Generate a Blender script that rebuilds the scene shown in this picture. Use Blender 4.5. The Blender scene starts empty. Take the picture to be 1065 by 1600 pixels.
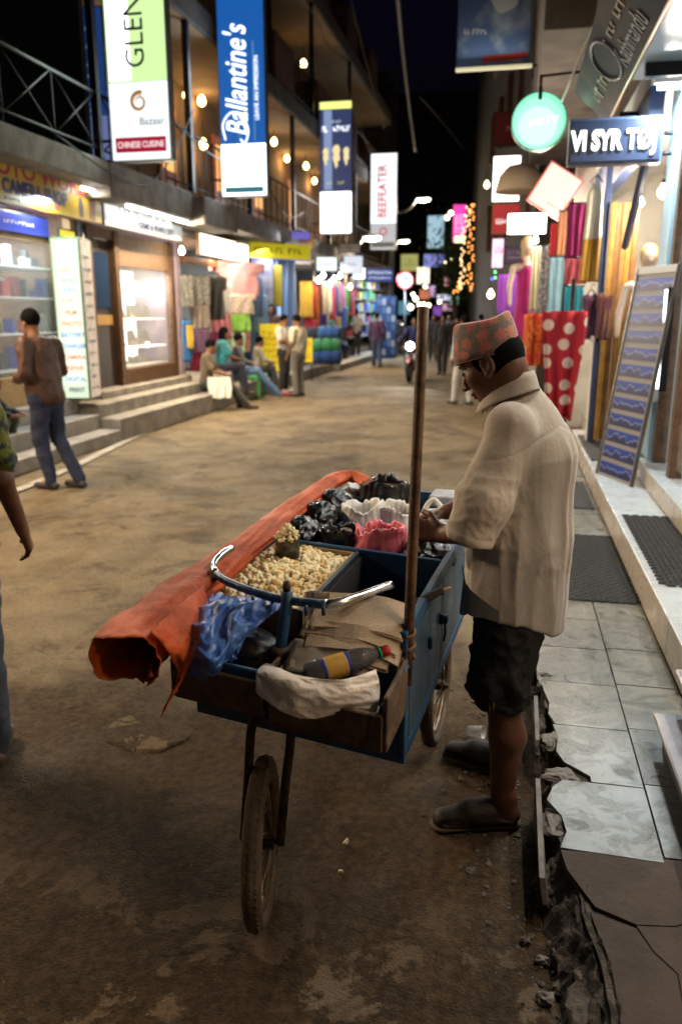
import bpy, bmesh, math, random
import numpy as np
from mathutils import Vector, Matrix

# ------------------------------------------------------------------ camera, sky, exposure
scene = bpy.context.scene
C = scene.collection
R = math.radians
PI = math.pi
CAM_H, CAM_P, CAM_YAW, FPX = 1.72, R(14.04), R(11.8), 1240.0   # height, pitch down, yaw, focal length (px of a 1065x1600 frame)
cam_data = bpy.data.cameras.new('camera')
cam = bpy.data.objects.new('camera', cam_data); C.objects.link(cam)
cam.location = (0, 0, CAM_H)
cam.rotation_euler = (PI / 2 - CAM_P, 0, CAM_YAW)
cam_data.sensor_fit = 'VERTICAL'; cam_data.sensor_height = 36.0; cam_data.sensor_width = 24.0
cam_data.lens = 36.0 * FPX / 1600.0
cam_data.clip_start = 0.05; cam_data.clip_end = 1000
cam_data.dof.use_dof = True; cam_data.dof.focus_distance = 2.55; cam_data.dof.aperture_fstop = 2.2
scene.camera = cam

world = bpy.data.worlds.new('World'); scene.world = world; world.use_nodes = True
wn = world.node_tree; wn.nodes.clear()
sky = wn.nodes.new('ShaderNodeTexSky'); sky.sky_type = 'NISHITA'; sky.sun_disc = False
sky.sun_elevation = R(-3.4); sky.sun_rotation = R(200); sky.dust_density = 0.4; sky.ozone_density = 3.0
bg = wn.nodes.new('ShaderNodeBackground'); bg.inputs['Strength'].default_value = 0.15
wo = wn.nodes.new('ShaderNodeOutputWorld')
wn.links.new(sky.outputs[0], bg.inputs[0]); wn.links.new(bg.outputs[0], wo.inputs[0])
moon = bpy.data.lights.new('moonlight', 'SUN'); moon.energy = 0.004; moon.angle = R(8); moon.color = (0.75, 0.85, 1.0)
mo = bpy.data.objects.new('moonlight', moon); C.objects.link(mo); mo.rotation_euler = (R(40), 0, R(60))

scene.view_settings.view_transform = 'Standard'; scene.view_settings.look = 'None'
scene.view_settings.exposure = 0.0; scene.view_settings.gamma = 1.0; scene.view_settings.use_curve_mapping = False
scene.render.engine = 'CYCLES'
cy = scene.cycles
cy.use_denoising = True
try: cy.denoiser = 'OPENIMAGEDENOISE'
except Exception: pass
cy.max_bounces = 6; cy.diffuse_bounces = 3; cy.glossy_bounces = 3; cy.transmission_bounces = 6; cy.transparent_max_bounces = 8
cy.sample_clamp_indirect = 6.0; cy.caustics_reflective = False; cy.caustics_refractive = False
cy.use_light_tree = True

# a point of the place from a pixel of the photograph's frame and one known coordinate
def ray(u, v):
    x = (u - 532.5) / FPX; y = (800 - v) / FPX
    d = (x, math.cos(CAM_P) + y * math.sin(CAM_P), -math.sin(CAM_P) + y * math.cos(CAM_P))
    c, s = math.cos(CAM_YAW), math.sin(CAM_YAW)
    return Vector((d[0] * c - d[1] * s, d[0] * s + d[1] * c, d[2]))
def gz(u, v, z=0.0):
    d = ray(u, v); return Vector((0, 0, CAM_H)) + d * ((z - CAM_H) / d.z)
def ax(u, v, X):
    d = ray(u, v); return Vector((0, 0, CAM_H)) + d * (X / d.x)
def ay(u, v, Y):
    d = ray(u, v); return Vector((0, 0, CAM_H)) + d * (Y / d.y)

rnd = random.Random(11)

# ------------------------------------------------------------------ materials
MATS = {}
def mat(name, col=(.5, .5, .5), rough=.6, metal=0.0, col2=None, scale=8.0, lo=.4, hi=.6, bump=0.0, bscale=40.0, emis=None, estr=0.0,
        spec=.5, trans=0.0, alpha=1.0, sss=0.0, sheen=0.0, coat=0.0, detail=6.0, rvar=0.0, wave=None, ior=1.45, distort=0.0):
    if name in MATS: return MATS[name]
    m = bpy.data.materials.new(name); m.use_nodes = True; MATS[name] = m
    nt = m.node_tree; b = nt.nodes['Principled BSDF']; L = nt.links.new
    b.inputs['Roughness'].default_value = rough; b.inputs['Metallic'].default_value = metal
    b.inputs['Base Color'].default_value = (*col, 1); b.inputs['Specular IOR Level'].default_value = spec
    b.inputs['Transmission Weight'].default_value = trans; b.inputs['Alpha'].default_value = alpha; b.inputs['IOR'].default_value = ior
    if sss: b.inputs['Subsurface Weight'].default_value = sss; b.inputs['Subsurface Radius'].default_value = (.02, .008, .004)
    if sheen: b.inputs['Sheen Weight'].default_value = sheen
    if coat: b.inputs['Coat Weight'].default_value = coat
    tc = nt.nodes.new('ShaderNodeTexCoord')
    if col2 is not None or rvar:
        n = nt.nodes.new('ShaderNodeTexNoise'); n.inputs['Scale'].default_value = scale; n.inputs['Detail'].default_value = detail
        n.inputs['Roughness'].default_value = .62; n.inputs['Distortion'].default_value = distort
        L(tc.outputs['Object'], n.inputs['Vector'])
        mr = nt.nodes.new('ShaderNodeMapRange'); mr.inputs['From Min'].default_value = lo; mr.inputs['From Max'].default_value = hi
        L(n.outputs['Fac'], mr.inputs['Value'])
        if col2 is not None:
            mx = nt.nodes.new('ShaderNodeMix'); mx.data_type = 'RGBA'
            mx.inputs[6].default_value = (*col, 1); mx.inputs[7].default_value = (*col2, 1)
            L(mr.outputs[0], mx.inputs[0]); L(mx.outputs[2], b.inputs['Base Color'])
        if rvar:
            m2 = nt.nodes.new('ShaderNodeMapRange'); m2.inputs['To Min'].default_value = max(0, rough - rvar); m2.inputs['To Max'].default_value = min(1, rough + rvar)
            L(n.outputs['Fac'], m2.inputs['Value']); m2.inputs['From Min'].default_value = .3; m2.inputs['From Max'].default_value = .7
            L(m2.outputs[0], b.inputs['Roughness'])
    if bump:
        n2 = nt.nodes.new('ShaderNodeTexNoise'); n2.inputs['Scale'].default_value = bscale; n2.inputs['Detail'].default_value = 8
        n2.inputs['Roughness'].default_value = .65
        L(tc.outputs['Object'], n2.inputs['Vector'])
        bp = nt.nodes.new('ShaderNodeBump'); bp.inputs['Strength'].default_value = bump; bp.inputs['Distance'].default_value = .02
        L(n2.outputs['Fac'], bp.inputs['Height']); L(bp.outputs[0], b.inputs['Normal'])
    if emis is not None:
        b.inputs['Emission Color'].default_value = (*emis, 1); b.inputs['Emission Strength'].default_value = estr
    return m
def emit(name, col=(1, 1, 1), s=1.0):
    return mat(name, (.02, .02, .02), .5, emis=col, estr=s)
def glass(name, col=(1, 1, 1), rough=.02, alpha=.12):
    return mat(name, col, rough, alpha=alpha, spec=.6)

# ------------------------------------------------------------------ object helpers
def link(o, parent=None):
    C.objects.link(o)
    if parent is not None: o.parent = parent
    return o
def tag(o, label, cat, group=None):
    o['label'] = label; o['category'] = cat
    if group: o['group'] = group
    return o
def struct(o, kind='structure'):
    o['kind'] = kind; return o
def thing(name, label, cat, loc=(0, 0, 0), rz=0.0, group=None, rot=None):
    o = bpy.data.objects.new(name, None); o.empty_display_size = .1
    C.objects.link(o); o.location = loc; o.rotation_euler = rot if rot else (0, 0, rz)
    return tag(o, label, cat, group)
def obj(name, verts, faces, m=None, parent=None, smooth=False, loc=None, rot=None):
    me = bpy.data.meshes.new(name); me.from_pydata([tuple(v) for v in verts], [], [tuple(f) for f in faces]); me.update()
    if smooth: me.polygons.foreach_set('use_smooth', [True] * len(me.polygons))
    if m is not None: me.materials.append(m)
    o = bpy.data.objects.new(name, me); link(o, parent)
    if loc is not None: o.location = loc
    if rot is not None: o.rotation_euler = rot
    return o
def bmobj(name, bm, m=None, parent=None, smooth=False, loc=None, rot=None):
    me = bpy.data.meshes.new(name); bm.to_mesh(me); bm.free()
    if smooth: me.polygons.foreach_set('use_smooth', [True] * len(me.polygons))
    if m is not None: me.materials.append(m)
    o = bpy.data.objects.new(name, me); link(o, parent)
    if loc is not None: o.location = loc
    if rot is not None: o.rotation_euler = rot
    return o
def share(name, src, parent=None, loc=(0, 0, 0), rot=(0, 0, 0), scale=(1, 1, 1)):
    o = bpy.data.objects.new(name, src.data); link(o, parent); o.location = loc; o.rotation_euler = rot; o.scale = scale
    return o
def box(name, lo, hi, m, parent=None, bev=0.004, loc=None, rot=None, jit=0.0):
    """box from corner lo to corner hi"""
    bm = bmesh.new(); bmesh.ops.create_cube(bm, size=1)
    s = [hi[i] - lo[i] for i in range(3)]; c = [(hi[i] + lo[i]) / 2 for i in range(3)]
    for v in bm.verts:
        v.co = Vector((c[0] + v.co.x * s[0], c[1] + v.co.y * s[1], c[2] + v.co.z * s[2]))
        if jit: v.co += Vector((rnd.uniform(-jit, jit), rnd.uniform(-jit, jit), rnd.uniform(-jit, jit)))
    if bev and min(abs(a) for a in s) > 2.2 * bev:
        bmesh.ops.bevel(bm, geom=bm.edges[:] + bm.verts[:], offset=bev, segments=1, affect='EDGES', profile=.5)
    return bmobj(name, bm, m, parent, False, loc, rot)
def tube_geo(pts, r, n=10, caps=True, closed=False):
    pts = [Vector(p) for p in pts]; N = len(pts); rr = r if isinstance(r, (list, tuple)) else [r] * N
    V = []; F = []; up = None
    for i, p in enumerate(pts):
        if closed: t = pts[(i + 1) % N] - pts[i - 1]
        else: t = pts[min(i + 1, N - 1)] - pts[max(i - 1, 0)]
        t.normalize()
        if up is None: up = Vector((0, 0, 1)) if abs(t.z) < .9 else Vector((1, 0, 0))
        a = t.cross(up)
        if a.length < 1e-5: a = t.orthogonal()
        a.normalize(); b = a.cross(t).normalized(); up = b
        for k in range(n):
            w = 2 * PI * k / n; V.append(p + (a * math.cos(w) + b * math.sin(w)) * rr[i])
    for i in range(N if closed else N - 1):
        for k in range(n):
            j = (i + 1) % N
            F.append((i * n + k, i * n + (k + 1) % n, j * n + (k + 1) % n, j * n + k))
    if caps and not closed:
        F.append(tuple(range(n - 1, -1, -1))); F.append(tuple((N - 1) * n + k for k in range(n)))
    return V, F
def tube(name, pts, r, m, parent=None, n=10, closed=False, smooth=True, loc=None, rot=None):
    V, F = tube_geo(pts, r, n, True, closed); return obj(name, V, F, m, parent, smooth, loc, rot)
def arc_pts(pts, seg=6):
    """smooth (Catmull-Rom) path through points"""
    P = [Vector(p) for p in pts]; out = []
    for i in range(len(P) - 1):
        p0 = P[max(i - 1, 0)]; p1 = P[i]; p2 = P[i + 1]; p3 = P[min(i + 2, len(P) - 1)]
        for k in range(seg):
            t = k / seg
            out.append(.5 * ((2 * p1) + (p2 - p0) * t + (2 * p0 - 5 * p1 + 4 * p2 - p3) * t * t + (3 * p1 - p0 - 3 * p2 + p3) * t ** 3))
    out.append(P[-1]); return out
def lathe(name, prof, m, parent=None, n=24, smooth=True, loc=None, rot=None, wob=None):
    V = []; F = []
    for i, (r, z) in enumerate(prof):
        for k in range(n):
            w = 2 * PI * k / n; q = r * (1 + (wob(w, z) if wob else 0)); V.append((q * math.cos(w), q * math.sin(w), z))
    for i in range(len(prof) - 1):
        for k in range(n):
            F.append((i * n + k, i * n + (k + 1) % n, (i + 1) * n + (k + 1) % n, (i + 1) * n + k))
    if prof[0][0] > 1e-4: F.append(tuple(range(n - 1, -1, -1)))
    if prof[-1][0] > 1e-4: F.append(tuple((len(prof) - 1) * n + k for k in range(n)))
    return obj(name, V, F, m, parent, smooth, loc, rot)
def prism(name, poly, z0, z1, m, parent=None, loc=None, rot=None, wall=None):
    """extruded polygon (counter-clockwise xy)"""
    n = len(poly); V = [(x, y, z0) for x, y in poly] + [(x, y, z1) for x, y in poly]
    F = [tuple(range(n - 1, -1, -1)), tuple(range(n, 2 * n))] + [(i, (i + 1) % n, n + (i + 1) % n, n + i) for i in range(n)]
    return obj(name, V, F, m, parent, False, loc, rot)
def ico(name, r, m, parent=None, sub=2, wob=0.0, seed=0, loc=None, scale=(1, 1, 1), smooth=True, rot=None):
    q = random.Random(seed); bm = bmesh.new(); bmesh.ops.create_icosphere(bm, subdivisions=sub, radius=r)
    for v in bm.verts:
        v.co *= 1 + q.uniform(-wob, wob); v.co = Vector((v.co.x * scale[0], v.co.y * scale[1], v.co.z * scale[2]))
    return bmobj(name, bm, m, parent, smooth, loc, rot)
FACE_S = (R(90), 0, 0)          # faces the camera end of the street (-Y)
FACE_E = (R(90), 0, R(90))      # left-hand buildings, faces +X
FACE_W = (R(90), 0, R(-90))     # right-hand buildings, faces -X
def text(name, s, size, m, parent=None, loc=(0, 0, 0), rot=(0, 0, 0), ext=.004, shear=0.0, offs=0.0, xs=1.0, align='CENTER', space=1.0):
    cu = bpy.data.curves.new(name, 'FONT'); cu.body = s; cu.size = size; cu.extrude = ext; cu.shear = shear; cu.offset = offs
    cu.align_x = align; cu.align_y = 'CENTER'; cu.space_character = space; cu.resolution_u = 4
    t = bpy.data.objects.new(name, cu); C.objects.link(t)
    dg = bpy.context.evaluated_depsgraph_get(); me = bpy.data.meshes.new_from_object(t.evaluated_get(dg))
    bpy.data.objects.remove(t); bpy.data.curves.remove(cu)
    me.materials.clear(); me.materials.append(m)
    o = bpy.data.objects.new(name, me); link(o, parent); o.location = loc; o.rotation_euler = rot; o.scale = (xs, 1, 1)
    return o
def marks(name, w, h, n, m, parent, loc, rot=(0, 0, 0), seed=0, rows=1, d=.004):
    """a line of lettering too small to read, as uneven little strokes in the local XY plane"""
    q = random.Random(seed); V = []; F = []
    for r in range(rows):
        x = -w / 2; yy = (rows / 2 - r - .5) * h / rows; hh = h / rows * .72
        while x < w / 2 - w / n * .3:
            ww = w / n * q.uniform(.35, .9); a = hh * q.uniform(.6, 1.0)
            if q.random() > .12:
                k = len(V); st = ww * .34
                for (xa, xb, ya, yb) in ((x, x + st, -a / 2, a / 2), (x + st, x + ww, q.choice((-a / 2, a * .3)), 0)):
                    k = len(V); yb = ya + (a if (xa == x) else a * .22)
                    for zz in (0, d):
                        V += [(xa, yy + ya, zz), (xb, yy + ya, zz), (xb, yy + yb, zz), (xa, yy + yb, zz)]
                    F += [(k + 4, k + 5, k + 6, k + 7), (k, k + 1, k + 5, k + 4), (k + 1, k + 2, k + 6, k + 5), (k + 2, k + 3, k + 7, k + 6), (k + 3, k, k + 4, k + 7)]
            x += ww + w / n * .22
    o = obj(name, V, F, m, parent, False, loc, rot); o['kind'] = 'stuff'; return o

def wrinkle(o, amp, sc, seed=0.0, amp2=0.0, sc2=(20, 20, 20), mask=None):
    from mathutils import noise as nz
    me = o.data; N = [v.normal.copy() for v in me.vertices]
    for v, n in zip(me.vertices, N):
        p = v.co; m_ = mask(p) if mask else 1.0
        d = amp * (.6 - 2 * abs(nz.noise(Vector((p.x * sc[0] + seed, p.y * sc[1], p.z * sc[2]))))) + amp * .6 * nz.noise(Vector((p.x * sc[0] * .5, p.y * sc[1] * .5 + seed, p.z * sc[2] * .5)))
        if amp2: d += amp2 * (.6 - 2 * abs(nz.noise(Vector((p.x * sc2[0], p.y * sc2[1] + seed, p.z * sc2[2])))))
        v.co = p + n * d * m_
    me.update(); return o

# ------------------------------------------------------------------ smooth solids from distance fields (people, bags, cloth)
def _sn(f, org, vox):
    s = f < 0
    nx, ny, nz = f.shape
    cs = [(i, j, k) for i in (0, 1) for j in (0, 1) for k in (0, 1)]
    sub = lambda a, c: a[c[0]:nx - 1 + c[0], c[1]:ny - 1 + c[1], c[2]:nz - 1 + c[2]]
    tot = sum(sub(s, c).astype(np.int8) for c in cs)
    idx = np.argwhere((tot > 0) & (tot < 8))
    if len(idx) == 0: return [], []
    vals = np.stack([f[idx[:, 0] + c[0], idx[:, 1] + c[1], idx[:, 2] + c[2]] for c in cs], 1)
    P = np.zeros((len(idx), 3)); cnt = np.zeros(len(idx)); cA = np.array(cs, float)
    for a in range(8):
        for b in range(a + 1, 8):
            if abs(cA[a] - cA[b]).sum() != 1: continue
            va, vb = vals[:, a], vals[:, b]; cr = (va < 0) != (vb < 0)
            den = np.where(cr, va - vb, 1.0); t = np.where(cr, va / den, 0)
            P += np.where(cr[:, None], cA[a] + t[:, None] * (cA[b] - cA[a]), 0); cnt += cr
    P = (idx + P / cnt[:, None]) * vox + org
    vid = -np.ones((nx - 1, ny - 1, nz - 1), int); vid[idx[:, 0], idx[:, 1], idx[:, 2]] = np.arange(len(idx))
    F = []
    for axn in range(3):
        sl0 = [slice(1, -1)] * 3; sl1 = [slice(1, -1)] * 3; sl0[axn] = slice(0, -1); sl1[axn] = slice(1, None)
        a = s[tuple(sl0)]; b = s[tuple(sl1)]
        for flip, msk in ((False, a & ~b), (True, ~a & b)):
            e = np.argwhere(msk)
            if len(e) == 0: continue
            off = np.ones(3, int); off[axn] = 0; e = e + off
            o1, o2 = [(1, 2), (2, 0), (0, 1)][axn]
            d1 = np.zeros(3, int); d1[o1] = 1; d2 = np.zeros(3, int); d2[o2] = 1
            q = [e - d1 - d2, e - d2, e, e - d1]
            ids = np.stack([vid[c[:, 0], c[:, 1], c[:, 2]] for c in q], 1)
            ids = ids[(ids >= 0).all(1)]
            F.append(ids[:, ::-1] if flip else ids)
    return P, np.concatenate(F)
def cone(a, b, r0, r1=None, k=None, op='u', flat=None):
    return ('c', Vector(a), Vector(b), r0, r0 if r1 is None else r1, k, op, flat)
def ell(c, r, k=None, op='u', rot=None):
    return ('e', Vector(c), Vector(r), k, op, rot)
def sdf(name, prims, vox, m, parent=None, k=.02, post=None, relax=1, pad=.03, loc=None):
    lo = Vector((1e9,) * 3); hi = Vector((-1e9,) * 3); bb = []
    for p in prims:
        if p[0] == 'c':
            r = max(p[3], p[4]) * (1.0 if not p[7] else max(1.0, p[7][1])); l = Vector([min(p[1][i], p[2][i]) - r for i in range(3)]); h = Vector([max(p[1][i], p[2][i]) + r for i in range(3)])
        else:
            r = max(p[2]) if p[5] is not None else None
            l = Vector([p[1][i] - (r or p[2][i]) for i in range(3)]); h = Vector([p[1][i] + (r or p[2][i]) for i in range(3)])
        bb.append((l, h))
        if p[-2 if p[0] == 'c' else -2] == 's': continue
        for i in range(3): lo[i] = min(lo[i], l[i]); hi[i] = max(hi[i], h[i])
    org = np.array(lo) - pad; n = np.ceil((np.array(hi) + pad - org) / vox).astype(int) + 1
    f = np.full(n, .12, np.float32)
    xs = [org[i] + np.arange(n[i], dtype=np.float32) * vox for i in range(3)]
    for p, (l, h) in zip(prims, bb):
        kk = p[5] if p[0] == 'c' else p[3]; op = p[6] if p[0] == 'c' else p[4]
        kk = k if kk is None else kk; mg = kk + 3 * vox + .01
        i0 = np.maximum(0, np.floor((np.array(l) - mg - org) / vox).astype(int)); i1 = np.minimum(n, np.ceil((np.array(h) + mg - org) / vox).astype(int) + 1)
        if (i1 <= i0).any(): continue
        sl = tuple(slice(a, b) for a, b in zip(i0, i1))
        X = xs[0][i0[0]:i1[0]][:, None, None]; Y = xs[1][i0[1]:i1[1]][None, :, None]; Z = xs[2][i0[2]:i1[2]][None, None, :]
        if p[0] == 'c':
            a, b, r0, r1 = p[1], p[2], p[3], p[4]; ab = b - a; L2 = max(ab.length_squared, 1e-9)
            dx, dy, dz = X - a.x, Y - a.y, Z - a.z
            t = np.clip((dx * ab.x + dy * ab.y + dz * ab.z) / L2, 0, 1)
            ex, ey, ez = dx - t * ab.x, dy - t * ab.y, dz - t * ab.z
            if p[7]:
                nv = Vector(p[7][0]).normalized(); q = (ex * nv.x + ey * nv.y + ez * nv.z) * (1 / p[7][1] - 1)
                ex, ey, ez = ex + q * nv.x, ey + q * nv.y, ez + q * nv.z
            d = np.sqrt(ex * ex + ey * ey + ez * ez) - (r0 + (r1 - r0) * t)
            if p[7] and p[7][1] < 1: d = d * (.5 + .5 * p[7][1])
        else:
            c, r = p[1], p[2]; dx, dy, dz = X - c.x, Y - c.y, Z - c.z
            if p[5] is not None:
                M = p[5]
                dx, dy, dz = (M[0][0] * dx + M[1][0] * dy + M[2][0] * dz, M[0][1] * dx + M[1][1] * dy + M[2][1] * dz, M[0][2] * dx + M[1][2] * dy + M[2][2] * dz)
            k0 = np.sqrt((dx / r.x) ** 2 + (dy / r.y) ** 2 + (dz / r.z) ** 2); k1 = np.sqrt((dx / r.x ** 2) ** 2 + (dy / r.y ** 2) ** 2 + (dz / r.z ** 2) ** 2)
            d = k0 * (k0 - 1) / np.maximum(k1, 1e-6)
        g = f[sl]
        if op == 'u':
            hh = np.clip(.5 + .5 * (g - d) / kk, 0, 1); f[sl] = g + (d - g) * hh - kk * hh * (1 - hh)
        elif op == 's':
            d = -d; hh = np.clip(.5 - .5 * (g - d) / kk, 0, 1); f[sl] = g + (d - g) * hh + kk * hh * (1 - hh)
    if post is not None:
        f = post(xs[0][:, None, None], xs[1][None, :, None], xs[2][None, None, :], f)
        f[0], f[-1] = .1, .1; f[:, 0], f[:, -1] = .1, .1; f[:, :, 0], f[:, :, -1] = .1, .1
    P, F = _sn(f, org, vox)
    if relax and len(P):
        e = np.concatenate([F[:, [0, 1]], F[:, [1, 2]], F[:, [2, 3]], F[:, [3, 0]]]); e = np.concatenate([e, e[:, ::-1]])
        for _ in range(relax):
            acc = np.zeros_like(P); cn = np.zeros(len(P)); np.add.at(acc, e[:, 0], P[e[:, 1]]); np.add.at(cn, e[:, 0], 1)
            P = P * .5 + acc / np.maximum(cn, 1)[:, None] * .5
    me = bpy.data.meshes.new(name); me.from_pydata(P.tolist() if len(P) else [], [], F.tolist() if len(P) else []); me.update()
    me.polygons.foreach_set('use_smooth', [True] * len(me.polygons))
    if m is not None: me.materials.append(m)
    o = bpy.data.objects.new(name, me); link(o, parent)
    if loc is not None: o.location = loc
    return o
# ------------------------------------------------------------------ shared materials
from mathutils import noise as mnoise
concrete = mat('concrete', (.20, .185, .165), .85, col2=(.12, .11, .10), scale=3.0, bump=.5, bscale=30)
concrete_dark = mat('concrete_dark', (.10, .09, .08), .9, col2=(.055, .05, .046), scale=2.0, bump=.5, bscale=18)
plaster_warm = mat('plaster_warm', (.17, .11, .06), .85, col2=(.12, .075, .042), scale=1.5, bump=.2, bscale=20)
plaster_pale = mat('plaster_pale', (.55, .52, .46), .8, col2=(.42, .39, .34), scale=2, bump=.2, bscale=25)
white_paint = mat('white_paint', (.78, .77, .74), .5, col2=(.66, .65, .62), scale=3, bump=.1, bscale=30)
black_iron = mat('black_iron', (.018, .018, .02), .45, metal=.6, bump=.2, bscale=60)
grey_metal = mat('grey_metal', (.30, .31, .33), .4, metal=.9, col2=(.22, .22, .23), scale=12)
wood_brown = mat('wood_brown', (.13, .065, .03), .55, col2=(.07, .034, .016), scale=5, bump=.3, bscale=40, distort=3)
wood_red = mat('wood_red', (.22, .085, .03), .5, col2=(.12, .045, .018), scale=5, bump=.3, bscale=40, distort=3)
wood_tan = mat('wood_tan', (.42, .28, .13), .55, col2=(.30, .19, .085), scale=5, bump=.2, bscale=30, distort=2)
light_blue = mat('light_blue_paint', (.42, .62, .74), .5, col2=(.34, .52, .64), scale=2.5, bump=.15, bscale=30)
stone_step = mat('stone_step', (.34, .31, .27), .8, col2=(.22, .20, .175), scale=4, bump=.5, bscale=22)
pane = glass('pane_glass', (.8, .9, .9), .03, .10)
ink_blue = mat('ink_blue', (.02, .04, .30), .5)
ink_red = mat('ink_red', (.45, .02, .05), .5)
ink_dark = mat('ink_dark', (.02, .05, .05), .5)
ink_white = mat('ink_white', (.85, .85, .85), .5)
tube_white = emit('tube_white', (1.0, .97, .92), 30)
tube_cool = emit('tube_cool', (.80, .95, 1.0), 30)
bulb_warm = emit('bulb_warm', (1.0, .62, .22), 18)
bulb_white = emit('bulb_white', (1.0, .9, .72), 30)

def lamp(name, kind, loc, power, col, parent=None, size=.3, size_y=None, rot=(0, 0, 0), spread=None, radius=.06):
    d = bpy.data.lights.new(name, kind); d.energy = power; d.color = col
    if kind == 'AREA':
        d.shape = 'RECTANGLE'; d.size = size; d.size_y = size_y or size
        if spread: d.spread = spread
    else: d.shadow_soft_size = radius
    o = bpy.data.objects.new(name, d); link(o, parent); o.location = loc; o.rotation_euler = rot
    return o

def fbm(x, y, z=0.0, o=4):
    v = 0; a = 1; s = 1
    for i in range(o):
        v += a * mnoise.noise(Vector((x * s, y * s, z + i * 7.3))); a *= .5; s *= 2.03
    return v

# ------------------------------------------------------------------ road
def road_material():
    m = bpy.data.materials.new('dusty_asphalt'); m.use_nodes = True; nt = m.node_tree; L = nt.links.new; b = nt.nodes['Principled BSDF']
    tc = nt.nodes.new('ShaderNodeTexCoord'); sep = nt.nodes.new('ShaderNodeSeparateXYZ'); L(tc.outputs['Object'], sep.inputs[0])
    def N(scale, det=6, rough=.6, dist=0.0):
        n = nt.nodes.new('ShaderNodeTexNoise'); n.inputs['Scale'].default_value = scale; n.inputs['Detail'].default_value = det
        n.inputs['Roughness'].default_value = rough; n.inputs['Distortion'].default_value = dist; L(tc.outputs['Object'], n.inputs['Vector']); return n.outputs['Fac']
    def MR(x, a, b_, c=0., d=1.):
        n = nt.nodes.new('ShaderNodeMapRange'); L(x, n.inputs['Value'])
        for k, v in zip(('From Min', 'From Max', 'To Min', 'To Max'), (a, b_, c, d)): n.inputs[k].default_value = v
        return n.outputs[0]
    def MA(op, x, y):
        n = nt.nodes.new('ShaderNodeMath'); n.operation = op
        for i, v in enumerate((x, y)):
            if isinstance(v, (int, float)): n.inputs[i].default_value = v
            else: L(v, n.inputs[i])
        return n.outputs[0]
    def MX(f, a, b_):
        n = nt.nodes.new('ShaderNodeMix'); n.data_type = 'RGBA'; L(f, n.inputs[0])
        for i, v in ((6, a), (7, b_)):
            if isinstance(v, tuple): n.inputs[i].default_value = (*v, 1)
            else: L(v, n.inputs[i])
        return n.outputs[2]
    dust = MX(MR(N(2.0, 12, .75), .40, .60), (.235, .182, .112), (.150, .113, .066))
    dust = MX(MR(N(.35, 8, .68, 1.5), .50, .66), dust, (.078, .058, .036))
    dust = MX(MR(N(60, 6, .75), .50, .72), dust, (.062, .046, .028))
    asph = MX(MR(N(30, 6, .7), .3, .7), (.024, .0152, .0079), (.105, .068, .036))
    # darker asphalt tone nearest the cart; its ragged edge crosses the road
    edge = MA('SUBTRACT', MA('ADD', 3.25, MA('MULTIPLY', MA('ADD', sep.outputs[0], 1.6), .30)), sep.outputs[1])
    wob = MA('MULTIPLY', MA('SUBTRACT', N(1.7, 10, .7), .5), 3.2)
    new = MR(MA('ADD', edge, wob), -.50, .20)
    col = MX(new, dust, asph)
    # patches where the dust has dried pale on the dark asphalt
    pale = MA('MULTIPLY', MR(N(3.4, 9, .66, .4), .535, .56), MR(sep.outputs[1], 2.1, 1.65))
    col = MX(MA('MULTIPLY', pale, .85), col, (.20, .145, .095))
    grit = MR(N(190, 3, .7), .60, .70); col = MX(MA('MULTIPLY', grit, .5), col, (.16, .12, .075))
    stain = MR(N(2.6, 8, .7, .8), .54, .62); col = MX(MA('MULTIPLY', stain, .45), col, (.018, .013, .008))
    # crazed cracks
    vo = nt.nodes.new('ShaderNodeTexVoronoi'); vo.feature = 'DISTANCE_TO_EDGE'; vo.inputs['Scale'].default_value = 5.0
    ad = nt.nodes.new('ShaderNodeVectorMath'); ad.operation = 'ADD'; nn = nt.nodes.new('ShaderNodeTexNoise'); nn.inputs['Scale'].default_value = 4
    L(tc.outputs['Object'], nn.inputs['Vector']); L(tc.outputs['Object'], ad.inputs[0]); sc = nt.nodes.new('ShaderNodeVectorMath'); sc.operation = 'SCALE'
    sc.inputs['Scale'].default_value = .35; L(nn.outputs['Color'], sc.inputs[0]); L(sc.outputs[0], ad.inputs[1]); L(ad.outputs[0], vo.inputs['Vector'])
    crk = MA('MULTIPLY', MR(vo.outputs['Distance'], .012, .002), MR(N(.8, 4), .56, .66))
    col = MX(MA('MULTIPLY', crk, .6), col, (.03, .025, .02))
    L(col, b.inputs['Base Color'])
    L(MR(N(2.2, 6), .3, .7, .62, .92), b.inputs['Roughness']); b.inputs['Specular IOR Level'].default_value = .16
    v2 = nt.nodes.new('ShaderNodeTexVoronoi'); v2.feature = 'SMOOTH_F1'; v2.inputs['Scale'].default_value = 105; v2.inputs['Smoothness'].default_value = .35; L(tc.outputs['Object'], v2.inputs['Vector'])
    h = MA('ADD', MA('MULTIPLY', MA('SUBTRACT', 1.0, v2.outputs['Distance']), .36), MA('MULTIPLY', N(15, 8, .68), .6)); h = MA('ADD', h, MA('MULTIPLY', N(210, 4, .7), .40)); h = MA('SUBTRACT', h, MA('MULTIPLY', crk, .7))
    bp = nt.nodes.new('ShaderNodeBump'); bp.inputs['Strength'].default_value = .9; bp.inputs['Distance'].default_value = .015; L(h, bp.inputs['Height']); L(bp.outputs[0], b.inputs['Normal'])
    return m
def frange(a, b, s):
    out = []; x = a
    while x < b - 1e-6: out.append(x); x += s
    return out
gx = [-60, -30, -15, -9] + frange(-7, -3.2, .25) + frange(-3.2, .5, .035) + [.6, 1, 3, 10, 30, 60]
gy = [-12, -4, -1] + frange(0, .9, .3) + frange(.9, 6, .04) + frange(6, 16, .25) + frange(16, 60, 2) + [60, 90, 150, 260]
gv = []
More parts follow.
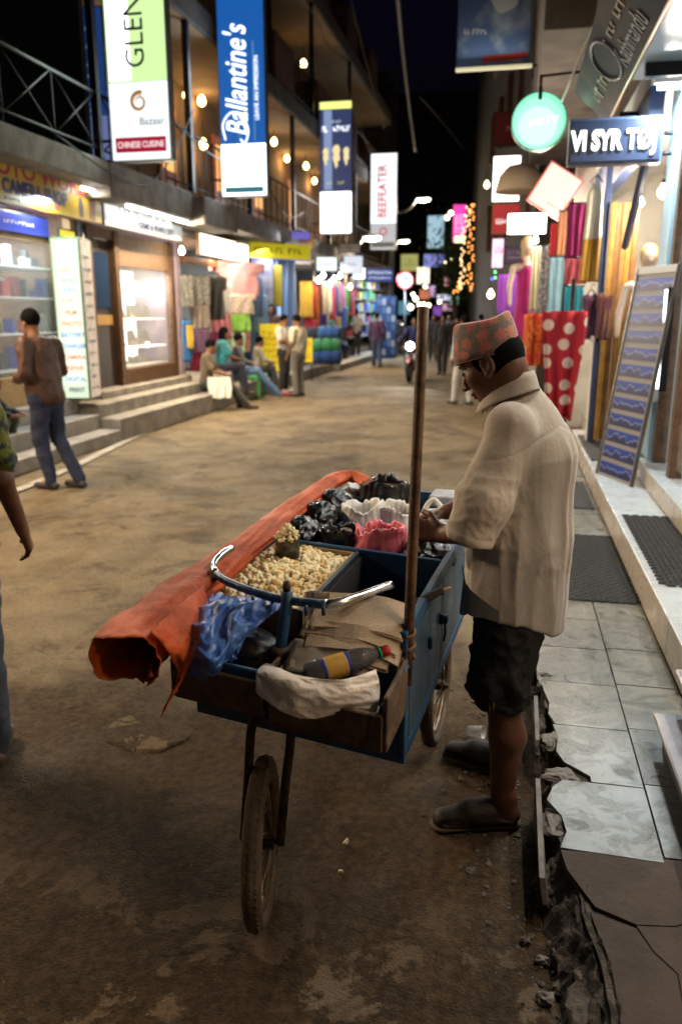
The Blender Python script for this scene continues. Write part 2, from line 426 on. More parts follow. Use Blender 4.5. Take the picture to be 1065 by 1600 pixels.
for yv in gy:
    for xv in gx:
        near = max(0, min(1, (9 - yv) / 3))
        gv.append((xv, yv, (fbm(xv * .7, yv * .7) * .010 + fbm(xv * 9, yv * 9, 3) * .0028 - .006) * near - .002))
nxg = len(gx)
gf = [(j * nxg + i, j * nxg + i + 1, (j + 1) * nxg + i + 1, (j + 1) * nxg + i) for j in range(len(gy) - 1) for i in range(nxg - 1)]
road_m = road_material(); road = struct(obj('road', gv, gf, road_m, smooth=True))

# old round patch of asphalt sunk beside the cart
def ragged_disc(cx, cy, r, z0, z1, seed, n=40, sx=1.0, jag=.12):
    poly = [(cx + sx * r * (1 + jag * fbm(math.cos(2 * PI * k / n) * 2, math.sin(2 * PI * k / n) * 2, seed)) * math.cos(2 * PI * k / n),
             cy + r * (1 + jag * fbm(math.cos(2 * PI * k / n) * 2, math.sin(2 * PI * k / n) * 2, seed)) * math.sin(2 * PI * k / n)) for k in range(n)]
    return poly
patch_m = mat('worn_patch', (.098, .067, .039), .9, col2=(.05, .034, .02), scale=30, bump=.9, bscale=60)
def patch():
    n = 56; V = [(0, 0, -.004)]; F = []
    prof = [(.3, -.004), (.62, -.003), (.80, .001), (.90, .003), (.97, .000), (1.10, -.016)]
    for q, z in prof:
        for k in range(n):
            w = 2 * PI * k / n; r = .17 * q * (1 + .10 * fbm(math.cos(w) * 1.7, math.sin(w) * 1.7, 4.2)); V.append((r * 1.1 * math.cos(w), r * math.sin(w), z + .004 * fbm(math.cos(w) * 3 * q, math.sin(w) * 3 * q, 9)))
    F += [(0, 1 + k, 1 + (k + 1) % n) for k in range(n)]
    for i in range(len(prof) - 1):
        for k in range(n): F.append((1 + i * n + k, 1 + (i + 1) * n + k, 1 + (i + 1) * n + (k + 1) % n, 1 + i * n + (k + 1) % n))
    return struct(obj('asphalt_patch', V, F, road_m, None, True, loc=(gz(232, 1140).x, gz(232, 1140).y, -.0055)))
patch()

# ------------------------------------------------------------------ raised pavement on the right, with its tiles
PV = .16
tile_m = mat('pavement_tile', (.235, .23, .20), .24, col2=(.075, .070, .050), scale=9, lo=.46, hi=.66, bump=.12, bscale=30, rvar=.12, spec=.3, distort=1.2)
tile_m2 = mat('pavement_tile_dirty', (.20, .195, .17), .30, col2=(.042, .038, .026), scale=12, lo=.44, hi=.70, bump=.15, bscale=30, rvar=.12, spec=.3, distort=1.6)
riser_m = mat('step_tile', (.52, .47, .40), .28, col2=(.42, .37, .31), scale=5, bump=.05, bscale=20, rvar=.08)
tread_m = mat('tread_tile', (.55, .57, .57), .25, col2=(.45, .47, .47), scale=5, bump=.05, bscale=20, rvar=.08)
grout_m = mat('grout', (.10, .09, .075), .9, bump=.4, bscale=60)
slab_m = mat('cement_slab', (.088, .060, .044), .8, col2=(.056, .039, .029), scale=5, bump=.35, bscale=35)
rubble_m = mat('broken_concrete', (.15, .12, .095), .95, col2=(.05, .04, .032), scale=16, bump=1.0, bscale=38)
marble_m = mat('marble_edge', (.20, .175, .145), .6, col2=(.11, .095, .08), scale=9, bump=.2, bscale=40)
pav = thing('pavement', 'raised tiled pavement along the shops right of the cart', 'pavement', (0, 0, 0)); struct(pav)
del pav['category']; del pav['label']
# left edge of the pavement bed: ragged where the facing has broken off
edge_pts = []
y = -1.5
q = random.Random(5)
while y < 30:
    if y < 1.75: x = .30 + .03 * fbm(y * 4, 1)
    elif y < 2.2:
        t = (y - 1.75) / .45; x = .30 - .07 * t + .022 * fbm(y * 6, 2)
    elif 2.60 < y < 2.76: x = .30 - abs(y - 2.68) * .9
    elif y < 3.45: x = .215 + .02 * fbm(y * 7, 3) + (.03 if 2.76 <= y < 3.05 else 0)
    else: x = .185
    edge_pts.append((x, y)); y += .045 if y < 3.6 else 2.0
bed_poly = [(1.3, -1.5), (1.3, 30)] + list(reversed(edge_pts))
prism('bed', bed_poly, -.02, PV - .014, rubble_m, pav)
def broken_edge():
    V = []; F = []; ys = frange(.5, 3.46, .018); nt_ = 12
    ex = lambda y: min(edge_pts, key=lambda p: abs(p[1] - y))[0]
    for y in ys:
        xe = ex(y) + .03; wdt = .12 if y < 2.2 else .07
        for k in range(nt_ + 1):
            t = k / nt_; r1 = 1 - 2 * abs(mnoise.noise(Vector((t * 3, y * 9, 1)))); r2 = mnoise.noise(Vector((t * 7, y * 24, 4))); r3 = mnoise.noise(Vector((t * 15, y * 50, 7)))
            V.append((xe - wdt * t + .012 * r2, y + .006 * r3, (PV - .022) * (1 - t ** 1.7) - .02 * t + (.022 * r1 + .013 * r2 + .006 * r3) * (1 if 0 < k else .1)))
    W = nt_ + 1
    for j in range(len(ys) - 1):
        for k in range(nt_): F.append((j * W + k, j * W + k + 1, (j + 1) * W + k + 1, (j + 1) * W + k))
    obj('broken_edge', V, F, rubble_m, pav)
broken_edge()
# cement topping near the camera, cracked into pieces
crack_a = [(.235, 2.07), (.30, 1.93), (.40, 1.885), (.50, 1.90), (.58, 1.955), (.70, 1.94)]
top_edge = [p for p in edge_pts if -1.5 <= p[1] < 1.92]
piece1 = [(.222, 2.155)] + [(.70, 2.185)] + [(.70, 1.942)] + list(reversed([(a, b + .0012) for a, b in crack_a[:-1]]))
prism('cement_piece', piece1, PV - .03, PV - .001, slab_m, pav)
crack_b = [(.40, 1.878), (.43, 1.80), (.475, 1.74), (.47, 1.66), (.50, 1.62), (.56, 1.585)]
piece3 = [(.70, 1.937)] + list(reversed([(a, b - .0012) for a, b in crack_a[2:5]])) + [(a + .0012, b) for a, b in crack_b[1:]] + [(.618, 1.50), (.80, 1.2), (1.2, .6), (1.3, 1.9)]
piece3 = list(reversed(piece3))
prism('cement_piece', piece3, PV - .03, PV - .003, slab_m, pav)
lo_edge = [(x + .02, y) for x, y in edge_pts if 0.2 < y < 1.85]
piece2 = lo_edge + [(.285, 1.915)] + [(a - .0012, b - .0015) for a, b in crack_b] + [(.615, 1.49), (.79, 1.19), (1.19, .59), (1.25, .2)]
piece2 = list(reversed(piece2)) if False else piece2[::-1]
prism('cement_piece', piece2, PV - .03, PV - .005, slab_m, pav)

# floor tiles
col_a = (.188, .515); col_b = (.521, .772)
rows = [2.155 + .387 * i for i in range(22)]
def tile_poly(name, poly, z0, z1, m):
    o = prism(name, poly, z0, z1, m, pav); return o
for i, y0 in enumerate(rows):
    y1 = y0 + .381
    mm = tile_m2 if q.random() < .5 else tile_m; dz = q.uniform(-.0012, .0012)
    if i == 0: pa = [(.222, y0 + .01), (.515, y0), (.515, y1), (.25, y1), (.215, y1 - .05), (.192, y1 - .13), (.235, y1 - .21), (.245, y1 - .29)]
    elif i == 1: pa = [(.345, y0), (.515, y0), (.515, y1), (.235, y1), (.25, y1 - .10), (.238, y1 - .2), (.262, y1 - .27), (.315, y0 + .062), (.345, y0 + .035)]
    elif i == 2: pa = [(.245, y0), (.515, y0), (.515, y1), (.205, y1), (.212, y1 - .1), (.23, y1 - .2), (.222, y1 - .3)]
    else: pa = [(col_a[0], y0), (col_a[1], y0), (col_a[1], y1), (col_a[0], y1)]
    tile_poly('tile', pa, PV - .012, PV + dz, mm)
    sh = .025
    mm = tile_m2 if q.random() < .5 else tile_m; dz = q.uniform(-.0012, .0012)
    tile_poly('tile', [(col_b[0], y0 + sh), (col_b[1], y0 + sh), (col_b[1], y1 + sh), (col_b[0], y1 + sh)], PV - .012, PV + dz, mm)
# thin marble facing slabs still standing on the kerb line, some broken
for (ya, yb, za, zb, xa, lean, m_) in ((2.02, 2.52, .02, .165, .158, .012, marble_m), (2.80, 3.14, .03, .168, .168, .006, marble_m), (3.46, 4.3, 0, .166, .168, 0, marble_m), (4.31, 5.2, 0, .166, .168, 0, marble_m), (5.21, 6.1, 0, .166, .168, 0, marble_m), (6.11, 7.0, 0, .166, .168, 0, marble_m)):
    o = obj('facing_slab', [(xa + lean, ya, za + .05), (xa + .016 + lean, ya, za + .05), (xa + .016, yb, za), (xa, yb, za), (xa, ya + .03, zb - .03), (xa + .016, ya + .03, zb - .03), (xa + .016, yb, zb), (xa, yb, zb)],
            [(3, 2, 1, 0), (4, 5, 6, 7), (0, 1, 5, 4), (1, 2, 6, 5), (2, 3, 7, 6), (3, 0, 4, 7)], m_, pav)
# broken lumps of concrete and mortar along the edge
def chunk(name, loc, r, sc, seed, m, parent, rz=0.0):
    bm = bmesh.new(); bmesh.ops.create_icosphere(bm, subdivisions=3, radius=r); qq = seed * 3.1
    for v in bm.verts:
        d = v.co.normalized(); f = 1 + .55 * mnoise.noise(d * 1.5 + Vector((qq, 0, 0))) + .22 * mnoise.noise(d * 3.1 + Vector((qq, 3, 0))) + .16 * mnoise.noise(d * 5 + Vector((0, qq, 0))) + .05 * mnoise.noise(d * 13 + Vector((0, qq, 0)))
        v.co = Vector((v.co.x * sc[0], v.co.y * sc[1], v.co.z * sc[2])) * f
    return bmobj(name, bm, m, parent, False, loc, (rnd.uniform(-.2, .2), rnd.uniform(-.2, .2), rz))
kq = random.Random(8)
for i in range(13):
    yy = 0.95 + 1.2 * i / 12; xe = .30 if yy < 1.75 else .30 - .07 * (yy - 1.75) / .45
    chunk('broken_lump', (xe - .035 + kq.uniform(-.03, .03), yy, kq.uniform(.02, .09)), kq.uniform(.035, .065), (kq.uniform(.6, .9), kq.uniform(1.2, 1.9), kq.uniform(.6, .9)), i, rubble_m, pav, kq.uniform(-.3, .5))
for i in range(8):
    yy = 2.1 + 1.25 * i / 7
    chunk('broken_lump', (.205 + kq.uniform(-.015, .02) + (.05 if 2.6 < yy < 2.78 else 0), yy, kq.uniform(.03, .105)), kq.uniform(.025, .045), (.7, kq.uniform(1, 1.6), .8), 40 + i, rubble_m, pav)
for (x, yy, zz, r, sx, sy, sz, s) in ((.225, 2.33, .125, .055, .9, 1.5, .45, 71), (.235, 2.82, .145, .04, 1, 1.2, .4, 72), (.25, 2.575, .148, .045, 1.3, .8, .3, 73), (.215, 3.30, .14, .035, .8, 1.4, .6, 74), (.218, 3.38, .15, .03, .9, 1.2, .6, 75)):
    chunk('mortar_lump', (x, yy, zz), r, (sx, sy, sz), s, marble_m, pav)

# ------------------------------------------------------------------ shop steps on the right
st1 = thing('shop_steps', 'pale tiled double step in front of the clothes shop', 'steps', (0, 0, 0))
box('step_core', (.790, 3.26, .0), (1.40, 9.9, .35), grout_m, st1, 0)
box('step_core', (1.126, 3.26, .35), (1.9, 7.3, .51), grout_m, st1, 0)
for i in range(16):
    y0 = 3.26 + i * .415
    box('riser_tile', (.777, y0, .162), (.792, y0 + .409, .352), riser_m, st1, .002)
    box('tread_tile', (.770, y0, .350), (1.112, y0 + .410, .362), tread_m, st1, .003)
    if i < 9:
        box('riser_tile', (1.112, y0 + .12, .362), (1.127, y0 + .53, .512), riser_m, st1, .002)
        box('tread_tile', (1.104, y0 + .12, .510), (1.52, y0 + .53, .522), tread_m, st1, .003)
st2 = thing('shop_steps', 'mauve grey marble steps with a thin nosing at the near shop door', 'steps', (0, 0, 0))
mauve = mat('mauve_marble', (.36, .33, .36), .3, col2=(.27, .25, .28), scale=6, bump=.1, bscale=30)
mauve_d = mat('mauve_riser', (.22, .19, .17), .4, col2=(.16, .135, .12), scale=6, bump=.15, bscale=30)
box('riser', (.620, .3, .162), (.95, 2.82, .262), mauve_d, st2, .003)
box('tread', (.588, .3, .262), (.95, 2.86, .284), mauve, st2, .006)
box('riser', (.695, .3, .284), (1.15, 2.93, .395), mauve, st2, .004)
box('tread', (.670, .3, .395), (1.3, 2.97, .417), mauve, st2, .006)
box('riser', (.95, .3, .417), (1.3, 3.2, .51), mauve_d, st2, .004)

# rubber ring mats
ring_m = mat('rubber_mat', (.016, .016, .014), .6, col2=(.03, .029, .025), scale=30, bump=.3, bscale=80)
def ring_mat(label, x0, x1, y0, y1, z, rz=0.0, group='rubber ring mats at the shop steps'):
    t = thing('door_mat', label, 'mat', (x0, y0, z), rz, group)
    w, h = x1 - x0, y1 - y0; nx = max(3, int(w / .052)); ny = max(3, int(h / .030))
    V = []; F = []
    for j in range(ny):
        for i in range(nx + (1 if j % 2 else 0)):
            cx = (i + (.0 if j % 2 else .5)) * w / nx; cy = j * h / ny
            k0 = len(V); n = 10
            for (rx, ry, zz) in ((.0265, .0150, .002), (.0265, .0150, .012), (.0185, .0088, .012), (.0185, .0088, .002)):
                for k in range(n):
                    a = 2 * PI * k / n; V.append((cx + rx * math.cos(a), cy + ry * math.sin(a), zz))
            for r_ in range(3):
                for k in range(n): F.append((k0 + r_ * n + k, k0 + r_ * n + (k + 1) % n, k0 + (r_ + 1) * n + (k + 1) % n, k0 + (r_ + 1) * n + k))
    o = obj('rubber_rings', V, F, ring_m, t, True); o['kind'] = 'stuff'
    return t
ring_mat('black rubber ring mat lying on the pavement tiles', .385, .755, 4.38, 5.78, PV + .001)
ring_mat('black rubber ring mat lying on the pale upper step', .835, 1.09, 4.12, 5.62, .363)
rib_m = mat('ribbed_mat', (.05, .048, .045), .7, bump=.3, bscale=50)
def ribbed_mat(label, x0, x1, y0, y1, z):
    t = thing('door_mat', label, 'mat', (x0, y0, z))
    n = 9; w = (x1 - x0) / n
    box('backing', (0, 0, .001), (x1 - x0, y1 - y0, .006), rib_m, t, .001)
    for i in range(n): box('rib', (i * w + .006, .004, .006), ((i + 1) * w - .006, y1 - y0 - .004, .014), rib_m, t, .002)
ribbed_mat('dark ribbed mat on the far step below the polka dot cloth', .80, 1.08, 7.75, 9.4, .363)
ribbed_mat('dark ribbed mat on the far pavement behind the vendor', .50, .74, 6.6, 7.7, PV + .001)
# ------------------------------------------------------------------ builders for signs and cloth (local X right, Y up, Z towards the viewer)
def lightbox(name, label, c, w, h, d, rot, face, frame=black_iron, cat='sign', group=None, rim=.02, roll=0.0):
    t = thing(name, label, cat, c, group=group)
    t.rotation_euler = (Matrix.Rotation(rot[2], 3, 'Z') @ Matrix.Rotation(rot[0], 3, 'X') @ Matrix.Rotation(roll, 3, 'Z')).to_euler()
    box('frame', (-w / 2, -h / 2, -d / 2), (w / 2, h / 2, d / 2 - .006), frame, t, .004)
    if face is not None: box('face', (-w / 2 + rim, -h / 2 + rim, d / 2 - .005), (w / 2 - rim, h / 2 - rim, d / 2 + .004), face, t, .002)
    return t
def panel(name, parent, x0, y0, x1, y1, z, m, d=.003):
    return box(name, (x0, y0, z), (x1, y1, z + d), m, parent, 0)
CLOTH = {}
def cloth_mat(col, kind='plain', col2=None):
    key = (tuple(col), kind, tuple(col2) if col2 else None)
    if key in CLOTH: return CLOTH[key]
    n = 'cloth_%d' % len(CLOTH)
    c2 = col2 or tuple(max(0, c * .72) for c in col)
    m = mat(n, col, .85, col2=c2, scale=(6 if kind == 'plain' else 26), lo=(.3 if kind == 'plain' else .47), hi=(.7 if kind == 'plain' else .53), bump=.3, bscale=70, sheen=.25)
    CLOTH[key] = m; return m
def hanging_cloth(name, label, cat, c, w, h, rot, m, folds=5, amp=.025, taper=0.0, seed=0, group=None, rail=True, sag=0.0):
    """cloth hung from its top edge; c is the middle of the top edge"""
    t = thing(name, label, cat, c, group=group); t.rotation_euler = rot
    nx, ny = 26, 14; V = []; F = []; q = seed * 1.7
    for s in (1, -1):
        for j in range(ny + 1):
            v = j / ny
            for i in range(nx + 1):
                u = i / nx - .5
                ww = w * (1 - taper * v) * (1 + .03 * math.sin(7 * v + q))
                uw = u + .16 * mnoise.noise(Vector((u * 2.4, v * .7, q + 5))) + .05 * mnoise.noise(Vector((u * 7, v * 1.6, q)))
                zz = amp * (.30 + .70 * v) * (.6 + .8 * abs(mnoise.noise(Vector((u * 2, q, v))))) * math.sin(2 * PI * folds * uw + q + .8 * math.sin(3 * v + q)) + amp * .5 * mnoise.noise(Vector((u * 5, v * 3, q)))
                V.append((u * ww + .015 * w * math.sin(4 * v + q), -v * h - sag * 4 * (.25 - u * u) * (1 - v) + .012 * h * math.sin(9 * u + q) * v, zz + s * .005))
    W = nx + 1; S = W * (ny + 1)
    for j in range(ny):
        for i in range(nx):
            a = j * W + i; F.append((a, a + W, a + W + 1, a + 1)); F.append((S + a, S + a + 1, S + a + W + 1, S + a + W))
    rim = [i for i in range(W)] + [j * W + nx for j in range(1, ny + 1)] + [ny * W + i for i in range(nx - 1, -1, -1)] + [j * W for j in range(ny - 1, 0, -1)]
    for a, b in zip(rim, rim[1:] + rim[:1]): F.append((a, b, S + b, S + a))
    obj('cloth', V, F, m, t, True)
    if rail: tube('hanging_rail', [(-w * .53, .006, 0), (w * .53, .006, 0)], .008, black_iron, t, 6)
    return t
def hung_shirt(name, label, c, w, h, rot, m, sleeve=.3, flare=1.0, neck=.16, seed=0, group=None, cat='garment', m2=None, split=.5, strap=False):
    """a garment on a hanger; c is the middle of the shoulder line"""
    t = thing(name, label, cat, c, group=group); t.rotation_euler = rot
    ny = 22; nx = 18; q = seed * 2.3
    def build(nm, v0, v1, mm):
        V = []; F = []
        for s in (1, -1):
            for j in range(ny + 1):
                v = v0 + (v1 - v0) * j / ny
                hw = w * .5 * (1 + (flare - 1) * v) * (1 - .10 * math.sin(PI * min(1, v * 1.6)))
                if v < .32 and sleeve: hw = max(hw, w * .5 * (1 + sleeve * (1 - v / .32 * .25))) if v > .03 else w * .5
                if strap and v < .14: hw = w * (.22 + .28 * v / .14)
                for i in range(nx + 1):
                    u = i / nx * 2 - 1
                    th = .045 * math.sqrt(max(0, 1 - u * u)) * min(1, v * 6 + .35) + .006
                    zz = s * th + .012 * math.sin(9 * u + q + 4 * v) * min(1, v * 2)
                    drop = .04 * abs(u) * h if v < .3 else 0
                    nk = -neck * h * .35 * max(0, 1 - (u * hw / (w * .17)) ** 2) * max(0, 1 - v * 6)
                    V.append((u * hw, -v * h - drop * (1 - v / .3 if v < .3 else 0) + nk, zz))
        W = nx + 1; S = W * (ny + 1)
        for j in range(ny):
            for i in range(nx):
                a = j * W + i; F.append((a, a + W, a + W + 1, a + 1)); F.append((S + a, S + a + 1, S + a + W + 1, S + a + W))
        rim = [i for i in range(W)] + [j * W + nx for j in range(1, ny + 1)] + [ny * W + i for i in range(nx - 1, -1, -1)] + [j * W for j in range(ny - 1, 0, -1)]
        for a, b in zip(rim, rim[1:] + rim[:1]): F.append((a, b, S + b, S + a))
        obj(nm, V, F, mm, t, True)
    if m2 is None: build('cloth', 0, 1, m)
    else: build('bodice', 0, split, m); build('skirt', split, 1, m2)
    tube('hanger', arc_pts([(-w * .4, -.03, 0), (0, .035, 0), (w * .4, -.03, 0)], 4), .006, black_iron, t, 5)
    tube('hanger_hook', arc_pts([(0, .03, 0), (0, .08, 0), (.025, .10, 0), (.03, .07, 0)], 4), .004, black_iron, t, 5)
    return t
def stick(a, b, r, m, name, parent, n=8): return tube(name, [a, b], r, m, parent, n)

# ------------------------------------------------------------------ the near shop on the right
near_shop = thing('shop_building', 'shop with a light blue pillar and glazed front beside the tiled steps', 'building', (0, 0, 0))
box('pillar', (1.175, 7.0, .523), (1.75, 7.38, 4.3), light_blue, near_shop, .006)
box('back_wall', (4.2, -3, .3), (4.35, 7.3, 4.3), white_paint, near_shop, 0)
box('side_wall', (1.75, 7.05, .3), (4.2, 7.25, 4.3), white_paint, near_shop, 0)
box('side_wall', (1.25, -3.2, .3), (4.3, -3.0, 4.3), white_paint, near_shop, 0)
box('shop_floor', (1.3, -3, .38), (4.2, 7.05, .505), tread_m, near_shop, 0)
box('shop_ceiling', (1.20, -3, 3.30), (4.2, 7.05, 3.42), white_paint, near_shop, 0)
box('lintel', (1.20, -3, 2.95), (1.34, 7.0, 3.30), light_blue, near_shop, .004)
for i, y0 in enumerate((-3.0, -1.4, .2, 1.8, 3.2, 4.7, 6.2, 6.86)):
    box('door_post', (1.20, y0, .523), (1.30, y0 + .10, 2.95), wood_brown, near_shop, .004)
for i, (y0, y1) in enumerate(((-2.9, -1.4), (-1.3, .2), (.3, 1.8), (1.9, 3.2), (4.8, 6.2), (6.3, 6.86))):
    box('window_pane', (1.245, y0, .60), (1.253, y1, 2.95), pane, near_shop, 0)
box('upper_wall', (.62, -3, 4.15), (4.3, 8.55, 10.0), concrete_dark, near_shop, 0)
box('soffit', (.80, -3, 3.45), (1.62, 7.0, 3.50), mat('soffit_metal', (.40, .46, .50), .4, metal=.3, bump=.1, bscale=12), near_shop, .003)
box('bracket', (.84, 6.55, 3.36), (1.20, 6.62, 3.45), black_iron, near_shop, .004)
box('bracket', (.84, 8.0, 3.30), (1.20, 8.07, 3.45), black_iron, near_shop, .004)
box('power_socket', (1.155, 6.88, 1.02), (1.20, 6.96, 1.14), white_paint, near_shop, .006)
# goods on shelves inside the shop, seen only from the side
shelf_m = mat('shelf_white', (.7, .7, .68), .5)
for zz in (1.0, 1.6, 2.2): box('shelf', (3.75, -2.5, zz), (4.2, 6.8, zz + .03), shelf_m, near_shop, .003)
# lamps of the shop, its own and added ones
def tube_lamp(label, a, b, m, power, col, group='fluorescent tube lamps', r=.016, fixture=True, down=(0, 0, -1), w=.05):
    a = Vector(a); b = Vector(b); t = thing('tube_lamp', label, 'lamp', (a + b) / 2, group=group); c = (a + b) / 2
    d = (b - a)
    tube('glowing_tube', [a - c, b - c], r, m, t, 8)
    if fixture:
        rot = d.to_track_quat('X', 'Z').to_euler()
        box('fixture', (-d.length / 2 - .03, -.03, .025), (d.length / 2 + .03, .03, .07), white_paint, t, .006, rot=rot)
    if power:
        l = lamp('tube_light', 'AREA', (0, 0, -.02), power, col, t, size=d.length, size_y=w)
        z = -Vector(down).normalized(); x = d.normalized(); y = z.cross(x).normalized(); z = x.cross(y)
        l.rotation_euler = Matrix((x, y, z)).transposed().to_euler()
    return t
tube_lamp('warm tube on the near shop ceiling by the marble steps', (1.75, 1.3, 3.22), (1.75, 2.5, 3.22), tube_white, 50, (1.0, .76, .53))
clmp = thing('fill_table_lamp', 'added unseen warm fill lamp on a counter inside the near shop', 'lamp', (2.05, 1.35, 1.32))  # added lamp and counter out of view, to warm the vendor's lower shirt
box('counter', (-.3, -.7, -.80), (.35, .7, -.02), wood_tan, clmp, .01); lathe('lamp_shade', [(.10, .10), (.06, .26), (.055, .26), (.095, .10)], mat('shade_cream', (.6, .45, .28), .8), clmp, 18); lathe('lamp_base', [(.07, -.02), (.07, .0), (.012, .01), (.012, .12)], wood_brown, clmp, 12); lamp('lamp_light', 'POINT', (0, 0, .075), 95, (1.0, .66, .40), clmp, radius=.05)
tube_lamp('cool tube on the near shop ceiling above the ring mats', (1.75, 4.2, 3.22), (1.75, 5.4, 3.22), tube_cool, 42, (.86, .94, 1.0))
tube_lamp('added unseen neutral tube under the soffit above the pale steps', (.95, 3.0, 3.39), (.95, 4.2, 3.39), tube_white, 46, (1.0, .92, .80))  # added out of view to brighten the vendor's shoulders from above
tube_lamp('cool tube under the soffit beside the light blue pillar', (.98, 6.88, 3.36), (1.34, 6.88, 3.36), tube_cool, 110, (.74, .92, 1.0))
lightbox('light_box', 'tall glowing strip light standing beside the light blue pillar', (1.185, 6.74, 1.52), .10, .80, .06, FACE_W, emit('strip_cool', (.85, .97, 1), 7))

# sloping fascia board above the near shop
fas = thing('fascia_sign', 'long sloping dark printed fascia board above the near shop', 'sign', (.80, 2.0, 3.46))
fas_m = mat('fascia_print', (.010, .008, .020), .7, spec=.12, col2=(.034, .019, .015), scale=1.6, lo=.42, hi=.58, bump=.05, bscale=10, distort=1.0)
A = Vector((0, 0, 0)); Bv = Vector((-.33, 0, .30)); nrm = Vector((-.30, 0, -.33)).normalized()
def fas_pt(s, t, o=0.0): return A + Bv * t + Vector((0, s, 0)) + nrm * o
V = [fas_pt(0, 0), fas_pt(6.55, 0), fas_pt(6.55, 1), fas_pt(0, 1)]; V += [v - nrm * .05 for v in V]
obj('board', V, [(0, 1, 2, 3), (7, 6, 5, 4), (0, 4, 5, 1), (1, 5, 6, 2), (2, 6, 7, 3), (3, 7, 4, 0)], fas_m, fas)
tube('edge_strip', [fas_pt(0, 0, .01), fas_pt(6.56, 0, .01)], .014, mat('copper_strip', (.45, .24, .14), .3, metal=.8), fas, 6)
fr = Matrix((Vector((0, -1, 0)), Bv.normalized(), nrm)).transposed().to_euler()
gold_ink = mat('gold_ink', (.18, .11, .05), .5)
pale_ink = mat('pale_ink', (.10, .09, .11), .5)
o = text('lettering', 'Kathmandu', .22, pale_ink, fas, fas_pt(4.35, .30, .004), fr, ext=.003)
marks('lettering', 1.6, .10, 14, gold_ink, fas, fas_pt(4.0, .66, .004), fr, 3)
marks('lettering', .9, .16, 6, gold_ink, fas, fas_pt(5.7, .45, .004), fr, 4)
tube('emblem_ring', [fas_pt(5.1 + .32 * math.cos(a), .55 + .36 * math.sin(a), .006) for a in [2 * PI * k / 28 for k in range(28)]], .010, pale_ink, fas, 6, closed=True)

# VI SYR TØJ box sign
vs = lightbox('box_sign', 'dark blue box sign with glowing white letters beside the blue pillar', (.735, 7.2, 3.055), .72, .345, .14, FACE_S, mat('navy_face', (.018, .024, .05), .35), mat('navy_frame', (.05, .07, .12), .4))
text('lettering', 'VI SYR T\u00d8J', .20, emit('letter_glow', (1.0, 1.0, .86), 3.2), vs, (-.014, -.005, .08), (0, 0, 0), .012, offs=.007, xs=.68)
stick((.36, .05, 0), (.48, .05, 0), .015, black_iron, 'bracket', vs)
stick((.36, -.1, 0), (.48, -.1, 0), .015, black_iron, 'bracket', vs)

# round lit sign
rs = thing('round_sign', 'round glowing mint green sign hanging over the pavement', 'sign', ay(841, 191, 8.7), rot=FACE_S)
rr = .265
ring = [(rr * math.cos(a), rr * math.sin(a)) for a in [2 * PI * k / 40 for k in range(40)]]
prism('case', ring, -.06, .05, mat('mint_case', (.05, .25, .16), .4), rs)
ring2 = [(x * .97, y * .97) for x, y in ring]
prism('face', ring2, .05, .054, emit('mint_glow', (.30, 1.0, .66), 1.0), rs)
prism('bright_face', [(x * .88 - .005, y * .88 - .02) for x, y in ring], .054, .0555, emit('mint_mid', (.42, 1.0, .74), 1.15), rs)
prism('bright_face', [(x * .70 - .01, y * .66 - .045) for x, y in ring], .0555, .057, emit('mint_core', (.60, 1.0, .82), 1.35), rs)
marks('lettering', .26, .075, 8, emit('mint_letters', (1, 1, .96), 5), rs, (.05, .0, .058), (0, 0, .15), 6)
prism('clip', [(-.018, .19), (.018, .19), (.018, .30), (-.018, .30)], .03, .07, black_iron, rs)
stick((0, .28, 0), (0, .42, 0), .014, black_iron, 'hanger', rs)
stick((0, .41, 0), (.62, .44, 0), .014, black_iron, 'bracket', rs)
lamp('sign_light', 'AREA', (0, 0, .10), 1.0, (.45, 1, .75), rs, size=.4, rot=(R(180), 0, 0))
lamp('sign_light', 'POINT', (.34, .06, .02), 1.6, (.25, 1, .6), rs, radius=.04)

# advertising banner with a can, hung over the street
cb = lightbox('advertising_banner', 'dark blue banner with a tilted drink can hung over the street', ay(772, 28, 12.0) + Vector((0, 0, .28)), .97, 1.75, .05, FACE_S, mat('banner_sky', (.06, .10, .22), .4, col2=(.32, .36, .42), scale=1.6, lo=.5, hi=.75), mat('banner_edge', (.08, .08, .09), .4), rim=.01)
def rot2(x, y, a): return (x * math.cos(a) - y * math.sin(a), x * math.sin(a) + y * math.cos(a))
def can_poly(w, h, off=(0, 0), ang=R(22)):
    pts = []
    for k in range(24):
        a = 2 * PI * k / 24; x = w * math.copysign(abs(math.cos(a)) ** .5, math.cos(a)); y = h * math.copysign(abs(math.sin(a)) ** .5, math.sin(a))
        x, y = rot2(x, y, ang); pts.append((x + off[0], y + off[1]))
    return pts
prism('printed_can', can_poly(.175, .40, (.04, .16)), .03, .034, mat('can_white', (.42, .44, .46), .35), cb)
prism('can_label', can_poly(.165, .20, (.05, .14)), .034, .037, mat('can_blue', (.03, .06, .22), .35), cb)
marks('lettering', .26, .16, 6, mat('can_ink', (.5, .5, .5), .4), cb, (.04, .16, .038), (0, 0, R(22)), 9, rows=2)
prism('can_emblem', can_poly(.06, .035, (.02, .05)), .038, .041, mat('can_red', (.35, .05, .03), .4), cb)
marks('lettering', .34, .10, 7, mat('ad_ink', (.5, .52, .55), .4), cb, (-.22, -.44, .03), (0, 0, -.1), 10)
prism('red_band', [(-.15, -.82), (.45, -.80), (.45, -.72), (-.12, -.74)], .03, .033, mat('band_red', (.25, .03, .03), .4), cb)
box('bottom_rail', (-.49, -.905, -.03), (.52, -.865, .04), mat('rail_pale', (.62, .60, .42), .35, emis=(1, .95, .6), estr=.5), cb, .004)
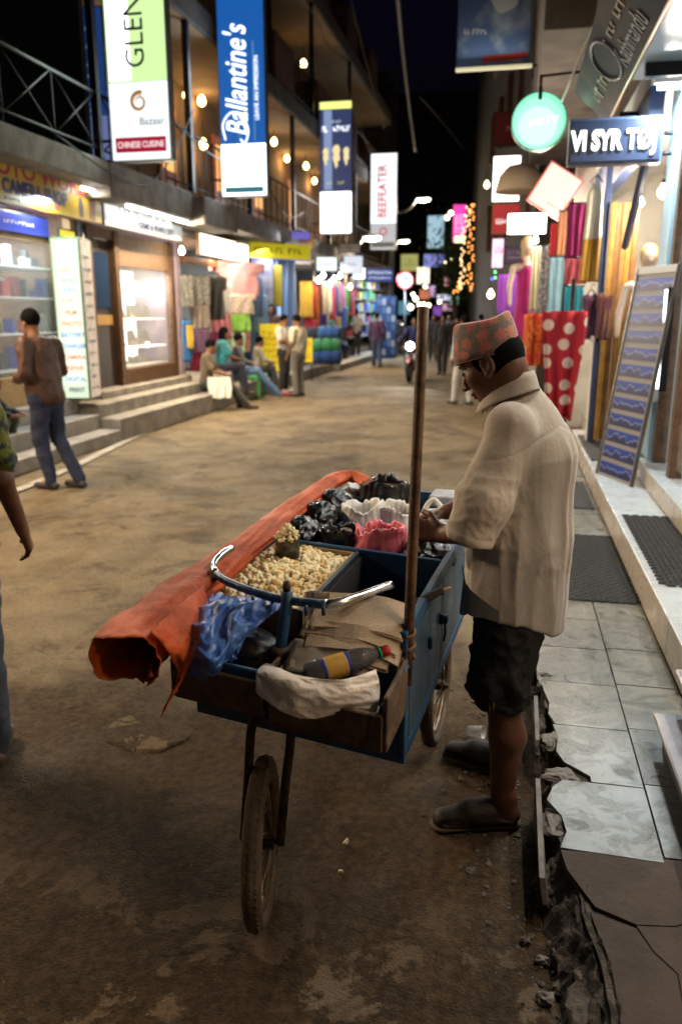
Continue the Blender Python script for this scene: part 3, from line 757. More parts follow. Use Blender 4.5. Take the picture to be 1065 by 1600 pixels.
lamp('rail_light', 'AREA', (0, -.84, .16), 5, (1, .95, .75), cb, size=.9, size_y=.05, rot=(R(120), 0, 0))
stick((.48, -.885, 0), (1.05, -.85, 0), .018, black_iron, 'bracket', cb)
stick((.48, .80, 0), (1.05, .80, 0), .018, black_iron, 'bracket', cb)

# slack white cable and pole on the right
cw = tube('overhead_cable', arc_pts([ay(876, 160, 8.6), ay(905, 90, 8.2), ay(935, 20, 7.8), ay(960, -60, 7.4)], 5), .010, mat('cable_pale', (.55, .52, .46), .5)); tag(cw, 'pale cable slanting down beside the fascia board', 'cable')

# ------------------------------------------------------------------ second shop on the right (clothes)
shop2 = thing('shop_building', 'clothes shop behind the vendor with brown overhanging upper floor', 'building', (0, 0, 0))
box('shop_floor', (1.05, 7.4, .0), (3.2, 12.0, .34), stone_step, shop2, 0)
box('back_wall', (2.9, 7.4, .34), (3.1, 12.0, 4.2), plaster_pale, shop2, 0)
box('side_wall', (.75, 11.8, .0), (3.1, 12.0, 4.2), plaster_pale, shop2, 0)
box('upper_storey', (.16, 8.7, 4.35), (4, 16.0, 10), mat('brown_concrete', (.17, .14, .115), .85, col2=(.11, .09, .075), scale=2.5, bump=.3, bscale=15), shop2, .01)
box('shop_ceiling', (1.0, 7.4, 3.5), (3.1, 12, 3.7), white_paint, shop2, 0)
box('door_post', (.86, 8.92, .36), (.92, 9.0, 3.4), mat('blue_post', (.04, .06, .15), .5), shop2, .006)
box('lintel_beam', (1.0, 7.4, 3.1), (1.12, 11.8, 3.5), mat('blue_post', (.04, .06, .15), .5), shop2, .004)
ob = obj('brace', *tube_geo([(1.02, 7.45, 2.95), (1.05, 8.6, 2.35)], .035, 4), mat('blue_post', (.04, .06, .15), .5), shop2)
fd = thing('folding_door', 'open wooden folding door with upright orange planks', 'door', (0, 0, 0))
for i in range(5):
    xx = .925 + i * .056
    m_ = mat('plank_%d' % (i % 3), [(.50, .26, .05), (.34, .15, .04), (.42, .20, .05)][i % 3], .45, col2=[(.38, .18, .03), (.24, .10, .03), (.30, .14, .03)][i % 3], scale=4, bump=.2, bscale=30, distort=2)
    box('plank', (xx, 8.86 + .02 * (i % 2), .40), (xx + .052, 8.90 + .02 * (i % 2), 2.80), m_, fd, .006)
def bulb(label, c, r, m, power, col, group=None, cord=.12, radius=None):
    t = thing('light_bulb', label, 'lamp', c, group=group)
    lathe('glass_bulb', [(.001, -r * 1.2), (r * .6, -r), (r, -.2 * r), (r * .85, r * .5), (r * .4, r * 1.1), (r * .36, r * 1.5)], m, t, 12)
    lathe('socket', [(r * .40, r * 1.5), (r * .40, r * 2.2), (.004, r * 2.4)], black_iron, t, 8)
    tube('cord', [(0, 0, r * 2.3), (0, 0, r * 2.3 + cord)], .004, black_iron, t, 5)
    if power: lamp('bulb_light', 'POINT', (0, 0, -r * 1.6), power, col, t, radius=radius or r)
    return t
WARM = (1.0, .72, .42); NEUT = (1.0, .88, .72)
bulb('bare bulb glowing above the blond mannequin', ay(1035, 300, 8.4), .05, bulb_white, 100, NEUT)
bulb('small bulb at the clothes shop ceiling above the orange planks', ay(1000, 316, 9.2), .035, bulb_white, 80, NEUT)
# mannequin in a dark floral top
def mannequin(label, c, top_m, h=.9, skin=(.55, .42, .34), hairc=(.45, .32, .08), rz=0):
    t = thing('mannequin', label, 'mannequin', c, rz)
    sk = mat('mannequin_skin', skin, .35)
    sdf('figure', [cone((0, 0, .45), (0, 0, .80), .105, .12, flat=((0, 1, 0), .65)), cone((0, 0, .15), (0, 0, .45), .13, .10, flat=((0, 1, 0), .75)), cone((-.15, 0, .86), (.15, 0, .86), .05), cone((0, 0, .88), (0, .01, 1.02), .045, .042),
                   ell((0, -.01, 1.12), (.072, .09, .115)), cone((0, -.09, 1.10), (0, -.105, 1.085), .012), cone((.19, 0, .85), (.24, -.02, .60), .042, .034), cone((.24, -.02, .60), (.25, -.08, .38), .033, .025), cone((-.19, 0, .85), (-.24, -.02, .60), .042, .034), cone((-.24, -.02, .60), (-.25, -.08, .38), .033, .025)], .014, sk, t)
    sdf('top', [cone((0, 0, .05), (0, 0, .45), .17, .115, flat=((0, 1, 0), .75)), cone((0, 0, .45), (0, 0, .78), .115, .135, flat=((0, 1, 0), .68)), cone((-.08, -.02, .80), (-.09, 0, .90), .03), cone((.08, -.02, .80), (.09, 0, .90), .03)], .014, top_m, t)
    sdf('wig', [ell((0, .02, 1.15), (.085, .095, .11)), cone((0, .06, 1.1), (0, .07, 1.0), .06, .05), ell((0, -.11, 1.07), (.075, .06, .10), op='s', k=.01)], .012, mat('wig_%d' % len(MATS), hairc, .6), t)
    tube('stand', [(0, 0, -.75), (0, 0, .1)], .015, grey_metal, t, 8)
    lathe('stand_base', [(.16, -.75), (.16, -.74), (.03, -.72)], grey_metal, t, 18)
    return t
mq = ay(1002, 470, 8.6)
mannequin('blond mannequin in a dark floral sleeveless top by the blue pillar', (mq.x + .02, 8.5, 1.12), cloth_mat((.02, .04, .05), 'print', (.10, .13, .16)))
mp = ay(823, 410, 11.2)
mannequin('mannequin in a magenta top under the glowing white sign', (mp.x, 11.2, 1.45), cloth_mat((.50, .02, .22)), hairc=(.50, .38, .16), rz=.4)

G2 = 'garments hung outside the clothes shop'
def at_cloth(u0, v0, u1, v1, Y):
    a = ay(u0, v0, Y); b = ay(u1, v0, Y); c = ay(u0, v1, Y); return (a + b) / 2, (b - a).x, (a - c).z
def C_(name, label, cat, u0, v0, u1, v1, Y, m, **kw):
    c, w, h = at_cloth(u0, v0, u1, v1, Y); return hanging_cloth(name, label, cat, c, w, h, FACE_S, m, seed=len(C.objects) % 17, **kw)
C_('shawl', 'magenta shawl hung above the pavement by the box sign', 'shawl', 888, 318, 920, 402, 9.3, cloth_mat((.34, .012, .14)), folds=3, amp=.012)
C_('shawl', 'rose pink shawl hung below the magenta one', 'shawl', 882, 404, 918, 444, 9.4, cloth_mat((.52, .10, .14)), folds=3, amp=.012)
C_('shawl', 'pale sky blue shawl hung behind the red cloths', 'shawl', 859, 402, 881, 496, 9.9, cloth_mat((.32, .58, .72)), folds=2, amp=.014)
C_('shawl', 'turquoise shawl hung beside the pale blue one', 'shawl', 882, 448, 912, 496, 9.6, cloth_mat((.02, .30, .42)), folds=3, amp=.014)
c, w, h = at_cloth(915, 280, 948, 440, 9.1)
hung_shirt('hanging_dress', 'white dress with a mustard yellow skirt on a hanger', c, w * .8, h, FACE_S, cloth_mat((.72, .66, .54)), sleeve=0, flare=1.25, m2=cloth_mat((.42, .22, .02)), split=.58, strap=True, cat='dress')
c, w, h = at_cloth(912, 458, 934, 530, 9.0)
hung_shirt('hanging_shirt', 'dark plum T-shirt hung under the yellow dress', c, w, h, FACE_S, cloth_mat((.085, .02, .06)), sleeve=.25, cat='shirt')
c, w, h = at_cloth(934, 456, 956, 530, 8.9)
hung_shirt('hanging_shirt', 'maroon T-shirt with a pale sleeve hung by the planks', c, w, h, FACE_S, cloth_mat((.12, .03, .035)), sleeve=.25, cat='shirt')
C_('banner_cloth', 'purple cloth sheet stretched over a counter down the street', 'cloth', 778, 428, 823, 492, 12.3, cloth_mat((.20, .03, .34)), folds=4, amp=.01)
C_('shawl', 'cream scarf hung next to the mannequin in magenta', 'scarf', 831, 385, 845, 488, 11.0, cloth_mat((.66, .60, .40)), folds=2, amp=.012)
C_('shawl', 'grey patterned scarf hung next to the cream scarf', 'scarf', 845, 385, 860, 492, 10.8, cloth_mat((.34, .34, .36), 'print', (.10, .11, .14)), folds=2, amp=.012)
C_('shawl', 'narrow scarlet scarf hung high by the tilted pink sign', 'scarf', 860, 350, 870, 400, 10.4, cloth_mat((.55, .02, .03)), folds=2, amp=.01)
C_('shawl', 'narrow peach scarf hung high beside the magenta shawl', 'scarf', 873, 330, 886, 400, 10.0, cloth_mat((.70, .30, .16)), folds=2, amp=.01)
# red cloths on a post at the kerb
dot_m = None
def polka():
    m = bpy.data.materials.new('polka_cloth'); m.use_nodes = True; nt = m.node_tree; L = nt.links.new; b = nt.nodes['Principled BSDF']
    tc = nt.nodes.new('ShaderNodeTexCoord'); mp = nt.nodes.new('ShaderNodeMapping'); mp.inputs['Scale'].default_value = (1, 1, 0.0); L(tc.outputs['Object'], mp.inputs[0])
    v = nt.nodes.new('ShaderNodeTexVoronoi'); v.voronoi_dimensions = '2D'; v.inputs['Scale'].default_value = 5.2; v.inputs['Randomness'].default_value = .45; L(mp.outputs[0], v.inputs['Vector'])
    r = nt.nodes.new('ShaderNodeMapRange'); r.inputs['From Min'].default_value = .30; r.inputs['From Max'].default_value = .27; L(v.outputs['Distance'], r.inputs['Value'])
    mx = nt.nodes.new('ShaderNodeMix'); mx.data_type = 'RGBA'; mx.inputs[6].default_value = (.42, .012, .03, 1); mx.inputs[7].default_value = (.72, .55, .48, 1)
    L(r.outputs[0], mx.inputs[0]); L(mx.outputs[2], b.inputs['Base Color']); b.inputs['Roughness'].default_value = .8; return m
pol = polka()
C_('draped_cloth', 'red cloth with large pale polka dots bunched on a dark post', 'cloth', 846, 486, 918, 655, 8.4, pol, folds=3, amp=.06, taper=.40, rail=False)
C_('draped_cloth', 'scarlet cloth with small gold spots behind the polka dots', 'cloth', 824, 490, 868, 572, 8.9, cloth_mat((.55, .015, .015), 'print', (.62, .20, .02)), folds=3, amp=.05, rail=False)
C_('draped_cloth', 'bright orange cloth strip behind the vendor cap', 'cloth', 818, 492, 834, 540, 9.3, cloth_mat((.75, .14, .01)), folds=2, amp=.02, rail=False)
pp = ay(893, 480, 8.5)
pd = tube('clothes_post', [(pp.x, 8.5, .34), (pp.x, 8.5, 2.05)], .022, black_iron); tag(pd, 'dark post that carries the polka dot cloth', 'post')
wp = thing('display_plinth', 'white square plinth below the maroon T-shirts', 'plinth', (0, 0, 0)); pb = ay(930, 610, 9.0)
box('column', (pb.x - .07, 8.95, .36), (pb.x + .07, 9.09, 1.42), white_paint, wp, .006); box('cap', (pb.x - .10, 8.92, 1.42), (pb.x + .10, 9.12, 1.49), white_paint, wp, .006)
cn = ay(800, 560, 12.4)
ctr = thing('shop_counter', 'plain grey counter under the purple cloth', 'counter', (0, 0, 0))
box('counter_body', (cn.x - .30, 12.4, .0), (cn.x + .35, 12.9, 1.66), mat('counter_grey', (.30, .26, .20), .7, bump=.2, bscale=20), ctr, .01)
for zz in (.5, 1.0): box('counter_rail', (cn.x - .31, 12.38, zz), (cn.x + .36, 12.4, zz + .04), wood_tan, ctr, .003)

# panel of mountain photographs leaning on the step
pm = thing('photo_panel', 'tall leaning display panel covered with mountain panorama photographs', 'display panel', (0, 0, 0))
bl, br = Vector((.795, 7.12, .368)), Vector((1.000, 6.62, .368)); top = Vector((.235, .02, 1.66))
tl, tr = bl + top, br + top
bl2, br2 = bl, br
ux = (br - bl).normalized(); uy = (top - ux * top.dot(ux)).normalized(); un = ux.cross(uy).normalized()
if un.y > 0: un = -un
PW, PHH = (br - bl).length, top.length
pm.location = bl; pm.rotation_euler = Matrix((ux, uy, ux.cross(uy))).transposed().to_euler()
sgn = 1 if ux.cross(uy).dot(un) > 0 else -1
box('backing_board', (-.012, -.012, -.03 * 1), (PW + .012, PHH + .06, -.006), mat('panel_back', (.30, .27, .25), .5), pm, .004)
def mountain_mat(i):
    m = bpy.data.materials.new('mountain_print_%d' % i); m.use_nodes = True; nt = m.node_tree; L = nt.links.new; b = nt.nodes['Principled BSDF']
    tc = nt.nodes.new('ShaderNodeTexCoord'); sp = nt.nodes.new('ShaderNodeSeparateXYZ'); L(tc.outputs['Object'], sp.inputs[0])
    cb_ = nt.nodes.new('ShaderNodeCombineXYZ'); L(sp.outputs[0], cb_.inputs[0]); cb_.inputs[1].default_value = i * 3.7
    n = nt.nodes.new('ShaderNodeTexNoise'); n.inputs['Scale'].default_value = 9; n.inputs['Detail'].default_value = 6; L(cb_.outputs[0], n.inputs['Vector'])
    ma = nt.nodes.new('ShaderNodeMath'); ma.operation = 'MULTIPLY_ADD'; L(n.outputs['Fac'], ma.inputs[0]); ma.inputs[1].default_value = -.20; L(sp.outputs[1], ma.inputs[2])
    rp = nt.nodes.new('ShaderNodeValToRGB'); L(ma.outputs[0], rp.inputs[0])
    e = rp.color_ramp.elements; e[0].position = 0.0; e[0].color = (.02, .025, .08, 1); e[1].position = 1.0; e[1].color = (.006, .05, .34, 1)
    base = .075 - .10
    for pos, c in ((.30, (.006, .008, .07, 1)), (.44, (.03, .035, .14, 1)), (.49, (.26, .32, .52, 1)), (.50, (.18, .24, .48, 1)), (.51, (.004, .03, .24, 1))):
        k = e.new(pos); k.color = c
    mr = nt.nodes.new('ShaderNodeMapRange'); mr.inputs['From Min'].default_value = -.12; mr.inputs['From Max'].default_value = .06
    L(ma.outputs[0], mr.inputs['Value']); L(mr.outputs[0], rp.inputs[0])
    L(rp.outputs[0], b.inputs['Base Color']); b.inputs['Roughness'].default_value = .42; b.inputs['Specular IOR Level'].default_value = .35; return m
mms = [mountain_mat(i) for i in range(4)]
ph = (PHH - .02) / 12
paper_w = mat('photo_border', (.24, .235, .23), .5)
for i in range(12):
    y0 = .012 + i * ph
    p_ = box('photograph', (-PW / 2 + .01, -.001, 0), (PW / 2 - .01, ph - .012, .004), paper_w, pm, 0, loc=(PW / 2, y0, -.006))
    V = [(-PW / 2 + .02, .012, .005), (PW / 2 - .02, .012, .005), (PW / 2 - .02, ph - .026, .005), (-PW / 2 + .02, ph - .026, .005)]
    obj('print', V, [(0, 1, 2, 3)], mms[i % 4], p_)
box('frame_rail', (-.02, -.015, -.02), (-.004, PHH + .06, .01), grey_metal, pm, .003)
box('frame_rail', (PW + .004, -.015, -.02), (PW + .02, PHH + .06, .01), mat('dark_rail', (.12, .11, .11), .4, metal=.6), pm, .003)
box('top_strip', (-.004, PHH, -.006), (PW + .004, PHH + .058, .004), mat('strip_beige', (.45, .40, .36), .5), pm, .002)

# ------------------------------------------------------------------ third building on the right with its signs
shop3 = thing('shop_building', 'tall dark building beyond the clothes shop carrying stacked lit signs', 'building', (0, 0, 0))
dark_wall = mat('night_wall2', (.055, .045, .038), .9, col2=(.03, .026, .022), scale=1.2, bump=.2, bscale=10)
prism('wall', [(.35, 16.2), (6, 16.2), (6, 40), (-1.9, 40), (-.95, 28)], 0, 11.5, dark_wall, shop3)
for j in range(5):
    for k in range(3):
        f = (j + .5) / 5; x = .35 - 1.3 * f; yy = 16.6 + 11 * f; zz = 3.6 + k * 2.5
        w_ = box('window', (x - .07, yy - .45, zz), (x + .12, yy + .45, zz + 1.3), wood_brown, shop3, .01, )
        box('pane', (x - .078, yy - .38, zz + .06), (x - .07, yy + .38, zz + 1.24), mat('dark_glass', (.02, .022, .03), .08), w_, 0)
dome = lathe('awning', [(.02, .30), (.25, .27), (.42, .17), (.5, 0), (.49, 0)], mat('awning_pale', (.46, .36, .26), .7), shop3, 24, loc=ay(812, 300, 15.5)); dome.scale = (.9, .9, 1.6)
def signY(name, label, u0, v0, u1, v1, Y, face, frame=black_iron, d=.10, **kw):
    a = ay(u0, v0, Y); b = ay(u1, v1, Y); c = (a + b) / 2
    return lightbox(name, label, c, abs(b.x - a.x), abs(a.z - b.z), d, FACE_S, face, frame, **kw), abs(b.x - a.x), abs(a.z - b.z)
t, w, h = signY('sign_panel', 'small dark red panel at the top of the sign stack', 771, 176, 812, 228, 17.8, mat('red_panel', (.16, .015, .015), .5))
marks('lettering', w * .4, h * .2, 4, ink_white, t, (.05, 0, .055), seed=2)
t, w, h = signY('light_box', 'tall overexposed white light box below the dark red panel', 770, 244, 811, 316, 17.6, emit('white_hot', (1, .93, .88), 3.5))
marks('emblem', w * .25, h * .1, 2, ink_red, t, (-.08, h * .2, .056), seed=4)
t, w, h = signY('sign_panel', 'red framed panel with white script below the white light box', 769, 319, 811, 366, 17.5, mat('red_lit', (.42, .03, .035), .5, emis=(.8, .08, .08), estr=.35), mat('gold_frame', (.40, .22, .10), .4))
marks('lettering', w * .55, h * .25, 5, emit('script_w', (1, .95, .9), 1.5), t, (-.04, -.04, .056), seed=5)
t, w, h = signY('light_box', 'small glaring white light box over the pavement', 792, 333, 853, 367, 14.0, emit('white_hot2', (1, .95, .88), 9))
lamp('sign_light', 'AREA', (0, 0, .12), 22, (1, .82, .64), t, size=.5, size_y=.3, rot=(R(180), 0, 0))
t = lightbox('light_box', 'tilted pinkish white light box hung askew under the round sign', ay(866, 298, 11.4), .50, .56, .08, FACE_S, emit('pink_hot', (1, .66, .54), 1.5), mat('pink_frame', (.65, .12, .10), .4), roll=R(-32))
marks('lettering', .2, .05, 5, ink_red, t, (.1, -.17, .046), seed=8)
lamp('sign_light', 'AREA', (0, 0, .12), 12, (1, .78, .64), t, size=.4, rot=(R(180), 0, 0))
t, w, h = signY('sign_panel', 'small purple printed panel beside the pink sign stack', 788, 385, 824, 412, 16.0, mat('violet_panel', (.08, .05, .14), .5))
marks('lettering', w * .7, h * .5, 8, mat('dim_ink', (.4, .35, .45), .5), t, (0, 0, .055), seed=9, rows=2)
t, w, h = signY('light_box', 'narrow pink and white lit sign at the edge of the dark wall', 768, 372, 786, 420, 16.4, emit('pink_white', (1, .62, .82), 1.6))
marks('lettering', w * .6, h * .3, 3, emit('pink_red', (1, .05, .15), 1.0), t, (.02, h * .1, .055), seed=12)
bulb('glaring bulb beside the purple cloth', ay(766, 460, 13.5), .05, emit('bulb_fire', (1, .72, .40), 40), 10, WARM)
bulb('round street bulb high above the far right wall', ay(760, 289, 19), .06, emit('bulb_pale', (1, .80, .45), 9), 0, WARM)
for k, (u, v, Y) in enumerate(((838, 355, 11.5), (836, 375, 12.2), (880, 340, 10.8))):
    bulb('bare bulb in the cluster of lights over the magenta mannequin', ay(u, v, Y), .04, bulb_white, 60, NEUT, group='bulbs over the far clothes')
for k, (u, v) in enumerate(((773, 425), (773, 434), (768, 436), (800, 422))):
    cl = [(.1, 1, .25), (.1, .9, .3), (.1, .1, 1), (1, .2, .1)][k]
    bulb('tiny coloured bulb on the wire by the purple cloth', ay(u, v, 13.4), .016, emit('tiny_%d' % k, cl, 5), 0, WARM, group='tiny coloured bulbs on a wire')
# ------------------------------------------------------------------ steps and kerb on the left
ls = thing('shop_steps', 'worn stone steps in front of the photo shop', 'steps', (0, 0, 0))
for (x1, z0, z1) in ((-5.20, 0, .17), (-5.5, .17, .375), (-5.8, .375, .58)):
    for k in range(3):
        ya, yb = 1.5 + k * 2.9, 1.5 + (k + 1) * 2.9
        box('step', (-6.6, ya + .004, z0), (x1 + rnd.uniform(-.012, .012), min(yb, 10.05) - .004, z1), stone_step, ls, .012)
ls2 = thing('shop_steps', 'broad stone steps in front of the jewellery shop', 'steps', (0, 0, 0))
for (x1, z0, z1, ya, yb) in ((-5.20, 0, .315, 10.06, 14.3), (-5.5, .315, .50, 10.06, 14.2), (-5.78, .50, .61, 10.7, 14.1)):
    box('step', (-6.6, ya, z0), (x1, yb, z1), stone_step, ls2, .014)
ls3 = thing('shop_steps', 'low stone plinth running along the far shops', 'steps', (0, 0, 0))
box('step', (-6.6, 14.31, 0), (-5.25, 24, .28), stone_step, ls3, .02); box('step', (-6.6, 24.01, 0), (-5.05, 37, .22), stone_step, ls3, .02)
box('step', (-6.9, 14.2, .28), (-5.75, 36, .50), stone_step, ls3, .02)
kq_ = [gz(25, 770), gz(115, 732), gz(211, 684), gz(310, 646), gz(400, 615)]
ks = []
for i, p in enumerate(kq_): ks.append(p + Vector((-.07, -.1, .012)));
for p in reversed(kq_): ks.append(p + Vector((.03, .06, .012)))
n = len(kq_)
V = [tuple(v) for v in ks]; F = [(i, 2 * n - 1 - i, 2 * n - 2 - i, i + 1) for i in range(n - 1)]
struct(obj('drain_kerb', V, F, mat('pale_kerb', (.42, .39, .33), .7, col2=(.25, .22, .18), scale=8, bump=.4, bscale=30)))

# ------------------------------------------------------------------ left building
lb = thing('shop_building', 'long building with balconies and lit shops along the street', 'building', (0, 0, 0))
soffit_m = mat('soffit_cream', (.24, .175, .11), .85, col2=(.18, .13, .08), scale=1.5, bump=.15, bscale=14)
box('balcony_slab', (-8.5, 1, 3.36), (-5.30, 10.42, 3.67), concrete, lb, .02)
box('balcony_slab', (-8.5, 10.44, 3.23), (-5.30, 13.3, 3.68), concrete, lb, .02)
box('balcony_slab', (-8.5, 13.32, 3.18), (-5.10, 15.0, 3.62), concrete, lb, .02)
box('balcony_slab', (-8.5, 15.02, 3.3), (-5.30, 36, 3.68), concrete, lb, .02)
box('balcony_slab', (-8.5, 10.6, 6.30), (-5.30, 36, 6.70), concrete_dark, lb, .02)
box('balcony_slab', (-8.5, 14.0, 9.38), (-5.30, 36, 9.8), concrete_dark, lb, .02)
box('soffit_panel', (-8.5, 10.8, 6.285), (-5.36, 35.9, 6.299), soffit_m, lb, 0)
box('soffit_panel', (-8.5, 14.1, 9.365), (-5.36, 35.9, 9.379), soffit_m, lb, 0)
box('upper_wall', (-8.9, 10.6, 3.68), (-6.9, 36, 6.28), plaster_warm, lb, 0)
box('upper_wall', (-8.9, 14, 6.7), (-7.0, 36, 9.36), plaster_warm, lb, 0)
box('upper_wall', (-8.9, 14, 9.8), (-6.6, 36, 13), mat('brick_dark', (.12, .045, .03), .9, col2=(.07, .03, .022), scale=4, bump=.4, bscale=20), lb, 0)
box('terrace_wall', (-9.2, 10.45, 3.68), (-5.6, 10.58, 9.9), mat('terrace_dark', (.012, .011, .011), .9), lb, .006)
for y0 in (18.5, 22.5, 26.5, 30.5): 
    for z0 in (6.7, 9.8): box('bay', (-6.0, y0, z0), (-5.32, y0 + 1.6, z0 + 1.0), mat('brick_dark'), lb, .02)
box('end_wall', (-9, 36, 0), (-5.2, 36.4, 11.5), concrete_dark, lb, .02)
# balcony posts, railings, doors
for (y0, zt, zb) in ((10.30, 9, 3.68), (13.45, 6.29, 3.68), (16.6, 6.29, 3.62), (20, 6.29, 3.68), (24, 6.29, 3.68), (28, 6.29, 3.68), (18.2, 9.36, 6.7), (22.0, 9.36, 6.7), (27, 9.36, 6.7)):
    box('balcony_post', (-5.42, y0 - .05, zb), (-5.32, y0 + .05, zt), black_iron, lb, .005)
for y0 in (12.5, 15.6, 18.6, 21.5, 25, 29):
    dd = box('balcony_door', (-6.9, y0, 3.69), (-6.86, y0 + .9, 5.7), mat('orange_door', (.42, .10, .03), .5), lb, .006)
    box('door_pane', (-6.858, y0 + .15, 4.5), (-6.85, y0 + .75, 5.5), emit('warm_pane', (1, .45, .12), 1.3), dd, 0)
def railing(y0, y1, zb, n, hgt=.95, x=-5.36, truss=False):
    tube('handrail', [(x, y0, zb + hgt), (x, y1, zb + hgt)], .022, black_iron, lb, 6)
    tube('lower_rail', [(x, y0, zb + .12), (x, y1, zb + .12)], .015, black_iron, lb, 6)
    for i in range(n + 1):
        yy = y0 + (y1 - y0) * i / n; tube('baluster', [(x, yy, zb), (x, yy, zb + hgt)], .012, black_iron, lb, 5)
        if truss and i < n:
            y2 = y0 + (y1 - y0) * (i + 1) / n
            tube('brace', [(x, yy, zb + .1), (x, y2, zb + hgt)], .011, black_iron, lb, 6); tube('brace', [(x, yy, zb + hgt), (x, y2, zb + .1)], .011, black_iron, lb, 6)
railing(7.2, 10.25, 3.68, 3, .78, truss=True)
railing(10.4, 11.4, 3.68, 1, .78, truss=True)
railing(12.4, 16.5, 3.66, 12); railing(16.7, 24, 3.68, 16); railing(24, 33, 3.68, 12)
railing(15, 22, 6.70, 16); railing(22, 32, 6.70, 14)
# balcony lamps
for k, (u, v, X, r, p) in enumerate(((147, 117, -6.3, .10, 6), (290, 149, -6.6, .06, 12), (315, 158, -6.7, .09, 18), (318, 226, -6.65, .09, 18), (428, 222, -6.2, .08, 9), (478, 260, -6.2, .08, 9), (448, 248, -6.7, .08, 18), (491, 283, -6.7, .08, 18), (474, 100, -6.2, .09, 5), (441, 25, -6.6, .06, 4))):
    c = ax(u, v, X)
    t = thing('balcony_lamp', ('warm globe lamp on the balcony behind the lime banner', 'small ceiling spot behind the lime banner', 'warm wall globe between the lime and blue banners', 'low shaded lamp on the balcony between lime and blue banners', 'hanging pear lamp right of the blue banner',
              'hanging pear lamp beside the navy banner', 'warm wall globe right of the blue banner', 'warm wall globe beside the navy banner', 'hanging pear lamp on the second balcony', 'ceiling spot on the upper balcony by the blue banner')[k], 'lamp', c, group='warm balcony lamps')
    lathe('globe', [(.003, -r * 1.15), (r * .7, -r * .8), (r, -.1 * r), (r * .7, r * .8), (r * .3, r * 1.3)], bulb_warm, t, 14)
    tube('stem', [(0, 0, r * 1.2), (0, 0, r * 1.2 + .35)], .012, black_iron, t, 6)
    lamp('lamp_light', 'POINT', (0, 0, -r * 1.5), p, (1, .58, .22), t, radius=r)

# ------------------------------------------------------------------ the four hanging banners
def banner(label, u0, u1, Y, z0, z1, top, X0, X1):
    t = thing('hanging_banner', label, 'banner', ((X0 + X1) / 2, Y, (z0 + z1) / 2), rot=FACE_S, group='lit banners along the balconies')
    w, h = X1 - X0, z1 - z0
    box('case', (-w / 2 - .02, -h / 2 - .02, -.16), (w / 2 + .02, h / 2 + .02, -.004), grey_metal, t, .01)
    stick((-w / 2, h * .42, -.08), (-w / 2 - .25, h * .42, -.08), .02, black_iron, 'bracket', t); stick((-w / 2, -h * .42, -.08), (-w / 2 - .25, -h * .42, -.08), .02, black_iron, 'bracket', t)
    return t, w, h
lime = emit('lime_glow', (.70, 1.0, .42), 1.05); whiteglow = emit('white_glow', (.93, 1.0, .98), 2.6); whitesoft = emit('white_soft', (.90, .97, 1.0), 1.25)
t, w, h = banner('lime green and white lit banner with a red strip, leftmost of the four', 0, 0, 10.35, 3.66, 6.85, None, -5.2, -4.40)
panel('upper_face', t, -w / 2, -h / 2 + .92, w / 2, h / 2, 0, lime); panel('lower_face', t, -w / 2, -h / 2, w / 2, -h / 2 + .915, 0, whitesoft)
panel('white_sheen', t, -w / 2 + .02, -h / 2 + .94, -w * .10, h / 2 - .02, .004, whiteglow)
deep = mat('deep_green_ink', (.01, .05, .06), .5)
text('lettering', 'GLENLIVET', .37, deep, t, (.0, .30, .012), (0, 0, R(90)), .002, align='CENTER', xs=.9)
text('lettering', 'THE', .24, deep, t, (-.25, .72, .012), (0, 0, R(90)), .002)
panel('red_strip', t, -w / 2 + .05, -h / 2 + .09, w / 2 - .05, -h / 2 + .27, .006, mat('red_strip', (.45, .01, .05), .5, emis=(.9, .02, .08), estr=.35))
text('lettering', 'CHINESE CUISINE', .105, emit('strip_letters', (1, .9, .9), 1.2), t, (0, -h / 2 + .178, .012), (0, 0, 0), .002, xs=.78)
text('lettering', 'Bazaar', .13, mat('grey_ink', (.25, .27, .30), .5), t, (.17, -h / 2 + .45, .01), (0, 0, 0), .002)
tube('swirl_emblem', [((.115 - .011 * k / 4) * math.cos(k * .32 + 1.2) + .01, (.115 - .011 * k / 4) * math.sin(k * .32 + 1.2) - h / 2 + .68, .012) for k in range(26)], [.030 - .0009 * k for k in range(26)], mat('gold_swirl', (.65, .36, .10), .4, emis=(1, .5, .15), estr=.25), t, 6)
lamp('banner_light', 'AREA', (0, -.2, .12), 42, (.85, 1.0, .85), t, size=.8, size_y=2.6, rot=(R(180), 0, 0))

blueglow = mat('blue_glow', (.02, .10, .35), .4, emis=(.015, .16, .62), estr=.62)
t, w, h = banner('blue lit banner with white script and a white lower panel', 0, 0, 14.5, 3.77, 7.35, None, -5.2, -4.38)
panel('upper_face', t, -w / 2, -h / 2 + .86, w / 2, h / 2, 0, blueglow); panel('lower_face', t, -w / 2, -h / 2, w / 2, -h / 2 + .855, 0, emit('white_hot3', (.95, 1, 1), 3.0))
script = emit('script_glow', (.92, .97, 1), 2.0)
text('lettering', "Ballantine's", .56, script, t, (-.08, .06, .01), (0, 0, R(90)), .003, shear=.35, xs=.70, offs=.004)
tube('flourish', arc_pts([(-.32, -.86, .012), (-.36, -.6, .012), (-.2, -.42, .012), (.0, -.5, .012), (.1, -.72, .012), (.04, -.92, .012), (-.04, -.86, .012)], 5), .014, script, t, 6)
text('lettering', 'LEAVE AN IMPRESSION', .10, script, t, (.27, -.05, .01), (0, 0, R(90)), .002)
panel('footer_mark', t, -w / 2 + .05, -h / 2 + .05, w / 2 - .05, -h / 2 + .15, .006, mat('footer_teal', (.05, .25, .32), .5, emis=(.1, .5, .6), estr=.3))
for xx in (-.06, .22): panel('bright_column', t, xx - .01, -h / 2 + .9, xx + .006, h / 2 - 1.1, .004, emit('blue_col', (.3, .6, 1), .55))
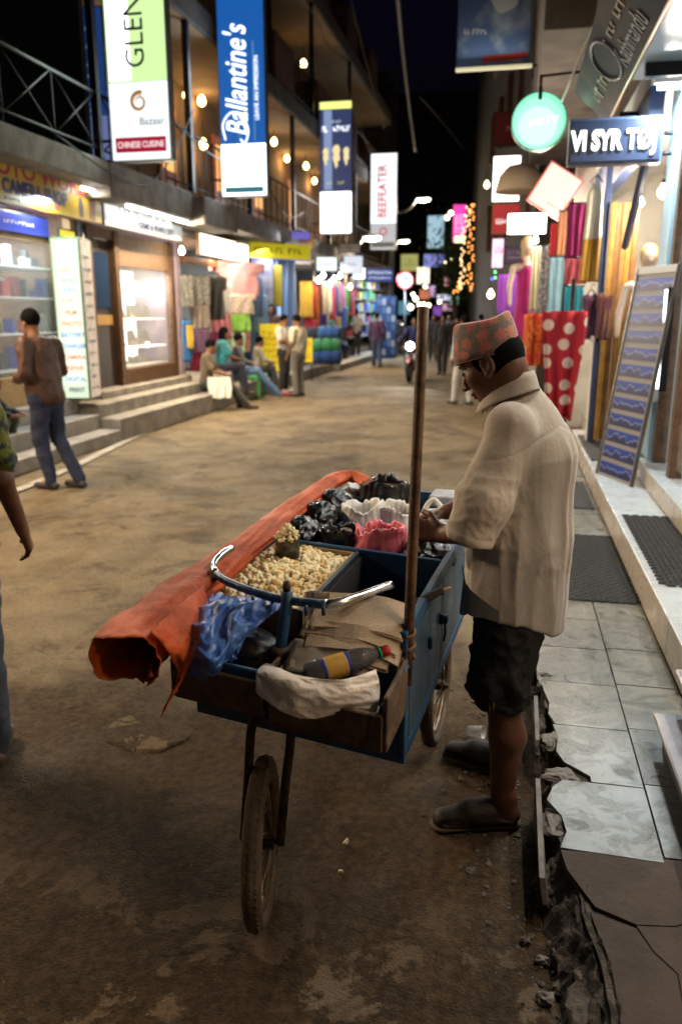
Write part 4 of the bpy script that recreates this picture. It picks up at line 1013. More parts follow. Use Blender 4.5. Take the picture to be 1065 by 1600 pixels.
lamp('banner_light', 'AREA', (0, -.6, .12), 42, (.75, .9, 1.0), t, size=.8, size_y=2.0, rot=(R(180), 0, 0))

t, w, h = banner('navy lit banner with gold figures and a white lower panel', 0, 0, 22.4, 3.86, 7.14, None, -5.25, -4.40)
panel('upper_face', t, -w / 2, -h / 2 + 1.06, w / 2, h / 2 - .18, 0, mat('navy_glow', (.03, .04, .10), .35, emis=(.10, .14, .36), estr=.35)); panel('lower_face', t, -w / 2, -h / 2, w / 2, -h / 2 + 1.05, 0, emit('white_hot4', (1, .98, .95), 3.2))
panel('top_strip', t, -w / 2, h / 2 - .175, w / 2, h / 2, 0, emit('yellow_strip', (.9, .95, .25), 1.3))
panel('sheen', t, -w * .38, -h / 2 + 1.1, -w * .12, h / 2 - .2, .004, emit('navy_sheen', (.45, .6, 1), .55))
marks('lettering', w * .85, .20, 8, emit('nav_letters', (.9, .95, 1), 2.2), t, (0, .98, .008), seed=21); marks('lettering', w * .4, .10, 5, emit('nav_letters2', (.8, .85, 1), 1.0), t, (0, 1.15, .008), seed=22)
gold = mat('gold_figure', (.5, .40, .18), .5, emis=(1, .85, .45), estr=.9)
for k, (xx, s) in enumerate(((-.27, .75), (.02, 1.0), (.29, .78))):
    P_ = [(-.09, .20), (-.02, .26), (.06, .25), (.10, .16), (.08, .05), (.10, -.08), (.03, -.12), (.04, -.22), (-.02, -.28), (-.05, -.16), (-.10, -.05), (-.07, .06), (-.11, .12)]
    prism('gold_figure', [(xx + x * s, .30 + y * s * 1.1) for x, y in P_][::-1], .006, .012, gold, t)
marks('lettering', w * .55, .10, 7, mat('yellow_ink', (.6, .6, .1), .5, emis=(.9, 1, .2), estr=.6), t, (0, -.36, .008), seed=23)
marks('footer_mark', w * .9, .05, 10, emit('red_mark', (1, .1, .1), .8), t, (0, -h / 2 + .06, .008), seed=24)
lamp('banner_light', 'AREA', (0, -1.0, .12), 36, (1, .95, .9), t, size=.8, size_y=1.2, rot=(R(180), 0, 0))

t, w, h = banner('white lit banner with tall red lettering, farthest of the four', 0, 0, 30.2, 4.0, 7.25, None, -5.2, -4.28)
panel('face', t, -w / 2, -h / 2 + .9, w / 2, h / 2, 0, emit('bf_white', (.93, .98, 1.0), 1.5)); panel('lower_face', t, -w / 2, -h / 2, w / 2, -h / 2 + .895, 0, emit('bf_grey', (.82, .84, .86), .62))
redl = mat('red_letter', (.45, .01, .03), .5, emis=(.7, .01, .04), estr=.5)
text('lettering', 'BEEFEATER', .46, redl, t, (-.04, .36, .01), (0, 0, R(90)), .003, offs=.012, xs=.80)
tube('ring_emblem', [(.12 * math.cos(a), -h / 2 + .62 + .12 * math.sin(a), .01) for a in [2 * PI * k / 20 for k in range(20)]], .025, redl, t, 6, closed=True)
panel('dark_strip', t, -w / 2 + .04, -h / 2 + .08, w / 2 - .04, -h / 2 + .25, .006, mat('strip_dark', (.08, .08, .09), .5, emis=(.2, .2, .22), estr=.3))
lamp('banner_light', 'AREA', (0, .3, .12), 26, (.95, .97, 1), t, size=.8, size_y=2, rot=(R(180), 0, 0))

# blue upright sign on the dark terrace
t, w, h = banner('tall narrow blue sign half hidden behind the black balcony post', 0, 0, 10.75, 3.75, 5.6, None, -5.95, -5.45)
panel('face', t, -w / 2, -h / 2, w / 2, h / 2, 0, mat('blue_sign_dim', (.03, .08, .32), .4, emis=(.05, .15, .6), estr=.25))
marks('lettering', 1.2, .14, 9, mat('pale_dim', (.4, .6, .8), .5, emis=(.4, .7, 1), estr=.35), t, (.0, .2, .008), (0, 0, R(90)), seed=31)
panel('lower_face', t, -w / 2, -h / 2, w / 2, -h / 2 + .55, .004, mat('blue_sign_pale', (.15, .25, .6), .4, emis=(.35, .45, 1), estr=.35))

# ------------------------------------------------------------------ ground-floor shops on the left
def wall_sign(name, label, Y0, Y1, z0, z1, X, face, frame=black_iron, d=.08, cat='sign'):
    return lightbox(name, label, (X, (Y0 + Y1) / 2, (z0 + z1) / 2), abs(Y1 - Y0), z1 - z0, d, FACE_E, face, frame, cat=cat)
ps = wall_sign('shop_sign', 'yellow shop sign with crimson and navy lettering above the photo shop', 6.6, 10.86, 2.92, 3.50, -5.72, mat('yellow_sign', (.34, .25, .02), .4, col2=(.27, .19, .016), scale=2), mat('maroon_frame', (.14, .02, .03), .4))
text('lettering', 'PHOTO WORLD', .29, mat('crimson_ink', (.26, .004, .04), .5), ps, (.62, .125, .046), (0, 0, 0), .003, offs=.006, xs=1.22)
text('lettering', 'CAMERA SHOP', .215, mat('navy_ink', (.008, .016, .13), .5), ps, (.52, -.085, .046), (0, 0, 0), .003, offs=.010, xs=.95)
marks('lettering', .7, .05, 9, ink_dark, ps, (-.05, -.215, .046), seed=41); marks('lettering', .35, .04, 8, ink_dark, ps, (.62, -.225, .046), seed=42)
tube('red_mark', arc_pts([(.86, -.23, .05), (.92, -.17, .05), (.98, -.23, .05)], 4), .012, ink_red, ps, 5)
prism('printed_bottle', [(1.50, -.25), (1.60, -.25), (1.62, -.1), (1.58, .0), (1.52, .0), (1.49, -.1)], .044, .047, mat('bottle_print', (.05, .045, .06), .5), ps)
prism('printed_phone', [(1.78, -.25), (1.92, -.25), (1.94, .04), (1.83, .06), (1.78, -.05)], .044, .047, mat('phone_print', (.14, .06, .04), .5), ps)
tl_ = tube_lamp('glaring tube lamp mounted at the end of the yellow sign', (-5.55, 10.1, 3.30), (-5.55, 10.6, 3.30), tube_white, 10, (1, .86, .66), down=(.5, 0, -1))
js = wall_sign('shop_sign', 'white lit shop sign above the jewellery window', 10.95, 13.75, 2.93, 3.30, -5.74, mat('white_sign', (.45, .46, .45), .4, emis=(.9, 1.0, .98), estr=.35), mat('grey_frame', (.22, .21, .2), .5))
text('lettering', 'GEMS & JEWELLERY', .155, mat('slate_ink', (.02, .035, .09), .5), js, (.35, -.085, .046), (0, 0, 0), .003, offs=.003)
marks('lettering', 1.7, .10, 13, mat('slate_ink'), js, (-.1, .085, .046), seed=43)
for k in range(3):
    tube_lamp(('first', 'second', 'third')[k] + ' of three tube lamps above the jewellery sign counted from the photo shop', (-5.42, 11.1 + k * .85, 3.20), (-5.42, 11.85 + k * .85, 3.20), tube_white, 90, (1, .78, .50), group='tubes above the jewellery sign', down=(.55, -.1, -1))

for k in range(2): tube_lamp(('added unseen tube lamp under the slab nearest the camera on the far side', 'added unseen tube lamp under the slab just short of the photo shop')[k], (-5.45, 3.2 + k * 2.6, 3.26), (-5.45, 4.4 + k * 2.6, 3.26), tube_white, (230, 110)[k], (1, .74, .47), group='added fill tubes along the opposite shops', down=(.6, 0, -1))  # added out of view to light the cart and tarpaulin from the left
# photo shop: window with shelves of goods
shop_a = thing('shop', 'photo shop front with shelves and a tan door', 'shop front', (0, 0, 0))
box('back_wall', (-7.6, 5.5, .58), (-7.5, 10.8, 3.35), white_paint, shop_a, 0)
box('side_wall', (-7.6, 10.65, .58), (-6.0, 10.85, 3.35), wood_brown, shop_a, .004)
box('side_wall', (-7.6, 5.3, .58), (-6.0, 5.5, 3.35), wood_brown, shop_a, 0)
box('shop_ceiling', (-7.6, 5.4, 3.18), (-5.9, 10.8, 3.30), white_paint, shop_a, 0)
box('sill_wall', (-6.12, 8.55, .58), (-6.0, 10.6, .95), wood_tan, shop_a, .006)
for y0 in (7.2, 8.42, 10.5): box('frame_post', (-6.1, y0, .58), (-5.98, y0 + .12, 3.1), wood_tan, shop_a, .006)
box('frame_rail', (-6.1, 7.3, 2.62), (-5.98, 10.6, 2.72), wood_tan, shop_a, .006)
box('window_pane', (-6.04, 8.54, .96), (-6.03, 10.5, 2.62), pane, shop_a, 0)
# door with a round-topped glass
dr = box('door', (-6.07, 7.32, .60), (-6.03, 8.42, 2.62), wood_tan, shop_a, .006)
ov = []
for k in range(28):
    a = 2 * PI * k / 28; ov.append((.33 * math.cos(a), .70 * math.copysign(abs(math.sin(a)) ** .8, math.sin(a))))
prism('door_glass', ov, 0, .012, mat('door_glass', (.10, .28, .36), .08, col2=(.25, .42, .50), scale=3, emis=(.1, .35, .5), estr=.35), dr, loc=(-6.03, 7.95, 1.72), rot=FACE_E)
for zz in (1.0, 1.45, 1.9, 2.28):
    box('shelf', (-6.75, 8.6, zz), (-6.12, 10.45, zz + .025), shelf_m, shop_a, .003)
for k, (ya, yb, c) in enumerate(((7.35, 8.35, (.02, .22, .10)), (8.6, 9.9, (.03, .05, .28)))):
    sp_ = wall_sign('sign_panel', ('green strip sign over the photo shop door', 'blue strip sign over the photo shop window')[k], ya, yb, 2.66, 2.92, -5.96, mat('strip_%d' % k, c, .4, emis=c, estr=1.2), d=.04)
    marks('lettering', (yb - ya) * .5, .07, 8, ink_white, sp_, (0, 0, .026), seed=50 + k)
ys = wall_sign('sign_panel', 'small bright yellow notice beside the tall light box', 10.05, 10.45, 2.70, 2.82, -5.9, mat('notice_yellow', (.7, .6, .03), .5, emis=(1, .9, .05), estr=.5), d=.03)
lamp('shop_light', 'AREA', (-6.3, 9.4, 3.1), 190, (.86, .96, 1.0), shop_a, size=1.8, size_y=.3)
lamp('shop_light', 'AREA', (-6.3, 6.6, 3.1), 40, (1.0, .74, .45), shop_a, size=1.8, size_y=.3)
def goods(label, group, n, Y0, Y1, X0, X1, shelves, cols, smin=.06, smax=.16, hmin=.08, hmax=.28, seed=0, sX=None):
    q = random.Random(seed); srcs = []
    for k, c in enumerate(cols):
        m_ = mat('goods_%d_%d' % (seed, k), c, .5, col2=tuple(min(1, a * 1.6 + .1) for a in c), scale=14, lo=.5, hi=.6)
        bm = bmesh.new(); bmesh.ops.create_cube(bm, size=1); 
        for v in bm.verts: v.co.z += .5
        bmesh.ops.bevel(bm, geom=bm.edges[:], offset=.04, segments=1, affect='EDGES')
        me = bpy.data.meshes.new('goods_box'); bm.to_mesh(me); bm.free(); me.materials.append(m_); srcs.append(me)
    for zz in shelves:
        yy = Y0
        while yy < Y1 - smin:
            w_ = q.uniform(smin, smax); h_ = q.uniform(hmin, hmax); d_ = q.uniform(.06, .14)
            if yy + w_ > Y1: break
            if q.random() < .88:
                o = bpy.data.objects.new('goods_box', q.choice(srcs)); link(o); o.location = (q.uniform(X0, X1), yy + w_ / 2, zz); o.scale = (d_, w_, h_); tag(o, label, 'box', group)
            yy += w_ + q.uniform(.005, .03)
goods('small boxed goods on the lit shelves of the photo shop window', 'boxed goods in the photo shop window', 0, 8.62, 10.42, -6.6, -6.25, (.975 + .05, 1.475, 1.925, 2.305), [(.5, .5, .5), (.03, .03, .035), (.05, .05, .4), (.45, .38, .12), (.6, .62, .6), (.25, .35, .4), (.4, .05, .05)], seed=61)

# tall two-sided light box with printed services
tb = thing('light_box', 'tall freestanding pale green light box printed with service names', 'sign', (-5.72, 9.86, .585), R(10))
face_t = emit('pale_box', (.86, 1.0, .74), .95)
box('case', (-.20, 0, 0), (.20, .42, 2.10), mat('box_case', (.10, .14, .06), .4), tb, .01)
box('front_face', (-.175, -.006, .025), (.175, .002, 2.075), face_t, tb, 0)
box('side_face', (.198, .02, .025), (.206, .40, 2.075), mat('side_photo', (.35, .28, .24), .5, col2=(.55, .50, .45), scale=12, emis=(.9, .75, .6), estr=.28), tb, 0)
cols_ = [mat('t_red', (.22, .03, .02), .6), mat('t_blue', (.02, .05, .18), .6), mat('t_teal', (.02, .09, .10), .6)]
words_ = ['PRINT', 'DIGITAL', 'REPAIR', 'CAMERA', 'CHARGER', 'BATTERY', 'PHOTO', 'FILM']
for k, wd in enumerate(words_):
    text('lettering', wd, .085, cols_[[1, 1, 0, 0, 1, 1, 0, 0][k]], tb, (.02, -.008, .13 + k * .145), FACE_S, .001, offs=.002, xs=.9)
for k in range(4): marks('lettering', .2, .07, 5, cols_[k % 3], tb, (.02, -.008, 1.30 + k * .13), FACE_S, seed=70 + k)
prism('printed_star', [(.075 * (1 if k % 2 else .45) * math.cos(k * PI / 5) * 1.2, .075 * (1 if k % 2 else .45) * math.sin(k * PI / 5) * 1.3) for k in range(10)], 0, .003, mat('star_ink', (.10, .13, .32), .6), tb, loc=(.02, -.006, 1.92), rot=FACE_S)
for k in range(12): marks('lettering', .25, .06, 4, cols_[k % 3], tb, (.208, .21, .15 + k * .155), FACE_E, seed=90 + k)
lamp('box_light', 'AREA', (0, -.05, 1.1), 10, (.9, 1, .8), tb, size=.3, size_y=1.8, rot=(R(90), 0, 0))

# jewellery shop
shop_b = thing('shop', 'jewellery shop front with a brightly lit display window', 'shop front', (0, 0, 0))
box('side_wall', (-7.4, 14.0, .6), (-5.95, 14.2, 3.2), mat('lilac_wall', (.42, .34, .40), .8, col2=(.34, .27, .33), scale=3), shop_b, .006)
box('back_wall', (-7.5, 10.9, .6), (-7.4, 14.1, 3.2), wood_brown, shop_b, 0)
box('head_panel', (-6.06, 11.86, 2.44), (-6.0, 13.8, 2.92), mat('panel_wood', (.24, .15, .085), .6, col2=(.16, .095, .05), scale=6, bump=.3, bscale=30, distort=4), shop_b, .004)
for y0 in (10.9, 11.72, 13.80): box('frame_post', (-6.1, y0, .61), (-5.96, y0 + .14, 2.94), wood_brown, shop_b, .008)
box('sill', (-6.1, 11.86, .61), (-5.96, 13.8, .86), wood_brown, shop_b, .01)
box('lintel', (-6.12, 10.9, 2.80), (-5.98, 11.72, 2.94), wood_brown, shop_b, .004)
dj = box('door', (-6.08, 11.05, .62), (-6.04, 11.7, 2.78), mat('dark_door', (.03, .02, .016), .4), shop_b, .006)
box('door_plate', (-6.038, 11.1, 1.55), (-6.03, 11.65, 1.70), mat('brass_plate', (.35, .20, .05), .4), dj, .002)
box('door_glass', (-6.038, 11.15, 1.80), (-6.03, 11.6, 2.6), mat('door_dark_glass', (.02, .04, .09), .06), dj, 0)
box('display_back', (-6.72, 11.86, .86), (-6.70, 13.80, 2.44), emit('display_glow', (1.0, .97, .90), 2.2), shop_b, 0)
for zz in (1.16, 1.62, 2.02):
    box('glass_shelf', (-6.70, 11.88, zz), (-6.12, 13.78, zz + .02), mat('shelf_lit', (.8, .8, .78), .3, emis=(1, .97, .9), estr=.9), shop_b, .003)
box('display_floor', (-6.70, 11.88, .86), (-6.11, 13.78, .88), white_paint, shop_b, .002)
box('window_pane', (-6.03, 11.87, .87), (-6.02, 13.79, 2.43), pane, shop_b, 0)
lamp('display_light', 'AREA', (-6.3, 12.8, 2.40), 70, (1, .96, .88), shop_b, size=.3, size_y=1.8)
gold_j = mat('jewel_pad', (.16, .12, .12), .5, col2=(.45, .38, .3), scale=30)
padm = None
for zz, hgt, n_ in ((.885, .12, 14), (1.185, .26, 11), (1.645, .22, 12), (2.045, .2, 10)):
    for k in range(n_):
        yy = 11.98 + 1.75 * k / n_
        if padm is None:
            V = [(-.05, -.055, 0), (.06, -.055, 0), (.06, .055, 0), (-.05, .055, 0), (-.06, -.04, 1), (-.03, -.04, 1), (-.03, .04, 1), (-.06, .04, 1)]
            po = obj('necklace_stand', V, [(3, 2, 1, 0), (4, 5, 6, 7), (0, 1, 5, 4), (1, 2, 6, 5), (2, 3, 7, 6), (3, 0, 4, 7)], gold_j); padm = po
        else: po = share('necklace_stand', padm)
        po.location = (-6.4 + rnd.uniform(-.05, .1), yy, zz); po.scale = (1, 1, hgt); tag(po, 'dark jewellery stand on a shelf of the lit display window', 'jewellery stand', 'stands in the jewellery window')
# ------------------------------------------------------------------ clothes shop and the shops farther down on the left
def L_(name, label, cat, u0, v0, u1, v1, X, m, kind='cloth', **kw):
    a = ax(u0, v0, X); b = ax(u1, v0, X); c = ax((u0 + u1) / 2, v1, X); mid = ax((u0 + u1) / 2, v0, X)
    w, h = abs(b.y - a.y), abs(mid.z - c.z)
    # shops show their cloth to people walking up the street: half turned to the camera
    rot = (R(90), 0, R(kw.pop('turn', 55)))
    w = w * .62
    if kind == 'cloth': return hanging_cloth(name, label, cat, mid, w, h, rot, m, seed=(u0 * 7) % 13, **kw)
    return hung_shirt(name, label, mid, w, h, rot, m, cat=cat, seed=(u0 * 7) % 13, **kw)
shop_c = thing('shop', 'open clothes shop front glowing with warm light', 'shop front', (0, 0, 0))
box('back_wall', (-7.6, 14.2, .5), (-7.5, 17.5, 3.2), mat('shop_cream', (.62, .52, .40), .8), shop_c, 0)
box('side_wall', (-7.5, 17.3, .5), (-6.0, 17.5, 3.2), mat('blue_grey_wall', (.18, .26, .36), .7), shop_c, .006)
box('shop_ceiling', (-7.5, 14.2, 3.08), (-5.9, 17.5, 3.17), white_paint, shop_c, 0)
box('shutter_rail', (-5.98, 14.25, 2.62), (-5.88, 17.3, 2.74), wood_red, shop_c, .006)
t = wall_sign('shop_sign', 'overexposed warm white fascia sign above the clothes shop', 14.35, 17.15, 2.76, 3.16, -5.66, emit('warm_fascia', (1, .86, .66), 3.2), mat('tan_frame', (.4, .28, .18), .5))
lamp('shop_light', 'AREA', (-5.2, 15.7, 3.14), 215, (1, .76, .48), shop_c, size=2.4, size_y=.2, rot=(0, R(-25), 0))
lamp('shop_light', 'AREA', (-6.8, 15.7, 3.0), 70, (1, .86, .66), shop_c, size=2.4, size_y=.6)
bulb('bare bulb at the corner of the warm fascia sign', ax(371, 390, -5.5), .06, bulb_white, 30, NEUT)
bulb('bare bulb at the lilac wall of the clothes shop', ax(284, 392, -5.6), .05, bulb_white, 12, NEUT)
L_('hanging_shirt', 'pink and white blouse hung highest in the clothes shop', 'shirt', 349, 408, 392, 462, -5.62, cloth_mat((.46, .22, .25)), 'shirt', sleeve=.35)
L_('hanging_shirt', 'white checked blouse hung below the pink one', 'shirt', 354, 458, 388, 492, -5.62, cloth_mat((.42, .38, .34), 'print', (.26, .18, .17)), 'shirt', sleeve=.15)
L_('shawl', 'lime green folded cloth hung under the blouses', 'cloth', 358, 491, 384, 518, -5.6, cloth_mat((.18, .42, .05)), folds=3)
L_('shawl', 'green and white striped cloth hanging above the seated boy', 'cloth', 360, 520, 378, 552, -5.6, cloth_mat((.10, .38, .20), 'print', (.6, .65, .6)), folds=3)
L_('shawl', 'crimson striped scarf beside the green striped cloth', 'scarf', 378, 515, 388, 550, -5.6, cloth_mat((.35, .04, .06), 'print', (.5, .3, .25)), folds=2)
L_('hanging_jacket', 'black cardigan hung in the clothes shop', 'cardigan', 321, 428, 345, 500, -5.7, cloth_mat((.012, .012, .014)), 'shirt', sleeve=.3)
L_('hanging_shirt', 'pale grey top hung beside the black cardigan', 'top', 338, 440, 356, 492, -5.75, cloth_mat((.38, .38, .40)), 'shirt', sleeve=.2)
L_('shawl', 'dusty pink shawl below the grey top', 'shawl', 337, 490, 356, 530, -5.75, cloth_mat((.50, .16, .20)), folds=3)
L_('shawl', 'grey patterned scarf hung at the lilac wall', 'scarf', 284, 430, 298, 480, -5.75, cloth_mat((.24, .23, .20), 'print', (.08, .08, .07)), folds=2)
L_('shawl', 'grey speckled shawl with pale fringe at the shop entrance', 'shawl', 299, 432, 322, 476, -5.7, cloth_mat((.26, .25, .22), 'print', (.10, .10, .09)), folds=3)
L_('shawl', 'taupe shawl hung below the speckled one', 'shawl', 300, 476, 322, 514, -5.69, cloth_mat((.24, .19, .16)), folds=3)
L_('shawl', 'indigo and plum shawl hung lowest at the entrance', 'shawl', 301, 514, 323, 552, -5.68, cloth_mat((.08, .07, .16), 'print', (.18, .05, .10)), folds=3)
L_('shawl', 'crimson cloth hanging behind the seated man', 'cloth', 300, 548, 326, 580, -5.70, cloth_mat((.40, .02, .06)), folds=3)
L_('shawl', 'bright blue scarf hung low at the lilac wall', 'scarf', 286, 500, 296, 566, -5.72, cloth_mat((.02, .15, .42)), folds=2)
L_('shawl', 'yellow scarf hung low beside the blue one', 'scarf', 293, 508, 300, 545, -5.66, cloth_mat((.55, .36, .02)), folds=2)
L_('shawl', 'white net curtain in the middle of the clothes shop', 'curtain', 323, 470, 338, 530, -5.9, cloth_mat((.5, .45, .38)), folds=3)
L_('shawl', 'magenta shawl low in the clothes shop', 'shawl', 326, 520, 345, 552, -5.8, cloth_mat((.30, .01, .14)), folds=3)
for k, (u, v, X) in enumerate(((372, 455, -5.9), (380, 480, -5.92))): 
    L_('shawl', ('blue grey printed wall cloth near the shop corner', 'pale blue wall cloth near the shop corner')[k], 'cloth', u + 14, v - 20, u + 32, v + 40, X, cloth_mat([(.10, .16, .28), (.20, .34, .50)][k]), folds=2)

# next shop: blue frames, yellow boards
shop_d = thing('shop', 'shop with blue window frames behind the two standing men', 'shop front', (0, 0, 0))
box('back_wall', (-7.6, 17.5, .5), (-7.5, 22.5, 3.3), mat('blue_wall', (.16, .24, .38), .7), shop_d, 0)
box('side_wall', (-7.5, 22.3, .5), (-6, 22.5, 3.3), mat('blue_wall'), shop_d, 0)
box('shop_ceiling', (-7.5, 17.5, 3.2), (-5.9, 22.5, 3.28), white_paint, shop_d, 0)
for k, y0 in enumerate((17.55, 18.5, 19.5, 20.5, 21.5)): box('frame_post', (-6.08, y0, .5), (-5.98, y0 + .09, 3.1), mat('frame_blue', (.10, .18, .32), .5), shop_d, .006)
for k, (y0, y1) in enumerate(((18.6, 19.5), (19.6, 20.5), (20.6, 21.5))):
    box('lit_window', (-6.2, y0, 1.5), (-6.16, y1, 2.9), emit('win_blue_%d' % k, [(.7, .9, 1), (.35, .6, 1), (.5, .75, 1)][k], [1.8, .6, 1.0][k]), shop_d, .003)
lamp('shop_light', 'AREA', (-5.7, 19.5, 3.15), 150, (.95, .95, 1.0), shop_d, size=.2, size_y=3, rot=(0, R(-20), 0))
ysn = lightbox('shop_sign', 'bright yellow shop sign jutting out beyond the clothes shop', ax(434, 392, -5.45), 1.9, .40, .10, FACE_E, mat('yel_sign', (.50, .42, .02), .4, emis=(.9, .8, .03), estr=.35), mat('violet_edge', (.12, .10, .4), .4, emis=(.2, .15, .9), estr=.4))
ysn.rotation_euler = (R(90), 0, R(52)); marks('lettering', 1.4, .2, 9, mat('olive_ink', (.2, .16, .02), .5), ysn, (0, 0, .056), seed=101)
lamp('sign_light', 'AREA', (0, .35, .35), 14, (.9, .85, 1), ysn, size=1.2, size_y=.1, rot=(R(-140), 0, 0))
vl = lightbox('sign_panel', 'violet strip sign above the yellow one', ax(440, 366, -5.5), 1.7, .22, .08, FACE_E, mat('violet_strip', (.10, .09, .25), .4, emis=(.3, .25, .9), estr=.5)); vl.rotation_euler = (R(90), 0, R(52))
def menu(label, u0, v0, u1, v1, Y, seed):
    a = ay(u0, v0, Y); b = ay(u1, v1, Y); t = thing('menu_board', label, 'board', ((a.x + b.x) / 2, Y, (a.z + b.z) / 2), rot=(R(86), 0, R(14)))
    w, h = b.x - a.x, a.z - b.z
    box('board', (-w / 2, -h / 2, -.03), (w / 2, h / 2, 0), mat('menu_yellow', (.62, .48, .015), .5, emis=(1, .78, .02), estr=.35), t, .006)
    marks('lettering', w * .7, h * .75, 6, mat('menu_ink', (.4, .1, .02), .6), t, (0, 0, .001), seed=seed, rows=6)
    for s in (-1, 1): tube('leg', [(s * w * .45, -h / 2 + .05, -.03), (s * w * .45, -h / 2 - .45, -.10)], .012, black_iron, t, 6)
menu('yellow menu board beside the woman in the doorway', 406, 506, 438, 580, 18.3, 1)
menu('yellow menu board partly hidden behind the two men', 470, 528, 488, 566, 18.6, 2)
wp2 = lightbox('poster', 'dark printed posters on the corner wall beside the woman', ax(408, 430, -5.95), .7, 1.5, .03, FACE_E, mat('poster_print', (.12, .15, .24), .5, col2=(.30, .28, .26), scale=5)); wp2.rotation_euler = (R(90), 0, R(50))
wp3 = lightbox('poster', 'olive yellow poster above the woman in the doorway', ax(427, 446, -5.8), .55, 1.0, .03, FACE_E, mat('poster_olive', (.32, .26, .03), .5)); wp3.rotation_euler = (R(90), 0, R(50))
# bucket and low bench
bk = gz(415, 588, .30); bucket = thing('bucket', 'green plastic bucket on the plinth beside the menu board', 'bucket', (bk.x, bk.y, .29))
lathe('pail', [(.10, 0), (.14, .26), (.15, .27), (.145, .265), (.10, .02)], mat('green_plastic', (.01, .28, .13), .4), bucket, 18)
tube('handle', arc_pts([(-.145, 0, .26), (-.10, .04, .36), (0, .05, .40), (.10, .04, .36), (.145, 0, .26)], 4), .006, grey_metal, bucket, 5)
bn = thing('bench', 'low bright green bench below the bucket', 'bench', (gz(408, 600, .28).x - .1, gz(408, 600, .28).y, .0), R(10))
box('seat', (-.2, -.6, .42), (.16, .6, .46), mat('green_bench', (.03, .35, .06), .5), bn, .006)
for sx in (-.16, .12):
    for sy in (-.52, .52): box('leg', (sx - .02, sy - .02, .28 if sx < 0 else 0), (sx + .02, sy + .02, .42), mat('green_bench'), bn, .003)

# racks of clothes, bags and the blue shop
shop_e = thing('shop', 'shop front hung with many colourful garments down the street', 'shop front', (0, 0, 0))
box('back_wall', (-7.6, 22.5, .5), (-7.5, 28.5, 3.3), mat('shop_cream'), shop_e, 0)
box('side_wall', (-7.5, 28.3, .5), (-6, 28.5, 3.3), mat('blue_wall'), shop_e, 0)
box('shop_ceiling', (-7.5, 22.5, 3.2), (-5.9, 28.5, 3.28), white_paint, shop_e, 0)
tube('clothes_rail', [(-5.75, 22.6, 2.62), (-5.75, 28.2, 2.62)], .02, black_iron, shop_e, 6)
lamp('shop_light', 'AREA', (-5.3, 25, 3.2), 230, (1, .80, .55), shop_e, size=.2, size_y=4, rot=(0, R(-20), 0))
gcols = [((.55, .30, .02), 'golden yellow'), ((.45, .03, .03), 'red'), ((.60, .16, .02), 'orange'), ((.10, .01, .02), 'dark maroon'), ((.55, .46, .30), 'cream'), ((.34, .30, .20), 'khaki'), ((.60, .58, .55), 'white'), ((.40, .02, .05), 'crimson'), ((.04, .05, .25), 'indigo'), ((.20, .20, .20), 'grey'), ((.28, .04, .30), 'violet'), ((.06, .30, .08), 'leaf green'), ((.05, .05, .05), 'black'), ((.45, .10, .20), 'rose')]
for k, (c, nme) in enumerate(gcols):
    u = 478 + k * 5.2; X = -5.5; p = ax(u, 440 + (k % 3) * 4, X)
    h_ = .95 + .25 * ((k * 7) % 3) / 2
    t = hanging_cloth('hanging_garment', nme + ' garment on the rail down the street beyond the menu boards', 'garment', p, .34, h_, (R(90), 0, R(25)), cloth_mat(c), folds=2, amp=.03, seed=k, rail=False, taper=-.15)
    t['group'] = 'garments on the far rail'
for k, (u, v, c, nme) in enumerate(((500, 490, (.05, .03, .22), 'navy'), (512, 500, (.02, .22, .25), 'teal'), (486, 500, (.4, .02, .04), 'scarlet'), (524, 495, (.25, .2, .1), 'brown'), (533, 480, (.02, .05, .3), 'royal blue'))):
    p = ax(u, v, -5.4); t = hanging_cloth('hanging_garment', nme + ' cloth hung low under the far rail', 'garment', p, .36, .7, (R(90), 0, R(20)), cloth_mat(c), folds=2, amp=.03, seed=k + 30, rail=False); t['group'] = 'garments on the far rail'
for k, (u, v) in enumerate(((505, 430), (531, 431), (498, 438), (516, 443), (547, 448), (522, 436))):
    bulb(('bare bulb over the far garments nearest the navy banner', 'brightest bare bulb over the far garments', 'small bulb over the golden garment', 'bulb over the cream garments', 'bulb beside the blue shop', 'bulb between the two brightest')[k], ax(u, v, -5.1), .06, bulb_white, 16, NEUT, group='bulbs over the far garments')
def SX(name, label, u0, v0, u1, v1, X, face, turn=20, frame=black_iron, cat='sign'):
    c = ax((u0 + u1) / 2, (v0 + v1) / 2, X); a = ax((u0 + u1) / 2, v0, X); b = ax((u0 + u1) / 2, v1, X); px = FPX / (c - cam.location).length
    t = lightbox(name, label, c, (u1 - u0) / px * 1.0, a.z - b.z, .10, FACE_S, face, frame, cat=cat); t.rotation_euler = (R(90), 0, R(turn)); return t, (u1 - u0) / px, a.z - b.z
t, w, h = SX('shop_sign', 'white and teal lit sign over the far garments', 494, 401, 526, 424, -5.2, emit('teal_white', (.85, 1, .92), 1.3)); marks('lettering', w * .6, h * .3, 5, mat('teal_ink', (.05, .4, .3), .5), t, (0, 0, .06), seed=110)
t, w, h = SX('shop_sign', 'pale lit sign with a landscape print beside the teal sign', 530, 399, 566, 428, -5.1, emit('pale_sky', (.85, .9, 1), .9)); marks('lettering', w * .6, h * .2, 6, ink_blue, t, (0, 0, .06), seed=111)
t, w, h = SX('shop_sign', 'small grey sign board under the navy banner', 530, 380, 562, 396, -4.9, mat('grey_sign', (.40, .38, .38), .5)); marks('lettering', w * .3, h * .4, 2, ink_dark, t, (0, 0, .06), seed=112)
t, w, h = SX('shop_sign', 'glaring bluish white light box next to the blue shop', 551, 418, 570, 437, -4.9, emit('cyan_hot', (.75, .95, 1), 3.0))
